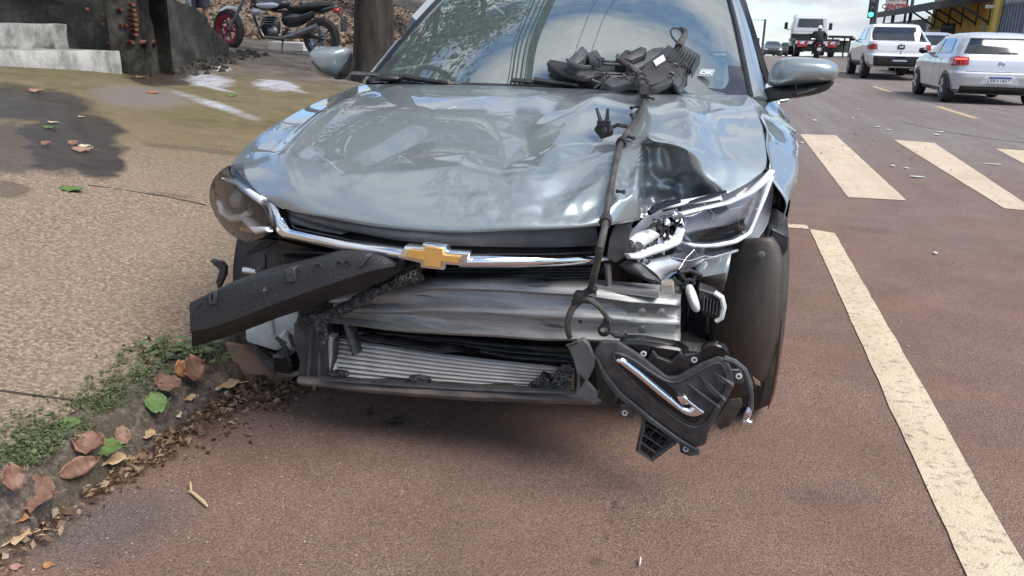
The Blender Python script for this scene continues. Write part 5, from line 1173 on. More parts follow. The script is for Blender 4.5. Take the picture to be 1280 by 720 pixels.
# ------------------------------------------------------------------ other vehicles
MAT['w_silver'] = paint('silver_paint', (.58, .585, .60), .35, .36, damt=.03); MAT['w_white'] = paint('white_paint', (.72, .73, .73), .0, .4, damt=.04)
MAT['w_dark'] = paint('dark_paint', (.03, .032, .036), .3, .35); MAT['w_grey'] = paint('pale_blue_paint', (.45, .48, .53), .2, .35)
MAT['bg_glass'] = pm('dark_window', (.018, .022, .026), (.03, .035, .04), 3, .06, coat=1)
MAT['red_light'] = pm('red_lens', (.38, .012, .014), (.50, .02, .02), 30, .15, coat=1); MAT['brake'] = emit('lit_brake_lens', (1, .08, .05), 1.2)
MAT['blue_print'] = print_mat('blue_print', (.03, .05, .25)); MAT['dark_print'] = print_mat('dark_print', (.03, .03, .05)); MAT['plate_white'] = print_mat('plate_white', (.66, .67, .68))
class Slice:
    """a vehicle body described by plan outlines at rising heights: (z, y_rear, y_front, half width, squareness)"""
    def __init__(s, lv): s.lv = lv
    def at(s, z):
        lv = s.lv
        if z <= lv[0][0]: return lv[0][1:]
        for a, c in zip(lv, lv[1:]):
            if z <= c[0]:
                t = (z-a[0])/max(1e-6, c[0]-a[0]); return tuple(a[i]+(c[i]-a[i])*t for i in range(1, 5))
        return lv[-1][1:]
    def rear(s, xf, z, off=.004):
        yr, yf, w, n = s.at(z); l = (yf-yr)/2; return Vector((xf*w, (yr+yf)/2-l*max(0, 1-abs(xf)**n)**(1/n)-off, z))
    def frontp(s, xf, z, off=.004):
        yr, yf, w, n = s.at(z); l = (yf-yr)/2; return Vector((xf*w, (yr+yf)/2+l*max(0, 1-abs(xf)**n)**(1/n)+off, z))
    def side(s, y, z, sg, off=.004):
        yr, yf, w, n = s.at(z); l = (yf-yr)/2; q = min(1, abs((y-(yr+yf)/2)/l)); return Vector((sg*(w*max(0, 1-q**n)**(1/n)+off), y, z))
    def body(s, name, m, root, arches=()):
        b = MB(); zs = []
        for a, c in zip(s.lv, s.lv[1:]):
            k = max(1, int((c[0]-a[0])/.02)); zs += [a[0]+(c[0]-a[0])*i/k for i in range(k)]
        zs.append(s.lv[-1][0]); rows = []; NP = 240
        for z in zs:
            yr, yf, w, n = s.at(z); l = (yf-yr)/2; row = []
            for i in range(NP+1):
                t = 2*math.pi*i/NP; c_, s_ = math.cos(t), math.sin(t)
                x = w*math.copysign(abs(c_)**(2/n), c_); y = (yr+yf)/2+l*math.copysign(abs(s_)**(2/n), s_)
                row.append(Vector((x, y, z)))
            rows.append(row)
        b.grid(rows); b.add(rows[-1][:-1], [tuple(range(NP))]); b.add(rows[0][:-1], [tuple(reversed(range(NP)))])
        return b.build(name, m, root, local=True, angle=35)
    def patch(s, name, m, root, corners, face='rear', sg=1, off=.009, n=12, solid=.004, par=None):
        """corners: ring of four (u, z): u is the x fraction at the ends, y on the sides"""
        f = {'rear': s.rear, 'front': s.frontp, 'side': lambda u, z, o: s.side(u, z, sg, o)}[face]
        (u0, z0), (u1, z1), (u2, z2), (u3, z3) = corners; rows = []
        for j in range(n+1):
            q = j/n; row = []
            for i in range(n+1):
                p = i/n; u = (u0*(1-p)+u1*p)*(1-q)+(u3*(1-p)+u2*p)*q; z = (z0*(1-p)+z1*p)*(1-q)+(z3*(1-p)+z2*p)*q
                row.append(f(u, z, off))
            rows.append(row)
        b = MB(); b.grid(rows); return b.build(name, m, par or root, local=True, angle=60)
def bg_wheel(root, x, y, r, sg, m_rim, w=.20):
    b = MB(); b.lathe([(r*.62, -w/2), (r*.93, -w/2), (r, -w*.3), (r, w*.3), (r*.93, w/2), (r*.62, w/2)], (x, y, r), (1, 0, 0), 28); t = b.build('wheel', MAT['rubber'], root, local=True)
    b = MB(); c = Vector((x, y, r)); ax = Vector((sg, 0, 0)); b.lathe([(r*.66, w*.48), (r*.60, w*.50), (r*.55, w*.3), (.01, w*.28)], c, ax, 24)
    for k in range(5):
        d = Vector((0, math.cos(k*1.2566), math.sin(k*1.2566))); b.tube([c+ax*w*.45+d*.02, c+ax*w*.47+d*r*.6], [.035, .03], 6)
    b.build('rim', m_rim, t, local=True)
def arch(root, x, y, z, r):
    b = MB(); sg = 1 if x > 0 else -1; pts = [Vector((x, y+r*math.cos(R(a)), z+r*math.sin(R(a)))) for a in range(-18, 199, 9)]; b.prism(pts, (-sg*.03, 0, 0)); b.build('arch', MAT['gloss_black'], root, local=True, smooth=False)
def plate(root, par, sl, z, txt, xf=0.0):
    p = sl.rear(xf, z, .012); b = MB(); b.box((p.x, p.y, z), (.40, .008, .13)); o = b.build('number_plate', MAT['plate_white'], root, local=True)
    b = MB(); b.box((p.x, p.y-.006, z+.047), (.40, .004, .034)); b.build('plate_band', MAT['blue_print'], o, local=True)
    M4 = Matrix.Rotation(R(90), 4, 'X'); M4.translation = Vector((p.x, p.y-.006, z-.018)); text_mesh(txt, 'plate_text', .092, MAT['dark_print'], o, M4, .001)
def bg_mirror(root, x, y, z, sg, m):
    b = MB(); b.puff([Vector((x+sg*a, y, z+c)) for a, c in ((0, 0), (.02, .09), (.12, .12), (.2, .10), (.21, .02), (.14, -.02))], (0, 1, 0), .08, .05); b.tube([Vector((x-sg*.06, y, z)), Vector((x+sg*.06, y, z+.03))], .025, 6); b.build('mirror', m, root, local=True)
RY = lambda Y: road_z(Y)
# silver hatchback
hb_lv = [(.20, .28, 3.85, .78, 8.5), (.30, .06, 4.0, .86, 8.5), (.55, 0, 4.05, .875, 8.5), (.63, .0, 4.05, .875, 8.5), (.68, .06, 4.02, .87, 8.5), (.80, .075, 3.95, .868, 8.5), (.90, .10, 3.70, .855, 8.5), (.95, .13, 3.3, .835, 8.5), (.99, .16, 2.95, .81, 9.35), (1.2, .28, 2.55, .725, 9), (1.34, .38, 2.25, .66, 8.5), (1.41, .46, 2.05, .60, 7), (1.45, .58, 1.85, .50, 6), (1.47, .8, 1.6, .36, 5)]
hy = 18.8
hat = thing('hatchback_car', (5.35, hy, RY(hy)), 'silver hatchback seen from behind with an aerial on its roof, nearest car at right', 'car', 'cars stopped in the right lane')
hat.scale = (1, 1, .95)
S1 = Slice(hb_lv); body = S1.body('body', MAT['w_silver'], hat, ((.64, .37), (3.2, .37)))
S1.patch('rear_window', MAT['bg_glass'], hat, [(-.86, 1.03), (.86, 1.03), (.84, 1.33), (-.84, 1.33)], off=.014)
S1.patch('spoiler', MAT['w_silver'], hat, [(-.88, 1.345), (.88, 1.345), (.86, 1.385), (-.86, 1.385)], off=.05)
for sg in (-1, 1):
    S1.patch('side_window', MAT['bg_glass'], hat, [(.72, 1.04), (1.65, 1.01), (1.75, 1.335), (.98, 1.335)], 'side', sg); S1.patch('side_window', MAT['bg_glass'], hat, [(1.74, 1.01), (2.75, .99), (2.16, 1.335), (1.82, 1.335)], 'side', sg)
    tl = S1.patch('tail_light', MAT['red_light'], hat, [(sg*.68, .80), (sg*.972, .77), (sg*.972, .97), (sg*.70, .95)], off=.012)
    S1.patch('light_bar', MAT['brake'], hat, [(sg*.74, .90), (sg*.95, .90), (sg*.95, .93), (sg*.74, .93)], off=.018, par=tl)
    S1.patch('tail_light', MAT['red_light'], hat, [(.30, .77), (.52, .86), (.50, .94), (.30, .97)], 'side', sg, .010)
    for yy in (1.12, 1.70, 2.9): S1.patch('door_seam', MAT['gloss_black'], hat, [(yy, .34), (yy+.012, .34), (yy+.012, 1.0), (yy, 1.0)], 'side', sg, .003)
    for yy in (1.25, 2.2): S1.patch('handle', MAT['w_silver'], hat, [(yy, .88), (yy+.2, .88), (yy+.2, .91), (yy, .91)], 'side', sg, .025)
    bg_mirror(hat, sg*.84, 2.55, 1.0, sg, MAT['gloss_black'])
    for yy in (.64, 3.2):
        bg_wheel(hat, sg*.79, yy, .31, sg, MAT['rim']); arch(hat, sg*.877, yy, .31, .365)
S1.patch('lower_bumper', MAT['black'], hat, [(-.97, .22), (.97, .22), (.93, .37), (-.93, .37)], off=.012); S1.patch('bumper_line', MAT['dull_chrome'], hat, [(-.93, .375), (.93, .375), (.93, .39), (-.93, .39)], off=.014)
S1.patch('tailgate_seam', MAT['gloss_black'], hat, [(-.72, .665), (.72, .665), (.72, .675), (-.72, .675)], off=.004)
S1.patch('plate_recess', MAT['plate_white'], hat, [(-.42, .42), (.42, .42), (.30, .60), (-.30, .60)], off=.004); plate(hat, body, S1, .51, 'BRX1B57')
p = S1.rear(0, .83, .01); b = MB(); ring = [p+Vector((math.cos(a)*.052, 0, math.sin(a)*.052)) for a in [i*math.pi/12 for i in range(25)]]; b.tube(ring, .006, 6, cap=False)
b.tube([p+Vector((x, 0, z)) for x, z in ((-.028, .038), (-.0, -.002), (.028, .038))], .005, 5); b.tube([p+Vector((x, 0, z)) for x, z in ((-.046, .016), (-.022, -.044), (0, .006), (.022, -.044), (.046, .016))], .005, 5); o = b.build('emblem', MAT['steel_bolt'], hat, local=True)
b = MB(); b.tube([(0, .75, 1.46), (-.01, .68, 1.62)], [.012, .006], 6); b.build('aerial', MAT['black'], hat, local=True)
b = MB(); b.tube([S1.rear(-.05, 1.06, .02), S1.rear(.35, 1.05, .02)], .012, 6); b.build('rear_wiper', MAT['black'], hat, local=True)
# white pickup
pk_lv = [(.36, .18, 4.7, .82, 10.2), (.46, .03, 4.85, .90, 10.2), (.62, 0, 4.9, .92, 10.2), (.72, .0, 4.9, .92, 10.2), (.77, .05, 4.88, .92, 10.2), (1.02, .07, 4.7, .915, 10.2), (1.10, .09, 4.2, .90, 10.2), (1.13, .12, 3.7, .88, 11.05), (1.15, .95, 3.6, .86, 11.05), (1.4, 1.12, 3.1, .79, 11.9), (1.58, 1.28, 2.75, .73, 11.9), (1.65, 1.40, 2.6, .69, 10.2), (1.68, 1.7, 2.3, .5, 8.5)]
py_ = 28.6
pk = thing('pickup_truck', (5.27, py_, RY(py_)+.02), 'white double cab pickup seen from behind, waiting ahead of the silver hatchback', 'pickup', 'cars stopped in the right lane')
S2 = Slice(pk_lv); S2.body('body', MAT['w_white'], pk, ((1.05, .42), (4.0, .42)))
S2.patch('rear_window', MAT['bg_glass'], pk, [(-.93, 1.17), (.93, 1.17), (.90, 1.575), (-.90, 1.575)], off=.014)
for sg in (-1, 1):
    S2.patch('side_window', MAT['bg_glass'], pk, [(1.55, 1.18), (2.45, 1.17), (2.45, 1.56), (1.68, 1.56)], 'side', sg); S2.patch('side_window', MAT['bg_glass'], pk, [(2.53, 1.17), (3.4, 1.15), (2.75, 1.56), (2.53, 1.56)], 'side', sg)
    S2.patch('tail_light', MAT['red_light'], pk, [(sg*.72, .90), (sg*.97, .88), (sg*.97, 1.05), (sg*.78, 1.06)], off=.012); S2.patch('tail_light', MAT['red_light'], pk, [(.36, .88), (.50, .93), (.48, 1.03), (.36, 1.05)], 'side', sg, .01)
    for yy in (1.5, 2.48, 3.6): S2.patch('door_seam', MAT['gloss_black'], pk, [(yy, .5), (yy+.014, .5), (yy+.014, 1.12), (yy, 1.12)], 'side', sg, .003)
    for yy in (1.62, 2.6): S2.patch('handle', MAT['w_white'], pk, [(yy, 1.0), (yy+.2, 1.0), (yy+.2, 1.035), (yy, 1.035)], 'side', sg, .025)
    S2.patch('lower_cladding', MAT['black'], pk, [(.2, .38), (4.6, .38), (4.6, .52), (.2, .52)], 'side', sg, .01)
    bg_mirror(pk, sg*.9, 3.25, 1.15, sg, MAT['gloss_black'])
    b = MB(); b.band([S2.side(.45, 1.12, sg, -.02), S2.side(1.45, 1.58, sg, .0)], [S2.side(1.2, 1.12, sg, -.02), S2.side(1.75, 1.55, sg, .0)], .01, .04, back=(-sg, 0, 0)); b.build('sail_panel', MAT['w_white'], pk, local=True)
    for yy in (1.05, 4.0):
        bg_wheel(pk, sg*.815, yy, .36, sg, MAT['rim'], .24); arch(pk, sg*.922, yy, .36, .43)
S2.patch('rear_bumper', MAT['black'], pk, [(-.97, .40), (.97, .40), (.97, .70), (-.97, .70)], off=.02); S2.patch('tailgate_split', MAT['gloss_black'], pk, [(-.008, .76), (.008, .76), (.008, 1.1), (-.008, 1.1)]); S2.patch('crease', MAT['w_white'], pk, [(-.7, .86), (.7, .86), (.7, .885), (-.7, .885)], off=.012)
p = S2.rear(0, .98, .02); b = MB(); b.box(p, (.20, .03, .13)); o = b.build('emblem', MAT['black'], pk, local=True, bevel=.02); b = MB(); b.box(p+Vector((0, -.02, 0)), (.12, .01, .05)); b.build('emblem_face', MAT['dull_chrome'], o, local=True)
plate(pk, None, S2, .62, 'RHZ4C20'); b = MB(); [b.tube([(x, 1.75, 1.70), (x, 2.4, 1.71)], .018, 6) for x in (-.55, .55)]; b.tube([(-.3, 1.8, 1.69), (.3, 1.8, 1.69)], .02, 6); b.build('roof_bar', MAT['black'], pk, local=True)
# pale car between them and small far cars share one small-car builder
def small_car(name, label, X, Y, m, rz=0, group=None, Z=None, sc_=1.0):
    t = thing(name, (X, Y, RY(Y) if Z is None else Z), label, 'car', group, rz); S = Slice(hb_lv); S.body('body', m, t, ((.64, .37), (3.2, .37)))
    S.patch('rear_window', MAT['bg_glass'], t, [(-.86, 1.03), (.86, 1.03), (.84, 1.36), (-.84, 1.36)]); S.patch('windscreen', MAT['bg_glass'], t, [(-.86, 1.02), (.86, 1.02), (.84, 1.38), (-.84, 1.38)], 'front')
    for sg in (-1, 1):
        S.patch('side_window', MAT['bg_glass'], t, [(.72, 1.04), (2.7, .99), (2.1, 1.36), (.98, 1.36)], 'side', sg); S.patch('tail_light', MAT['red_light'], t, [(sg*.72, .78), (sg*.999, .78), (sg*.999, .95), (sg*.75, .95)], off=.012)
        S.patch('headlight', MAT['white_plastic'], t, [(sg*.62, .64), (sg*.98, .68), (sg*.98, .78), (sg*.66, .76)], 'front', off=.01)
        for yy in (.64, 3.2): bg_wheel(t, sg*.79, yy, .31, sg, MAT['rim'])
    S.patch('lower_bumper', MAT['black'], t, [(-.97, .22), (.97, .22), (.93, .40), (-.93, .40)], off=.012); S.patch('grille', MAT['black'], t, [(-.6, .30), (.6, .30), (.6, .52), (-.6, .52)], 'front', off=.01)
    t.scale = (sc_,)*3
    return t
small_car('parked_car', 'pale blue-white car parked by the yellow shop, between pickup and hatchback', P(1172, 52, 33).x, 33, MAT['w_grey'])
small_car('distant_car', 'tiny dark car on the crest directly left of the tow truck', P(985, 60, 98).x, 98, MAT['w_dark'], 0, 'small cars on the far crest')
small_car('distant_car', 'tiny silver car on the crest beyond the dark one', P(977, 60, 118).x, 118, MAT['w_silver'], 0, 'small cars on the far crest')
small_car('distant_car', 'tiny dark oncoming car beside the white van', P(964, 60, 92).x, 92, MAT['w_dark'], math.pi, 'small cars on the far crest')
# white van coming towards us
vn_lv = [(.30, .1, 5.1, .92, 10.2), (.45, 0, 5.3, .98, 10.2), (.8, 0, 5.35, 1.0, 10.2), (1.05, .02, 5.15, .99, 10.2), (1.25, .03, 4.6, .97, 11.9), (1.9, .08, 3.85, .90, 11.9), (2.25, .14, 3.5, .84, 10.2), (2.35, .4, 3.2, .7, 8.5)]
vn = thing('white_van', (P(938, 60, 100).x, 100, RY(100)), 'white van coming towards us, half hidden by the windscreen pillar', 'van', rz=math.pi)
S3 = Slice(vn_lv); S3.body('body', MAT['w_white'], vn, ((.9, .4), (4.1, .4)))
S3.patch('windscreen', MAT['bg_glass'], vn, [(-.90, 1.3), (.90, 1.3), (.88, 1.88), (-.88, 1.88)], 'front'); S3.patch('lower_bumper', MAT['black'], vn, [(-.95, .32), (.95, .32), (.95, .75), (-.95, .75)], 'front', off=.01)
for sg in (-1, 1):
    S3.patch('headlight', MAT['white_plastic'], vn, [(sg*.62, .82), (sg*.97, .86), (sg*.97, 1.02), (sg*.70, 1.0)], 'front', off=.012); bg_mirror(vn, sg*.98, 4.1, 1.35, sg, MAT['black'])
    for yy in (.9, 4.1): bg_wheel(vn, sg*.86, yy, .34, sg, MAT['rim'])
# tow truck
ty = 51
tow = thing('tow_truck', (5.02, ty, RY(ty)), 'white tow truck with empty flat bed and red-white striped tail, seen from behind', 'truck')
cab_lv = [(.55, 5.2, 7.0, 1.05, 11.9), (.9, 5.15, 7.1, 1.08, 11.9), (1.55, 5.15, 7.05, 1.08, 11.9), (2.2, 5.18, 6.7, .98, 13.6), (2.38, 5.25, 6.5, .92, 11.9), (2.45, 5.5, 6.3, .8, 8.5)]
S4 = Slice(cab_lv); S4.body('cab', MAT['w_white'], tow); S4.patch('rear_window', MAT['bg_glass'], tow, [(-.72, 1.65), (.72, 1.65), (.70, 2.15), (-.70, 2.15)]); S4.patch('cab_rib', MAT['w_white'], tow, [(-.8, 1.45), (.8, 1.45), (.8, 1.50), (-.8, 1.50)], off=.02)
for x in (-.32, 0, .32):
    b = MB(); b.puff([Vector((x+.07*math.cos(a), 5.7+.07*math.sin(a), 2.44)) for a in [i*.5236 for i in range(12)]], (0, 0, 1), .09, 0); b.build('roof_lamp', MAT['white_plastic'], tow, local=True)
for sg in (-1, 1):
    b = MB(); b.tube([(sg*1.05, 6.6, 1.5), (sg*1.30, 6.6, 1.55), (sg*1.30, 6.6, 2.0)], .025, 6); b.box((sg*1.32, 6.58, 1.75), (.2, .08, .4)); b.build('mirror', MAT['black'], tow, local=True, bevel=.02)
    for yy in (1.3, 6.2): bg_wheel(tow, sg*.92, yy, .42, sg, MAT['rim'], .3)
b = MB(); b.box((0, 2.6, .92), (2.3, 5.2, .14)); b.build('flat_bed', MAT['black'], tow, local=True, bevel=.02)
b = MB(); b.box((0, 3.2, .62), (.9, 6.2, .2)); b.build('chassis', MAT['black'], tow, local=True)
b = MB(); b.box((0, 5.08, 1.12), (2.1, .1, .3)); b.build('bed_guard', MAT['black'], tow, local=True)
b = MB(); b.box((0, -.03, .78), (2.3, .06, .16)); tail = b.build('tail_board', MAT['plate_white'], tow, local=True)
for k in range(6):
    x = -1.0+k*.4; b = MB(); b.prism([Vector((x-.1, -.068, .71)), Vector((x+.06, -.068, .71)), Vector((x+.14, -.068, .85)), Vector((x-.02, -.068, .85))], (0, .006, 0)); b.build('stripe', MAT['red_light'], tail, local=True, smooth=False)
for sg in (-1, 1):
    b = MB(); b.box((sg*.8, -.05, .60), (.5, .05, .12)); b.build('tail_light', MAT['red_light'], tow, local=True, bevel=.01); b = MB(); b.box((sg*.85, .9, .45), (.5, .03, .4)); b.build('mud_flap', MAT['black'], tow, local=True)
b = MB(); b.box((0, .05, .45), (1.5, .1, .3)); b.build('under_bar', MAT['black'], tow, local=True)
# people -----------------------------------------------------------------
MAT['skin'] = pm('skin', (.20, .10, .065), (.28, .15, .10), 8, .55); MAT['cloth_dark'] = pm('dark_cloth', (.012, .014, .022), (.03, .032, .045), 14, .85, bump=.3); MAT['hair'] = pm('hair', (.012, .009, .008), (.03, .022, .018), 60, .6)
MAT['shirt'] = pm('grey_shirt', (.16, .17, .19), (.24, .25, .27), 12, .85); MAT['shoe'] = pm('shoe', (.012, .012, .013), (.04, .04, .042), 30, .6)
def skin_obj(name, m, parent, verts, edges, rad, root=0, sub=1):
    me = bpy.data.meshes.new(name); me.from_pydata([tuple(v) for v in verts], edges, []); o = bpy.data.objects.new(name, me); LINK(o); o.parent = parent; me.materials.append(m)
    md = o.modifiers.new('skin', 'SKIN'); md.use_smooth_shade = True
    for i, d in enumerate(me.skin_vertices[0].data):
        r_ = rad[i]; d.radius = (r_, r_) if not isinstance(r_, tuple) else r_; d.use_root = (i == root)
    s_ = o.modifiers.new('smooth', 'SUBSURF'); s_.levels = sub; s_.render_levels = sub
    return o
def body_skel(J):
    names = list(J); idx = {n: i for i, n in enumerate(names)}
    chain = [('pelvis', 'waist'), ('waist', 'chest'), ('chest', 'neck'), ('neck', 'head'), ('head', 'crown')]
    for s_ in 'LR': chain += [('chest', 'sh'+s_), ('sh'+s_, 'el'+s_), ('el'+s_, 'wr'+s_), ('wr'+s_, 'pm'+s_), ('pelvis', 'hp'+s_), ('hp'+s_, 'kn'+s_), ('kn'+s_, 'an'+s_), ('an'+s_, 'to'+s_)]
    return [J[n][0] for n in names], [(idx[a], idx[c]) for a, c in chain], [J[n][1] for n in names]
def fingers(parent, wr, d, side):
    b = MB(); d = d.normalized(); u = d.cross(Vector(side)).normalized(); s_ = u.cross(d)
    for k, L in enumerate((.07, .082, .078, .062)):
        p = wr+d*.085+u*(k-1.5)*.02; b.tube([p-d*.02, p+d*L*.5+s_*.008, p+d*L*.95+s_*.026], [.010, .009, .006], 6)
    p = wr+d*.03+u*-.035; b.tube([p, p-u*.02+d*.03+s_*.01, p-u*.022+d*.06+s_*.02], [.012, .010, .007], 6); b.build('fingers', MAT['skin'], parent, local=True)
per = thing('person', tuple(G(252, 43)[:2])+(0,), 'person in dark shorts and black shoes standing behind the parked motorcycle', 'person')
# stand where the photo shows the feet, on the bank
gp_ = P(252, 42, 15.7); per.location = (gp_.x, gp_.y, gp_.z); WLOC[per.name] = Vector(gp_)
v = Vector
J = {'pelvis': (v((0, 0, .93)), (.15, .11)), 'waist': (v((0, 0, 1.08)), (.14, .10)), 'chest': (v((0, .0, 1.30)), (.16, .11)), 'neck': (v((0, .01, 1.49)), .055), 'head': (v((0, -.01, 1.60)), (.085, .095)), 'crown': (v((0, .0, 1.70)), .075)}
for s_, q in (('L', -1), ('R', 1)):
    J['sh'+s_] = (v((q*.19, 0, 1.42)), .06); J['el'+s_] = (v((q*.25, .03, 1.13)), .043); J['wr'+s_] = (v((q*.24, -.06, .90)), .03); J['pm'+s_] = (v((q*.235, -.09, .83)), (.04, .02))
    J['hp'+s_] = (v((q*.10, 0, .88)), .095); J['kn'+s_] = (v((q*.12+.01, -.02, .49)), .058); J['an'+s_] = (v((q*.13+.02, .03, .08)), .04); J['to'+s_] = (v((q*.15+.03, -.15, .035)), (.045, .03))
vs, es, rs = body_skel(J); skin_obj('body', MAT['skin'], per, vs, es, rs)
for q in (-1, 1): fingers(per, v((q*.24, -.06, .90)), v((0, -.4, -.9)), (q, 0, 0))
b = MB(); b.lathe([(.155, .42), (.165, .36), (.17, .22), (.16, .1)], (0, 0, .68), (0, 0, 1), 20); vs_ = b.v
for q in (-1, 1): b.tube([v((q*.095, 0, .90)), v((q*.11, -.01, .72)), v((q*.125, -.01, .50))], [.125, .12, .115], 14)
b.build('shorts', MAT['cloth_dark'], per, local=True)
b = MB(); b.lathe([(.16, 0), (.172, .2), (.185, .38), (.17, .48), (.09, .53), (.06, .54)], (0, 0, .98), (0, 0, 1), 20)
for q in (-1, 1): b.tube([v((q*.14, 0, 1.43)), v((q*.20, .0, 1.40)), v((q*.235, .02, 1.22))], [.08, .078, .072], 12)
b.build('shirt', MAT['shirt'], per, local=True)
b = MB(); b.puff([v((.095*math.cos(a), .012+.105*math.sin(a), 1.64)) for a in [i*.3927 for i in range(16)]], (0, 0, 1), .10, .02); b.build('hair', MAT['hair'], per, local=True)
for q in (-1, 1):
    b = MB(); b.puff([v((q*.14+.025+x, y, .03)) for x, y in ((-.045, .08), (.045, .08), (.055, -.02), (.06, -.13), (.03, -.20), (-.02, -.20), (-.045, -.12), (-.05, 0))], (0, 0, 1), .075, .03); b.build('shoe', MAT['shoe'], per, local=True)
b = MB()
for q in (-1, 1): b.puff([v((q*.034+.013*math.cos(a), -.098, 1.625+.008*math.sin(a))) for a in [i*.785 for i in range(8)]], (0, -1, 0), .006, .004)
b.build('eyes', MAT['hair'], per, local=True); b = MB(); b.tube([v((0, -.095, 1.625)), v((0, -.118, 1.59)), v((0, -.10, 1.578))], [.008, .016, .012], 8); b.build('nose', MAT['skin'], per, local=True)
b = MB(); b.tube([v((-.024, -.096, 1.553)), v((0, -.103, 1.551)), v((.024, -.096, 1.553))], .006, 6); b.build('mouth', pm('lips', (.22, .08, .06), None, 8, .5), per, local=True)
b = MB(); [b.puff([v((q*.088, .0+.02*math.cos(a), 1.615+.03*math.sin(a))) for a in [i*.785 for i in range(8)]], (q, 0, 0), .018, .01) for q in (-1, 1)]; b.build('ears', MAT['skin'], per, local=True)
# rider on the road ---------------------------------------------------------
ry_ = 47.0; rx = P(1024, 60, ry_).x
mc = thing('road_motorcycle', (rx, ry_, RY(ry_)), 'small motorcycle with white number plate waiting behind the tow truck', 'motorcycle')
for yy in (0.35, 1.62): bg_wheel(mc, 0, yy, .30, 1, MAT['rim'], .12)
b = MB(); b.box((0, .95, .55), (.28, .6, .35)); b.build('engine', MAT['black'], mc, local=True, bevel=.06); b = MB(); b.puff([v((x, y, .80)) for x, y in ((-.13, .1), (.13, .1), (.14, .8), (.1, 1.0), (-.1, 1.0), (-.14, .8))], (0, 0, 1), .08, .08); b.build('seat', MAT['black'], mc, local=True)
b = MB(); b.puff([v((x, y, .88)) for x, y in ((-.12, .95), (.12, .95), (.16, 1.2), (.1, 1.45), (-.1, 1.45), (-.16, 1.2))], (0, 0, 1), .14, .1); b.build('tank', MAT['red_light'], mc, local=True)
b = MB(); [b.tube([(x, 1.62, .3), (x*.8, 1.5, .95)], .025, 6) for x in (-.09, .09)]; b.tube([(-.36, 1.38, 1.02), (0, 1.45, 1.0), (.36, 1.38, 1.02)], .018, 6); b.build('fork', MAT['dull_chrome'], mc, local=True)
b = MB(); b.box((0, .0, .70), (.15, .1, .08)); b.build('tail_light', MAT['red_light'], mc, local=True, bevel=.02); b = MB(); b.box((0, -.03, .52), (.19, .012, .15)); b.build('number_plate', MAT['plate_white'], mc, local=True)
b = MB(); b.puff([v((x, .2, z)) for x, z in ((-.1, .68), (.1, .68), (.12, .55), (-.12, .55))], (0, -1, 0), .1, .1); b.build('rear_mudguard', MAT['black'], mc, local=True)
for q in (-1, 1): b = MB(); b.tube([(q*.3, 1.38, 1.03), (q*.38, 1.4, 1.2)], .01, 5); b.box((q*.40, 1.4, 1.24), (.14, .03, .09)); b.build('mirror', MAT['black'], mc, local=True, bevel=.01)
rid = thing('person', (rx, ry_, RY(ry_)), 'motorcyclist in dark jacket and pale helmet, seen from behind on the road', 'person')
J = {'pelvis': (v((0, .55, .92)), (.17, .13)), 'waist': (v((0, .6, 1.07)), (.16, .12)), 'chest': (v((0, .68, 1.27)), (.19, .13)), 'neck': (v((0, .72, 1.44)), .07), 'head': (v((0, .74, 1.54)), .10), 'crown': (v((0, .74, 1.62)), .09)}
for s_, q in (('L', -1), ('R', 1)):
    J['sh'+s_] = (v((q*.23, .70, 1.36)), .085); J['el'+s_] = (v((q*.38, .92, 1.12)), .065); J['wr'+s_] = (v((q*.34, 1.28, 1.06)), .045); J['pm'+s_] = (v((q*.33, 1.37, 1.04)), .045)
    J['hp'+s_] = (v((q*.13, .6, .88)), .11); J['kn'+s_] = (v((q*.24, 1.05, .72)), .08); J['an'+s_] = (v((q*.20, .85, .32)), .055); J['to'+s_] = (v((q*.22, 1.03, .26)), .05)
vs, es, rs = body_skel(J); skin_obj('body', MAT['cloth_dark'], rid, vs, es, rs)
b = MB(); b.puff([v((.135*math.cos(a), .74+.15*math.sin(a), 1.56)) for a in [i*.3927 for i in range(16)]], (0, 0, 1), .15, .11); b.build('helmet', MAT['plate_white'], rid, local=True)
for q in (-1, 1): fingers(rid, v((q*.34, 1.27, 1.06)), v((0, 1, -.1)), (0, 0, -q))
# parked motorcycle, side on, on the bank ------------------------------------
MY = 12.6
moto = thing('parked_motorcycle', tuple(P(340, 68, MY)), 'black motorcycle with dark red front wheel on its side stand on the dirt', 'motorcycle')
MAT['crimson'] = pm('crimson_rim', (.26, .012, .035), (.34, .02, .05), 9, .4, .1)
MAT['engine'] = pm('engine_metal', (.16, .16, .165), (.30, .30, .31), 20, .4, .7)
def mwheel(px, py, r, m_r, yaw):
    c = P(px, py, MY); ax = Vector((math.sin(yaw), -math.cos(yaw), 0)); b = MB(); w_ = .055
    b.lathe([(r*.74, -w_), (r*.9, -w_*1.1), (r, -w_*.5), (r, w_*.5), (r*.9, w_*1.1), (r*.74, w_)], c, ax, 40); t = b.build('wheel', MAT['rubber'], moto)
    b = MB(); b.lathe([(r*.76, -w_*.9), (r*.78, w_*1.0), (r*.60, w_*.8), (r*.60, -w_*.8), (r*.76, -w_*.9)], c, ax, 40)
    u = ax.cross(Vector((0, 0, 1))).normalized()
    for k in range(6):
        d = u*math.cos(k*1.047+.3)+Vector((0, 0, 1))*math.sin(k*1.047+.3); b.tube([c+d*.03, c+d*r*.66], [.022, .014], 6)
    b.lathe([(.045, -w_), (.045, w_), (.001, w_)], c, ax, 16); b.build('rim', m_r, t)
    b = MB(); b.lathe([(.115, w_*1.2), (.12, w_*1.3), (.085, w_*1.3), (.085, w_*1.2)], c, ax, 24); b.build('brake_disc', MAT['dull_chrome'], t); return c
mwheel(286, 36.5, .305, MAT['crimson'], -.25); mwheel(402, 47.5, .30, MAT['w_dark'], .0)
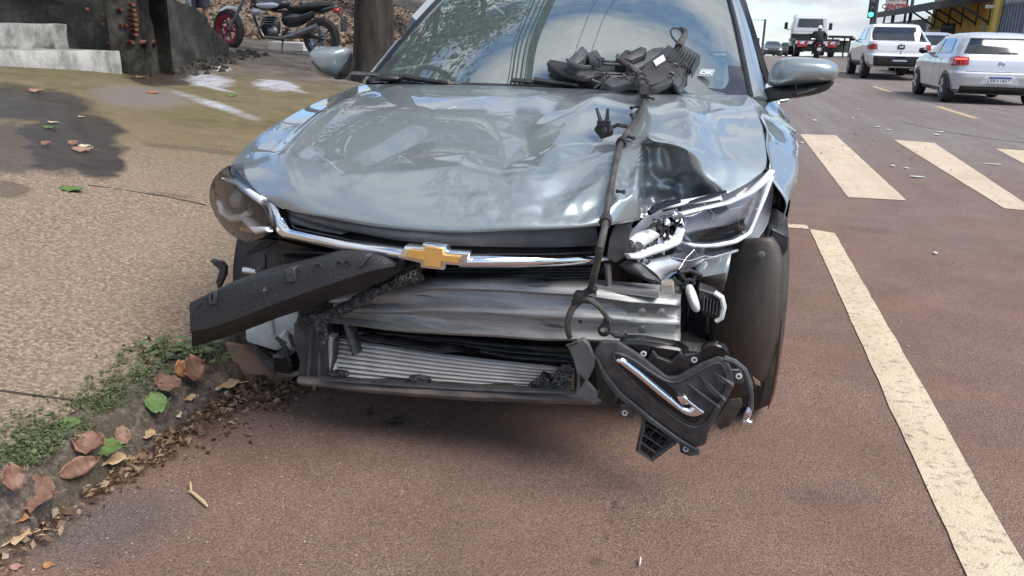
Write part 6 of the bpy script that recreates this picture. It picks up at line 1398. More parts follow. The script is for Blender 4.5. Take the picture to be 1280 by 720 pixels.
b = MB(); [b.tube([P(286, 37, MY+d), P(296, 18, MY+d), P(307, -8, MY+d)], [.022, .024, .028], 8) for d in (-.09, .09)]; b.build('fork', MAT['engine'], moto)
b = MB(); b.band([P(275, 13, MY-.06), P(283, 9, MY-.06), P(293, 9, MY-.06), P(300, 13, MY-.06)], [P(275, 13.5, MY+.06), P(283, 9.5, MY+.06), P(293, 9.5, MY+.06), P(300, 13.5, MY+.06)], .02, .02, back=(0, 0, -1)); b.build('front_mudguard', MAT['w_white'], moto)
def mpuff(name, pts, m, th, dy=0, it=2, par=None):
    b = MB(); b.puff(PL(round_poly(pts, it=it), MY+dy), (0, -1, 0), th, th, 5); return b.build(name, m, par or moto)
mpuff('tank', [(312, 2), (322, -6), (345, -8), (358, -2), (366, 6), (352, 12), (330, 14), (316, 10)], MAT['w_dark'], .14); mpuff('tank_panel', [(318, 4), (338, 2), (352, 6), (340, 11), (322, 10)], MAT['w_silver'], .03, -.13)
mpuff('radiator_shroud', [(312, 10), (328, 10), (326, 18), (316, 20)], MAT['w_silver'], .06, -.08)
mpuff('seat', [(356, 8), (368, 7), (392, 1), (416, 3), (420, 7), (400, 14), (372, 18), (360, 14)], MAT['black'], .12); mpuff('side_cover', [(352, 14), (388, 14), (398, 10), (392, 24), (370, 36), (352, 32)], MAT['w_dark'], .11)
mpuff('tail', [(396, 10), (420, 5), (424, 9), (410, 16), (398, 18)], MAT['w_dark'], .08); mpuff('engine', [(326, 22), (346, 18), (352, 32), (348, 46), (334, 48), (326, 38)], MAT['black'], .13); mpuff('crankcase', [(332, 34), (346, 32), (348, 44), (336, 46)], MAT['engine'], .05, -.12)
for k in range(4): b = MB(); b.box(P(338, 21+k*3.0, MY-.05), (.18, .30, .010)); b.build('cooling_fin', MAT['engine'], moto)
b = MB(); b.tube([P(314, 8, MY), P(320, 28, MY), P(328, 46, MY), P(350, 49, MY), P(360, 36, MY)], .022, 8); b.tube([P(314, 4, MY), P(345, 14, MY), P(390, 16, MY), P(416, 8, MY)], .02, 8); b.build('frame', MAT['black'], moto)
b = MB(); b.tube([P(334, 26, MY-.1), P(324, 34, MY-.14), P(330, 46, MY-.14), P(352, 48, MY-.15)], .022, 8); b.build('exhaust_pipe', MAT['engine'], moto); b = MB(); b.tube([P(352, 48, MY-.15), P(368, 44, MY-.17), P(396, 33, MY-.18)], [.03, .05, .045], 10); b.build('silencer', MAT['engine'], moto)
b = MB(); b.tube([P(358, 42, MY-.12), P(402, 47.5, MY-.1)], .025, 8); b.build('swing_arm', MAT['black'], moto); b = MB(); b.tube([P(380, 18, MY), P(392, 40, MY)], .02, 6); b.build('shock_absorber', MAT['crimson'], moto)
b = MB(); b.tube([P(354, 48, MY-.12), P(352, 66, MY-.22)], .014, 6); b.build('side_stand', MAT['black'], moto)
b = MB(); b.tube([P(418, 8, MY), P(428, 24, MY), P(431, 38, MY)], [.018, .014, .012], 6); b.box(P(430, 32, MY), (.02, .2, .18)); b.build('plate_holder', MAT['black'], moto); b = MB(); b.box(P(421, 13, MY), (.09, .12, .06)); b.build('tail_light', MAT['red_light'], moto, bevel=.015)
b = MB(); b.tube([P(306, -12, MY-.36), P(310, -14, MY), P(306, -12, MY+.36)], .016, 8); b.build('handlebar', MAT['black'], moto); mpuff('headlight', [(298, -10), (308, -14), (312, -2), (302, 2)], MAT['w_dark'], .10)

# ------------------------------------------------------------------ buildings and street furniture on the right
def bldg_box(b, x0, x1, y0, y1, z0, z1): b.box(((x0+x1)/2, (y0+y1)/2, (z0+z1)/2), (x1-x0, y1-y0, z1-z0))
MAT['yellow_wall'] = pm('yellow_render', (.40, .23, .030), (.55, .34, .055), 1.2, .9, bump=.3, bscale=20); MAT['grey_wall'] = pm('grey_render', (.30, .31, .34), (.40, .41, .44), 1.5, .9, bump=.3, bscale=20); MAT['shutter'] = pm('grey_shutter', (.14, .16, .20), (.19, .21, .26), 3, .5)
MAT['roof_dark'] = pm('awning_sheet', (.03, .028, .028), (.06, .055, .052), 2, .7); MAT['pole'] = pm('pole_metal', (.05, .055, .06), (.09, .095, .10), 5, .6); MAT['dark_void'] = pm('dark_opening', (.012, .011, .012), (.02, .02, .022), 3, .9)
FX = 11.2; ys_ = lambda px: FX*FPX/ (px-905) if px != 905 else 0
def fy(px): 
    r = ray(px, 40); return FX*r.y/r.x
y_corner, y_end = fy(1242), fy(1162)
zb = .25
shop = thing('yellow_shop', (FX, (y_corner+y_end)/2, zb), 'ochre yellow shop building with long dark awning on brackets', 'building')
b = MB(); bldg_box(b, FX, FX+9, y_corner, y_end, -1, 5.2); b.build('wall', MAT['yellow_wall'], shop, smooth=False)
b = MB(); bldg_box(b, FX-.06, FX, fy(1193), fy(1177), zb, 2.2); b.build('doorway', MAT['dark_void'], shop, smooth=False)
b = MB(); bldg_box(b, FX-.04, FX, fy(1176), fy(1165), zb, 1.9); b.build('shop_panel', pm('pink_panel', (.42, .30, .24), (.5, .36, .3), 2, .8), shop, smooth=False)
b = MB(); bldg_box(b, FX-.10, FX, fy(1193), y_end, 1.98, 2.08); b.build('ledge', MAT['roof_dark'], shop, smooth=False)
b = MB(); bldg_box(b, FX-.08, FX+.05, fy(1246), fy(1240), -.5, 5.2); b.build('corner_strip', pm('yellow_corner', (.62, .44, .10), (.7, .5, .14), 2, .8), shop, smooth=False)
aw = MB(); y0, y1 = y_corner+1.2, y_end+7.0
aw.add([v((FX, y0, 3.45)), v((FX, y1, 3.45)), v((FX-2.0, y1, 3.0)), v((FX-2.0, y0, 3.0)), v((FX, y0, 3.0)), v((FX, y1, 3.0)), v((FX-2.0, y1, 2.68)), v((FX-2.0, y0, 2.68))], [(0, 1, 2, 3), (7, 6, 5, 4), (0, 4, 5, 1), (1, 5, 6, 2), (2, 6, 7, 3), (3, 7, 4, 0)])
aw.build('awning', MAT['roof_dark'], shop, smooth=False)
for px in (1167, 1184, 1200, 1218, 1234):
    y = fy(px); b = MB(); b.tube([v((FX, y, 2.1)), v((FX-1.2, y, 2.82))], .05, 6); b.tube([v((FX-.02, y, 2.0)), v((FX-.02, y, 3.3))], .04, 6); b.build('awning_bracket', MAT['roof_dark'], shop)
b = MB(); bldg_box(b, FX-.03, FX, fy(1231), fy(1228), 1.75, 2.1); b.build('meter_box', MAT['mid_grey'], shop, smooth=False)
b = MB(); b.box((FX-.25, fy(1240), 2.75), (.35, .15, .14)); b.tube([v((FX, fy(1240), 2.7)), v((FX-.2, fy(1240), 2.72))], .03, 6); b.build('security_camera', MAT['plate_white'], shop, bevel=.02)
gb_ = thing('grey_building', (FX+.3, y_corner-5, zb), 'pale grey building with grey roller door at the right edge', 'building')
b = MB(); bldg_box(b, FX+.1, FX+9, y_corner-14, y_corner-.02, -1, 6.5); b.build('wall', MAT['grey_wall'], gb_, smooth=False)
def fy2(px):
    r = ray(px, 40); return (FX+.1)*r.y/r.x
b = MB(); bldg_box(b, FX+.04, FX+.1, fy2(1277), fy2(1251), .2, 2.75); door = b.build('roller_door', MAT['shutter'], gb_, smooth=False)
for k in range(7):
    y = fy2(1277)+(fy2(1251)-fy2(1277))*(k+.5)/7; b = MB(); bldg_box(b, FX-.0, FX+.04, y-.05, y+.05, .2, 2.72); b.build('door_rib', MAT['shutter'], door, smooth=False)
b = MB(); bldg_box(b, FX, FX+.1, fy2(1278), fy2(1250), 2.75, 2.85); b.build('door_lintel', MAT['mid_grey'], gb_, smooth=False)
b = MB(); b.box((FX, fy2(1262), 3.1), (.2, .15, .12)); b.build('wall_lamp', MAT['black'], gb_)
fb = thing('grey_shed', (12, 62, 0), 'low grey shed with pale post beyond the yellow shop', 'building')
b = MB(); bldg_box(b, 11.5, 19, y_end+1, y_end+16, -1, 2.6); b.build('wall', pm('shed_wall', (.16, .17, .19), (.22, .23, .25), 2, .8), fb, smooth=False); b = MB(); bldg_box(b, 11.3, 11.5, fy(1157), fy(1154.5), -1, 2.7); b.build('post', MAT['plate_white'], fb, smooth=False)
# poles
def pole(px, Y, zt, r, label, lean=0, base=None):
    x = P(px, 50, Y).x; t = thing('street_pole', (x, Y, RY(Y)), label, 'pole', 'thin poles on the right pavement'); b = MB(); b.tube([v((x, Y, RY(Y)-.3)), v((x+lean, Y, zt))], [r, r*.75], 8); b.build('shaft', MAT['pole'], t); return t, x
t, x = pole(1090, 52, 7.5, .10, 'dark street pole standing between the traffic light and the shop sign')
t, x = pole(1097, 54, 3.1, .07, 'short bent grey pole beside the dark street pole', .25)
t, x = pole(1133.5, 56, 9, .11, 'slim dark pole rising past the shop sign')
t, x = pole(1127, 58, 4, .09, 'grey pole carrying the shop sign from below')
t, x = pole(1183, 60, 8.5, .12, 'dark pole showing above the awning of the yellow shop')
x = P(1086, 50, 50).x; tl = thing('traffic_light', (x, 50, RY(50)), 'traffic light on a dark pole showing green', 'traffic light')
b = MB(); b.tube([v((x, 50, 0)), v((x, 50, 8))], [.09, .07], 8); b.build('pole', MAT['pole'], tl)
b = MB(); b.box((x-.12, 49.8, 2.88), (.30, .2, .95)); hd = b.build('signal_head', MAT['gloss_black'], tl, bevel=.02)
for k, m in enumerate((MAT['dark_grey'], MAT['dark_grey'], emit('green_signal', (.05, 1, .55), 2.2))):
    b = MB(); b.lathe([(.12, 0), (.09, .03), (.001, .04)], (x-.12, 49.69, 3.18-.30*k), (0, -1, 0), 16); b.build('lamp', m, hd)
sx0, sx1 = P(1107, 5, 57).x, P(1132, 5, 57).x
sg_ = thing('shop_sign', ((sx0+sx1)/2, 57, 3), 'white shop sign panel with red lettering, above the awning end', 'sign'); zt_ = P(1120, 17.5, 57).z
b = MB(); b.box(((sx0+sx1)/2, 57, zt_+.95), (sx1-sx0, .2, 1.9)); pn = b.build('sign_panel', pm('sign_white', (.55, .50, .47), (.62, .57, .54), 2, .6), sg_, bevel=.02)
MAT['sign_red'] = print_mat('sign_red', (.42, .06, .07))
for tx, dz, sz in (('AUTO', .92, .46), ('CENTER', .40, .42)):
    M4 = Matrix.Rotation(R(90), 4, 'X'); M4.translation = Vector(((sx0+sx1)/2, 56.88, zt_+dz))-WLOC[sg_.name]; text_mesh(tx, 'sign_text', sz, MAT['sign_red'], pn, M4, .004, bold=.012)
b = MB(); b.tube([v(((sx0+sx1)/2, 57.2, 0)), v(((sx0+sx1)/2, 57.2, zt_+.3))], .1, 8); b.build('sign_post', MAT['pole'], sg_)
xp = P(953, 60, 80).x; t = thing('street_pole', (xp, 80, -.3), 'far grey pole with thin crosswire beside the windscreen pillar', 'pole', 'thin poles on the right pavement'); b = MB(); b.tube([v((xp, 80, -1)), v((xp, 80, P(953, 24, 80).z))], .10, 8); b.tube([v((xp, 80, P(953, 25, 80).z)), v((xp-2.6, 80, P(930, 25, 80).z))], .03, 6); b.build('shaft', MAT['pole'], t)
bs = thing('bus_shelter', (P(1050, 55, 55).x, 55, .2), 'dark open bus shelter frame between the tow truck and the pickup', 'shelter')
b = MB(); p0, p1 = P(1038, 48, 55), P(1066, 50, 55); b.box(((p0.x+p1.x)/2, 55.6, p0.z+.1), (p1.x-p0.x, 1.4, .14)); b.build('roof', MAT['roof_dark'], bs, smooth=False)
for px in (1041, 1056, 1063): b = MB(); q = P(px, 55, 55); b.tube([v((q.x, 55.3, -.3)), v((q.x, 55.3, p0.z+.05))], .05, 6); b.build('post', MAT['roof_dark'], bs)
b = MB(); b.box(((p0.x+p1.x)/2, 56, .9), (p1.x-p0.x, .06, .7)); b.build('back_panel', pm('green_panel', (.16, .22, .18), (.22, .28, .24), 4, .5), bs, smooth=False)
wg = thing('white_wall', (8.9, 36, .2), 'low white wall beyond the pickup on the right pavement', 'wall'); b = MB(); b.box((9.0, 33, .35), (.15, 14, .5)); b.build('panel', MAT['far_conc'], wg, smooth=False)

# ------------------------------------------------------------------ trees, leaves, litter
def leaf_mat(name, cols, tr=.25, rough=.5):
    s = NT(name); oi = s.n('ShaderNodeNewGeometry'); c = s.ramp(oi.outputs['Random Per Island'], *[(i/(len(cols)-1), k) for i, k in enumerate(cols)])
    c = s.mix(s.ramp(s.noise(3, 3), (.35, .35), (.65, 0)), c, cols[0]); s.set(Base_Color=c, Roughness=rough); s.b.inputs['Specular IOR Level'].default_value = .3
    t = s.n('ShaderNodeBsdfTranslucent'); s.L(c, t.inputs[0]); m = s.n('ShaderNodeMixShader'); m.inputs[0].default_value = tr; s.L(s.b.outputs[0], m.inputs[1]); s.L(t.outputs[0], m.inputs[2]); s.L(m.outputs[0], s.o.inputs[0]); return s.m
MAT['leaf'] = leaf_mat('tree_leaf', [(.030, .052, .014), (.06, .095, .024), (.10, .14, .04)], .4)
MAT['bark'] = pm('bark', (.012, .010, .008), (.055, .042, .033), 9, .95, bump=1.0, bscale=22, stretch=(1, 1, .25), detail=10)
def leaves(b, c, r, n, size, rng):
    for i in range(n):
        d = Vector((rng.gauss(0, 1), rng.gauss(0, 1), rng.gauss(0, .8))); d = d.normalized()*r*(rng.random()**.45); p = c+d
        u = Vector((rng.gauss(0, 1), rng.gauss(0, 1), rng.gauss(0, .6))).normalized(); w_ = u.orthogonal().normalized(); w_.rotate(Matrix.Rotation(rng.uniform(0, 6.28), 3, u)); s_ = size*rng.uniform(.6, 1.3); nn = u.cross(w_)
        o = len(b.v); b.v += [p-u*s_, p+w_*s_*.42+nn*s_*.1, p+u*s_, p-w_*s_*.42+nn*s_*.1]; b.f.append((o, o+1, o+2, o+3))
def tree(name, label, x, y, z, th, tr_, blobs, n, size, seed, lean=(0, 0), cat='tree', group=None):
    rng = random.Random(seed); t = thing(name, (x, y, z), label, cat, group); b = MB(); top = v((x+lean[0], y+lean[1], z+th))
    path = spline([v((x, y, z-.3)), v((x+lean[0]*.2+.05, y+lean[1]*.3, z+th*.35)), v((x+lean[0]*.6-.05, y+lean[1]*.6, z+th*.7)), top], 14)
    b.tube(path, [tr_*(1.35 if i == 0 else 1.12 if i == 1 else 1)*(1-.45*i/13) for i in range(14)], 16)
    for (bx, by, bz, br) in blobs:
        e = v((x+bx, y+by, z+bz)); m_ = top.lerp(e, .5)+v((rng.uniform(-.3, .3), rng.uniform(-.3, .3), .2)); b.tube(spline([path[10], m_, e], 8), [tr_*.4*(1-.7*i/7) for i in range(8)], 7)
        for k in range(4): e2 = e+v((rng.gauss(0, br*.5), rng.gauss(0, br*.5), rng.gauss(0, br*.4))); b.tube([m_.lerp(e, .6), e2], [tr_*.12, .01], 5)
    b.build('trunk', MAT['bark'], t, jitter=tr_*.08, jscale=4); b = MB(); V = sum(q[3]**2 for q in blobs)
    for (bx, by, bz, br) in blobs:
        for k in range(12):
            d = v((rng.gauss(0, 1), rng.gauss(0, 1), rng.gauss(0, .7))).normalized()*br*rng.uniform(.3, .95); leaves(b, v((x+bx, y+by, z+bz))+d, br*rng.uniform(.28, .5), int(n*br*br/V/12), size, rng)
    b.build('crown', MAT['leaf'], t, smooth=False, recalc=False, weld=False); return t
tx_ = P(464, 40, 10).x
tree('street_tree', 'tree with thick dark trunk right behind the parked car, crown above the picture', tx_, 10, bank_z(tx_, 10), 4.2, .27, [(-.3, 0, 5.6, 1.8), (.5, -2.2, 5.5, 1.5), (-1.9, -1.5, 5.8, 1.7), (-.1, 1.8, 6.2, 1.7), (1.0, .3, 6.1, 1.3), (-2.1, 1.5, 5.4, 1.6), (-.6, -4.0, 5.4, 1.3), (-2.3, -3.6, 5.6, 1.2)], 12000, .085, 5)
for i, (X_, Y_, h) in enumerate(((-13, 22, 4.5), (-9, 27, 4.2), (-16, 30, 5), (-10.5, 36, 4.6), (-7.0, 46, 4.0), (-18, 18, 5), (-12, 14.5, 4.6))):
    tree('bank_tree', 'green tree on the leafy left bank, '+('behind the parked motorcycle', 'second beyond the motorcycle', 'high up behind the others', 'mid way along the bank', 'farthest along the kerb', 'high above the mossy wall', 'directly above the leafy terrace')[i], X_, Y_, bank_z(X_, Y_), h, .2, [(0, 0, h*1.15, 2.1), (1.4, -.8, h, 1.8), (-1.3, .6, h*1.05, 1.8), (.3, 1.2, h*1.35, 1.7), (-.5, -1.2, h*.85, 1.5)], 4200, .16, 20+i, group='trees on the left bank')
# dead leaves carpeting the bank
MAT['dead'] = leaf_mat('dead_leaf', [(.06, .032, .018), (.14, .08, .048), (.25, .165, .10), (.40, .30, .21)], .1, .8)
rng = random.Random(4); b = MB()
for i in range(15000):
    X_ = rng.uniform(-20, -7.2); Y_ = rng.uniform(9.5, 34)
    if X_ > -8.6 and Y_ < 15: continue
    if Y_ < 11.5 and X_ > -7.6: continue
    z = bank_z(X_, Y_) if Y_ > 11.6 else 1.30+.16*max(0, -6.9-X_)
    p = v((X_, Y_, z+rng.uniform(.01, .05))); u = v((rng.gauss(0, 1), rng.gauss(0, 1), rng.gauss(0, .35))).normalized(); w_ = u.cross(v((rng.gauss(0, .4), rng.gauss(0, .4), 1))).normalized(); s_ = rng.uniform(.04, .10)
    o = len(b.v); b.v += [p-u*s_, p+w_*s_*.5, p+u*s_, p-w_*s_*.5+v((0, 0, s_*.4))]; b.f.append((o, o+1, o+2, o+3))
tag(b.build('dead_leaves', MAT['dead'], smooth=False, recalc=False, weld=False), 'dry leaf litter covering the earth bank', kind='stuff')
def bank_hit(px, py): return G(px, py)
# white kerb blocks by the motorcycle and posts
MAT['white_kerb'] = pm('white_kerb', (.52, .50, .47), (.66, .64, .61), 6, .9)
for (x0, y0, x1, y1, Y, lab) in ((338, 55, 384, 58, 13.4, 'whitewashed kerb stone behind the motorcycle engine'), (243, 44, 268, 46, 14.6, 'whitewashed kerb stone at the feet of the standing person')):
    p, q = P(x0, y0, Y), P(x1, y1, Y); d = (q-p); d.z = 0; b = MB(); b.box((p+q)/2+v((0, 0, -.02)), (d.length, .22, .16)); k = b.build('kerb_stone', MAT['white_kerb'], bevel=.02, jitter=.008, jscale=6); tag(k, lab, 'kerb stone', 'whitewashed kerb stones on the bank')
p = P(239, 46, 14.2); b = MB(); b.tube([v((p.x, p.y, p.z-.4)), v((p.x+.02, p.y, p.z+2.6))], .045, 8); tag(b.build('metal_post', MAT['engine']), 'thin grey metal post in front of the standing person', 'post')
p = P(220, 18, 14.5); b = MB(); b.tube([v((p.x, p.y, p.z-.4)), v((p.x, p.y, p.z+2))], .04, 8); tag(b.build('wooden_post', pm('post_wood', (.30, .20, .11), (.42, .29, .17), 9, .9)), 'thin pale wooden post on the bank above the mossy wall', 'post')
# overhead cables (they mirror in the windscreen) and their poles
MAT['cable'] = pm('cable_black', (.008, .008, .009), (.015, .015, .016), 4, .6); MAT['conc_pole'] = pm('concrete_pole', (.26, .25, .23), (.36, .34, .32), 3, .9)
for Y_, lab in ((-12, 'grey concrete utility pole carrying the cables, behind the camera'), (40, 'grey concrete utility pole carrying the cables, beyond the parked car')):
    t = thing('utility_pole', (-2.15, Y_, .1), lab, 'pole', 'utility poles on the left pavement'); b = MB(); b.tube([v((-2.15, Y_, -.2)), v((-2.15, Y_, 9.5))], [.16, .11], 12); b.build('shaft', MAT['conc_pole'], t)
    b = MB(); b.box((-2.0, Y_, 8.8), (2.4, .1, .12)); b.build('cross_arm', MAT['conc_pole'], t); b = MB(); b.box((-2.2, Y_+.18, 7.0), (.7, .08, .9)); b.build('cable_rack', MAT['pole'], t)
for i, (X_, Z_, r_) in enumerate(((-2.05, 6.5, .022), (-2.15, 6.7, .03), (-2.22, 6.9, .022), (-2.28, 7.1, .035), (-2.36, 7.2, .022), (-2.42, 7.0, .028), (-2.50, 6.8, .02), (-2.60, 6.75, .024), (-2.72, 6.9, .014), (-1.45, 8.85, .011), (-1.0, 8.85, .011), (-3.0, 8.85, .010))):
    pts = [v((X_+.03*math.sin(k*.7+i), -12+52*k/30, Z_-.55*math.sin(math.pi*k/30)*(1 if i < 9 else .6))) for k in range(31)]; b = MB(); b.tube(pts, r_, 6)
    tag(b.build('overhead_cable', MAT['cable']), 'black overhead cable strung between the utility poles, mirrored in the windscreen', 'cable', 'overhead cables')
# fallen leaves one can tell apart
LEAFC = {'brown': ((.125, .062, .040), (.25, .135, .088)), 'rust': ((.28, .12, .045), (.40, .20, .08)), 'tan': ((.36, .24, .13), (.48, .34, .20)), 'green': ((.075, .13, .030), (.13, .20, .055)), 'pale': ((.45, .40, .26), (.58, .52, .36)), 'pink': ((.26, .14, .10), (.36, .22, .165))}
def lmat(k):
    nm = 'leaf_'+k
    if nm not in MAT:
        s = NT(nm); c1, c2 = LEAFC[k]; vein = s.ramp(s.noise(20, 6, .7, s.scaled(1, 5, 1)), (.35, c1), (.65, c2)); s.set(Base_Color=vein, Roughness=.55); s.bump(s.noise(60, 4), .4, .004); MAT[nm] = s.m
    return MAT[nm]
def fallen(px, py, L, W, ang, k, label, curl=.3, tilt=0, name='fallen_leaf', lift=.004, group='fallen leaves', cat='leaf', onz=None):
    c = G(px, py) if onz is None else PZ(px, py, onz)
    m_px = c.y/FPX; L *= m_px*1.1; W *= m_px*(1.55 if tilt < .75 and c.y < 4 else 1.25); rows = []
    for i in range(9):
        t = i/8; w_ = W*.5*(math.sin(math.pi*min(1, t*.92+.04))**.7)*(1+.12*math.sin(i*2.3+px)); row = []
        for j in range(-3, 4):
            q = j/3*(1+.06*math.sin(i*3.7+px)); x = (t-.5)*L; y = q*w_; z = abs(q)*W*.28*curl+((t-.5)**2)*L*.9*curl+W*.05*math.sin(i*1.9+j*2.1+px)
            row.append(Vector((x, y, z)))
        rows.append(row)
    b = MB(); b.grid(rows); b.tube([Vector((L*.48, 0, .2*L*curl)), Vector((L*.62, W*.06, .15*L*curl)), Vector((L*.72, W*.15, .05*L*curl))], max(.0012, W*.02), 5)
    o = b.build(name, lmat(k), None, local=True, solid=.0012, angle=70)
    Mx = Matrix.Rotation(ang, 3, 'Z') @ Matrix.Rotation(tilt, 3, 'X')
    o.data.transform(Mx.to_4x4()); zmin = min(q.co.z for q in o.data.vertices); o.location = c+v((0, 0, lift-zmin)); return tag(o, label, cat, group)
T = 1.2
for a in ((46, 630, 62, 46, .25, 'brown', 'large crinkled brown leaf at the left picture edge', .35, .5), (16, 612, 34, 40, 1.3, 'brown', 'curled brown leaf standing behind the large crinkled one', .5, 1.2), (22, 651, 36, 16, .2, 'rust', 'small rust leaf above the tan scrap at the left edge', .3, .2),
          (98, 596, 62, 26, 1.25, 'brown', 'long folded brown leaf standing against the kerb', .3, 1.3), (116, 562, 48, 30, .1, 'brown', 'arched brown leaf beside the folded green one', .9, .4), (134, 567, 52, 20, .25, 'green', 'folded half green leaf under the arched brown one', .5, .7),
          (137, 577, 50, 26, .2, 'tan', 'flat tan leaf below the folded green one', .1, .1), (154, 553, 22, 26, .9, 'brown', 'small brown leaf between green leaf and tan leaf', .5, .8), (196, 513, 30, 28, .8, 'green', 'round green leaf lying in the gutter', .25, .5), (88, 533, 36, 18, -.05, 'green', 'oval green leaf lying on the weedy kerb top', .3, .2),
          (181, 546, 34, 18, .1, 'tan', 'pale tan leaf right below the round green leaf', .25, .2), (214, 486, 52, 20, -.3, 'brown', 'long purplish brown leaf in the gutter litter', .5, .5), (226, 472, 22, 22, 1.2, 'rust', 'orange leaf on edge in the gutter litter', .5, 1.2), (241, 477, 38, 32, 1.4, 'brown', 'upright cupped brown leaf under the bumper absorber', .4, 1.2),
          (244, 465, 14, 14, 1.2, 'green', 'small bright green leaf on the upright brown leaf', .2, 1.1), (275, 483, 52, 26, .4, 'tan', 'flat tan leaf by the left wheel arch', .1, .05), (236, 500, 20, 12, .9, 'tan', 'small tan leaf below the upright brown leaf', .3, .2), (222, 521, 10, 12, .9, 'pale', 'tiny pale leaf in the gutter', .3, .3),
          (12, 674, 60, 42, .5, 'tan', 'tan papery scrap lying at the lower left edge', .03, .0), (46, 116, 20, 13, .2, 'pink', 'pinkish leaf at the foot of the lowest step', .5, .2), (62, 161, 22, 9, .1, 'green', 'green leaf on the wet patch of pavement', .3, .1), (66, 154, 14, 6, .1, 'pale', 'pale leaf just beyond the green one on the wet patch', .3, .1),
          (104, 190, 30, 12, .1, 'pink', 'pink brown leaf on the wet patch, right of a pale one', .4, .3), (106, 185, 16, 10, .1, 'pale', 'cream leaf on top of the pink brown leaf', .4, .2), (90, 239, 36, 15, -.05, 'green', 'long green leaf below the wet patch', .25, .1), (92, 182, 14, 10, .4, 'brown', 'dark curled leaf left of the cream leaf', .6, .5), (58, 182, 14, 10, .2, 'brown', 'dark curled leaf in the middle of the wet patch', .6, .4),
          (192, 117, 16, 8, .2, 'rust', 'small rust leaf beside the white streaks', .3, .2), (175, 98, 14, 8, .2, 'brown', 'small brown leaf in front of the dark wall', .4, .2), (290, 121, 14, 7, .1, 'green', 'small green leaf on the white streak', .4, .3), (332, 170, 8, 5, .2, 'brown', 'tiny dark leaf on the mossy slab', .5, .3), (101, 147, 8, 5, .1, 'pale', 'tiny pale leaf on the dark slab near the seam', .3, .1), (60, 710, 14, 10, .3, 'rust', 'small rust leaf on the asphalt at the bottom edge', .4, .3), (20, 712, 16, 10, .6, 'pink', 'small pink leaf in the lower left corner', .4, .3)):
    fallen(*a)
b = MB(); tw = [PZ(x, y, .008) for x, y in ((236, 614), (241, 616), (248, 622), (254, 627), (259, 632.5))]; b.tube(tw, [.0025, .004, .0045, .005, .003], 6); b.tube([PZ(239, 615, .008), PZ(238.5, 608, .012), PZ(238, 603, .015)], .0028, 6); tag(b.build('twig', pm('twig_bark', (.45, .33, .17), (.55, .42, .24), 20, .8)), 'pale forked twig lying alone on the asphalt', 'twig')
b = MB(); b.tube([PZ(140, 548, .05), PZ(155, 536, .06), PZ(170, 526, .05), PZ(186, 521, .03)], [.003, .005, .006, .006], 6); tag(b.build('dry_stalk', pm('stalk', (.26, .16, .10), (.36, .23, .15), 20, .8)), 'dry reddish stalk leading to the round green leaf', 'stalk')
# gutter litter, weeds, road grit
rng = random.Random(9); b = MB()
for i in range(2100):
    Y_ = rng.choice((rng.uniform(1.0, 2.6), rng.uniform(1.6, 2.5), rng.uniform(2.1, 2.5), rng.uniform(2.5, 8))); w_ = .035+.075*smooth01(1.5, 2.3, Y_)
    X_ = KX+.02+abs(rng.gauss(0, w_)); p = v((X_, Y_, rng.uniform(.003, .03)*(1 if X_ < KX+.12 else .3)))
    u = v((rng.gauss(0, 1), rng.gauss(0, 1), rng.gauss(0, .35))).normalized(); n_ = u.cross(v((rng.gauss(0, .5), rng.gauss(0, .5), 1))).normalized(); s_ = rng.uniform(.004, .015)
    o = len(b.v); b.v += [p-u*s_, p+n_*s_*.55, p+u*s_, p-n_*s_*.5+v((0, 0, s_*.5))]; b.f.append((o, o+1, o+2, o+3))
tag(b.build('gutter_litter', MAT['dead'], smooth=False, recalc=False, weld=False), 'crumbled dead leaves along the gutter', kind='stuff')
MAT['weed'] = leaf_mat('weed_leaf', [(.06, .08, .032), (.115, .15, .062), (.20, .22, .11)], .2)
b = MB()
def weed_patch(px, py, rx, ry, n, h, sz, grass=.4):
    for i in range(n):
        x, y = px+rng.gauss(0, rx*.5), py+rng.gauss(0, ry*.5); c = G(x, y)
        if c.x > KX-.03: continue
        for k in range(3):
            if rng.random() < grass:
                d = v((rng.gauss(0, .7), rng.gauss(0, .7), 1)).normalized()*h*rng.uniform(.6, 1.5); s_ = d.cross(v((rng.random()-.5, rng.random()-.5, .1))).normalized()*.0018; e = c+d*.6; f = c+d+v((d.x*.7, d.y*.7, -.25*h)); o = len(b.v)
                b.v += [c-s_, c+s_, e+s_*.8, e-s_*.8, f]; b.f += [(o, o+1, o+2, o+3), (o+3, o+2, o+4)]
            else:
                p = c+v((rng.gauss(0, .008), rng.gauss(0, .008), rng.uniform(.2, 1)*h)); u = v((rng.gauss(0, 1), rng.gauss(0, 1), rng.gauss(.1, .35))).normalized(); w_ = u.cross(v((rng.gauss(0, .4), rng.gauss(0, .4), 1))).normalized(); s_ = sz*rng.uniform(.6, 1.3); o = len(b.v)
                b.v += [p-u*s_, p+w_*s_*.55, p+u*s_, p-w_*s_*.55]; b.f.append((o, o+1, o+2, o+3))
weed_patch(45, 552, 60, 32, 300, .018, .007, .35); weed_patch(20, 575, 40, 14, 160, .02, .005, .8); weed_patch(152, 482, 44, 20, 130, .02, .006, .55); weed_patch(120, 505, 50, 14, 160, .018, .005, .9); weed_patch(210, 447, 60, 22, 170, .022, .010, .3); weed_patch(255, 440, 40, 16, 120, .02, .008, .3); weed_patch(180, 470, 26, 8, 70, .02, .006, .5); weed_patch(75, 540, 60, 16, 80, .02, .006, .7)
tag(b.build('weeds', MAT['weed'], smooth=False, recalc=False, weld=False), 'low weeds and grass growing along the kerb top', kind='stuff')
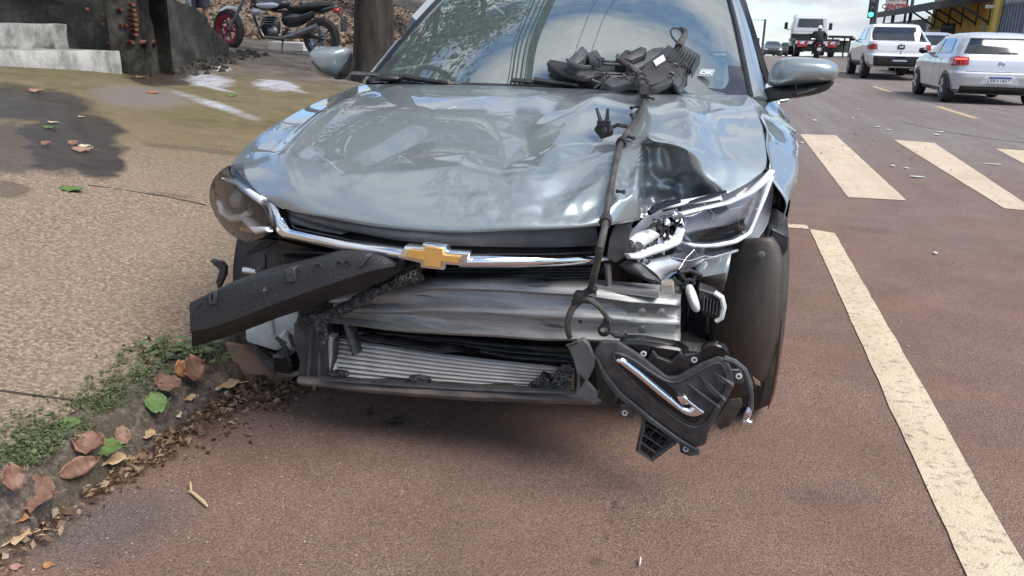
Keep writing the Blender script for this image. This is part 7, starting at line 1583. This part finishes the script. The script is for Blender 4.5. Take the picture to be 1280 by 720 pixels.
def plant(px, py, n, L, label):
    c = G(px, py); t = thing('weed_plant', tuple(c), label, 'plant', 'leafy weeds by the kerb'); r_ = random.Random(int(px))
    for k in range(n):
        a = k*2.4; e = c+v((math.cos(a)*L*.6, math.sin(a)*L*.6, L*(.6+.5*r_.random()))); d = (e-c).normalized(); s_ = d.cross(v((0, 0, 1))).normalized(); q = v((math.cos(a), math.sin(a), .15)).normalized()
        b = MB(); l = L*.75; b.grid([[e+q*(i/4-.2)*l+s_*j*l*.26*math.sin(math.pi*(i+.4)/4.8)+v((0, 0, -abs(j)*.1*l-.06*l*(i/4)**2)) for j in (-1, 0, 1)] for i in range(5)]); b.tube([c, c.lerp(e, .6)+v((0, 0, .01)), e], .0016, 5); b.build('leaf', MAT['weed'], t)
plant(252, 448, 7, .07, 'leafy green weed at the kerb, nearest the bumper absorber'); plant(274, 456, 5, .05, 'small leafy weed by the left wheel arch'); plant(205, 452, 6, .06, 'leafy green weed on the kerb top left of the absorber')
MAT['grit'] = leaf_mat('road_grit', [(.10, .07, .055), (.30, .25, .21), (.50, .46, .40)], .0, .9)
b = MB()
def grit(X_, Y_, s_):
    p = v((X_, Y_, road_z(Y_)+s_*.4)); d = [v((rng.gauss(0, 1), rng.gauss(0, 1), abs(rng.gauss(0, .6)))).normalized()*s_ for _ in range(4)]; o = len(b.v); b.v += [p+k for k in d]; b.f += [(o, o+1, o+2), (o, o+2, o+3), (o, o+3, o+1), (o+1, o+3, o+2)]
for i in range(2600): grit(KX+.05+abs(rng.gauss(0, .35)), rng.uniform(1.1, 3.2), rng.uniform(.0012, .0042))
for i in range(900): grit(rng.uniform(-1.3, 1.6), rng.uniform(1.4, 5), rng.uniform(.001, .0032))
for i in range(260): grit(rng.gauss(1.7, 1.2), rng.gauss(11, 3), rng.uniform(.006, .02))
tag(b.build('road_grit', MAT['grit'], smooth=False, recalc=False, weld=False), 'fine grit and crumbs scattered over the asphalt', kind='stuff')
MAT['shard'] = pm('pale_shard', (.52, .52, .52), (.66, .66, .66), 20, .5)
for i, (px, py, L, W) in enumerate(((1146, 222, 16, 3), (1175, 165.5, 10, 4), (1171, 169, 6, 4), (1097, 159, 8, 3), (1111, 163, 7, 3), (1018, 151, 6, 3), (1133, 211, 5, 3), (1116, 208, 6, 3), (1066, 148, 4, 3), (1002, 179, 5, 3), (1072, 137, 4, 2), (1240, 206, 20, 1.5), (1169, 318, 5, 3), (800, 706, 3, 9), (1041, 160, 4, 2))):
    c = PZ(px, py, 0); k = c.y/FPX; b = MB(); r_ = random.Random(i); pts = [v((c.x+math.cos(a)*L*k*.5*r_.uniform(.7, 1.2), c.y+math.sin(a)*W*k*1.6*r_.uniform(.6, 1.2), road_z(c.y)+.006+.004*r_.random())) for a in (0.2, 1.2, 2.4, 3.3, 4.5, 5.4)]; b.prism(pts, (0, 0, .004))
    tag(b.build('plastic_shard', MAT['shard'], smooth=False), ['long pale plastic shard between the first and second crosswalk stripes', 'pale shard beyond the second crosswalk stripe, larger of two', 'pale shard beyond the second crosswalk stripe, smaller of two', 'pale shard beyond the crosswalk, left of a similar one', 'pale shard beyond the crosswalk, right of a similar one', 'lone pale shard beyond the first crosswalk stripe', 'small pale shard right of the first crosswalk stripe, right of a twin', 'small pale shard right of the first crosswalk stripe, left of a twin', 'tiny pale shard far beyond the first crosswalk stripe', 'pale shard left of the first crosswalk stripe', 'farthest tiny pale shard on the lane', 'long pale splinter beside the third crosswalk stripe', 'pale shard on the bare asphalt right of the parking line', 'pale narrow chip at the bottom edge of the picture', 'tiny pale shard midway between crosswalk and wing mirror', 'pale shard near the right edge below the crosswalk', 'pale chip on the asphalt right of the hanging panel'][i], 'shard', 'pale plastic shards on the road')
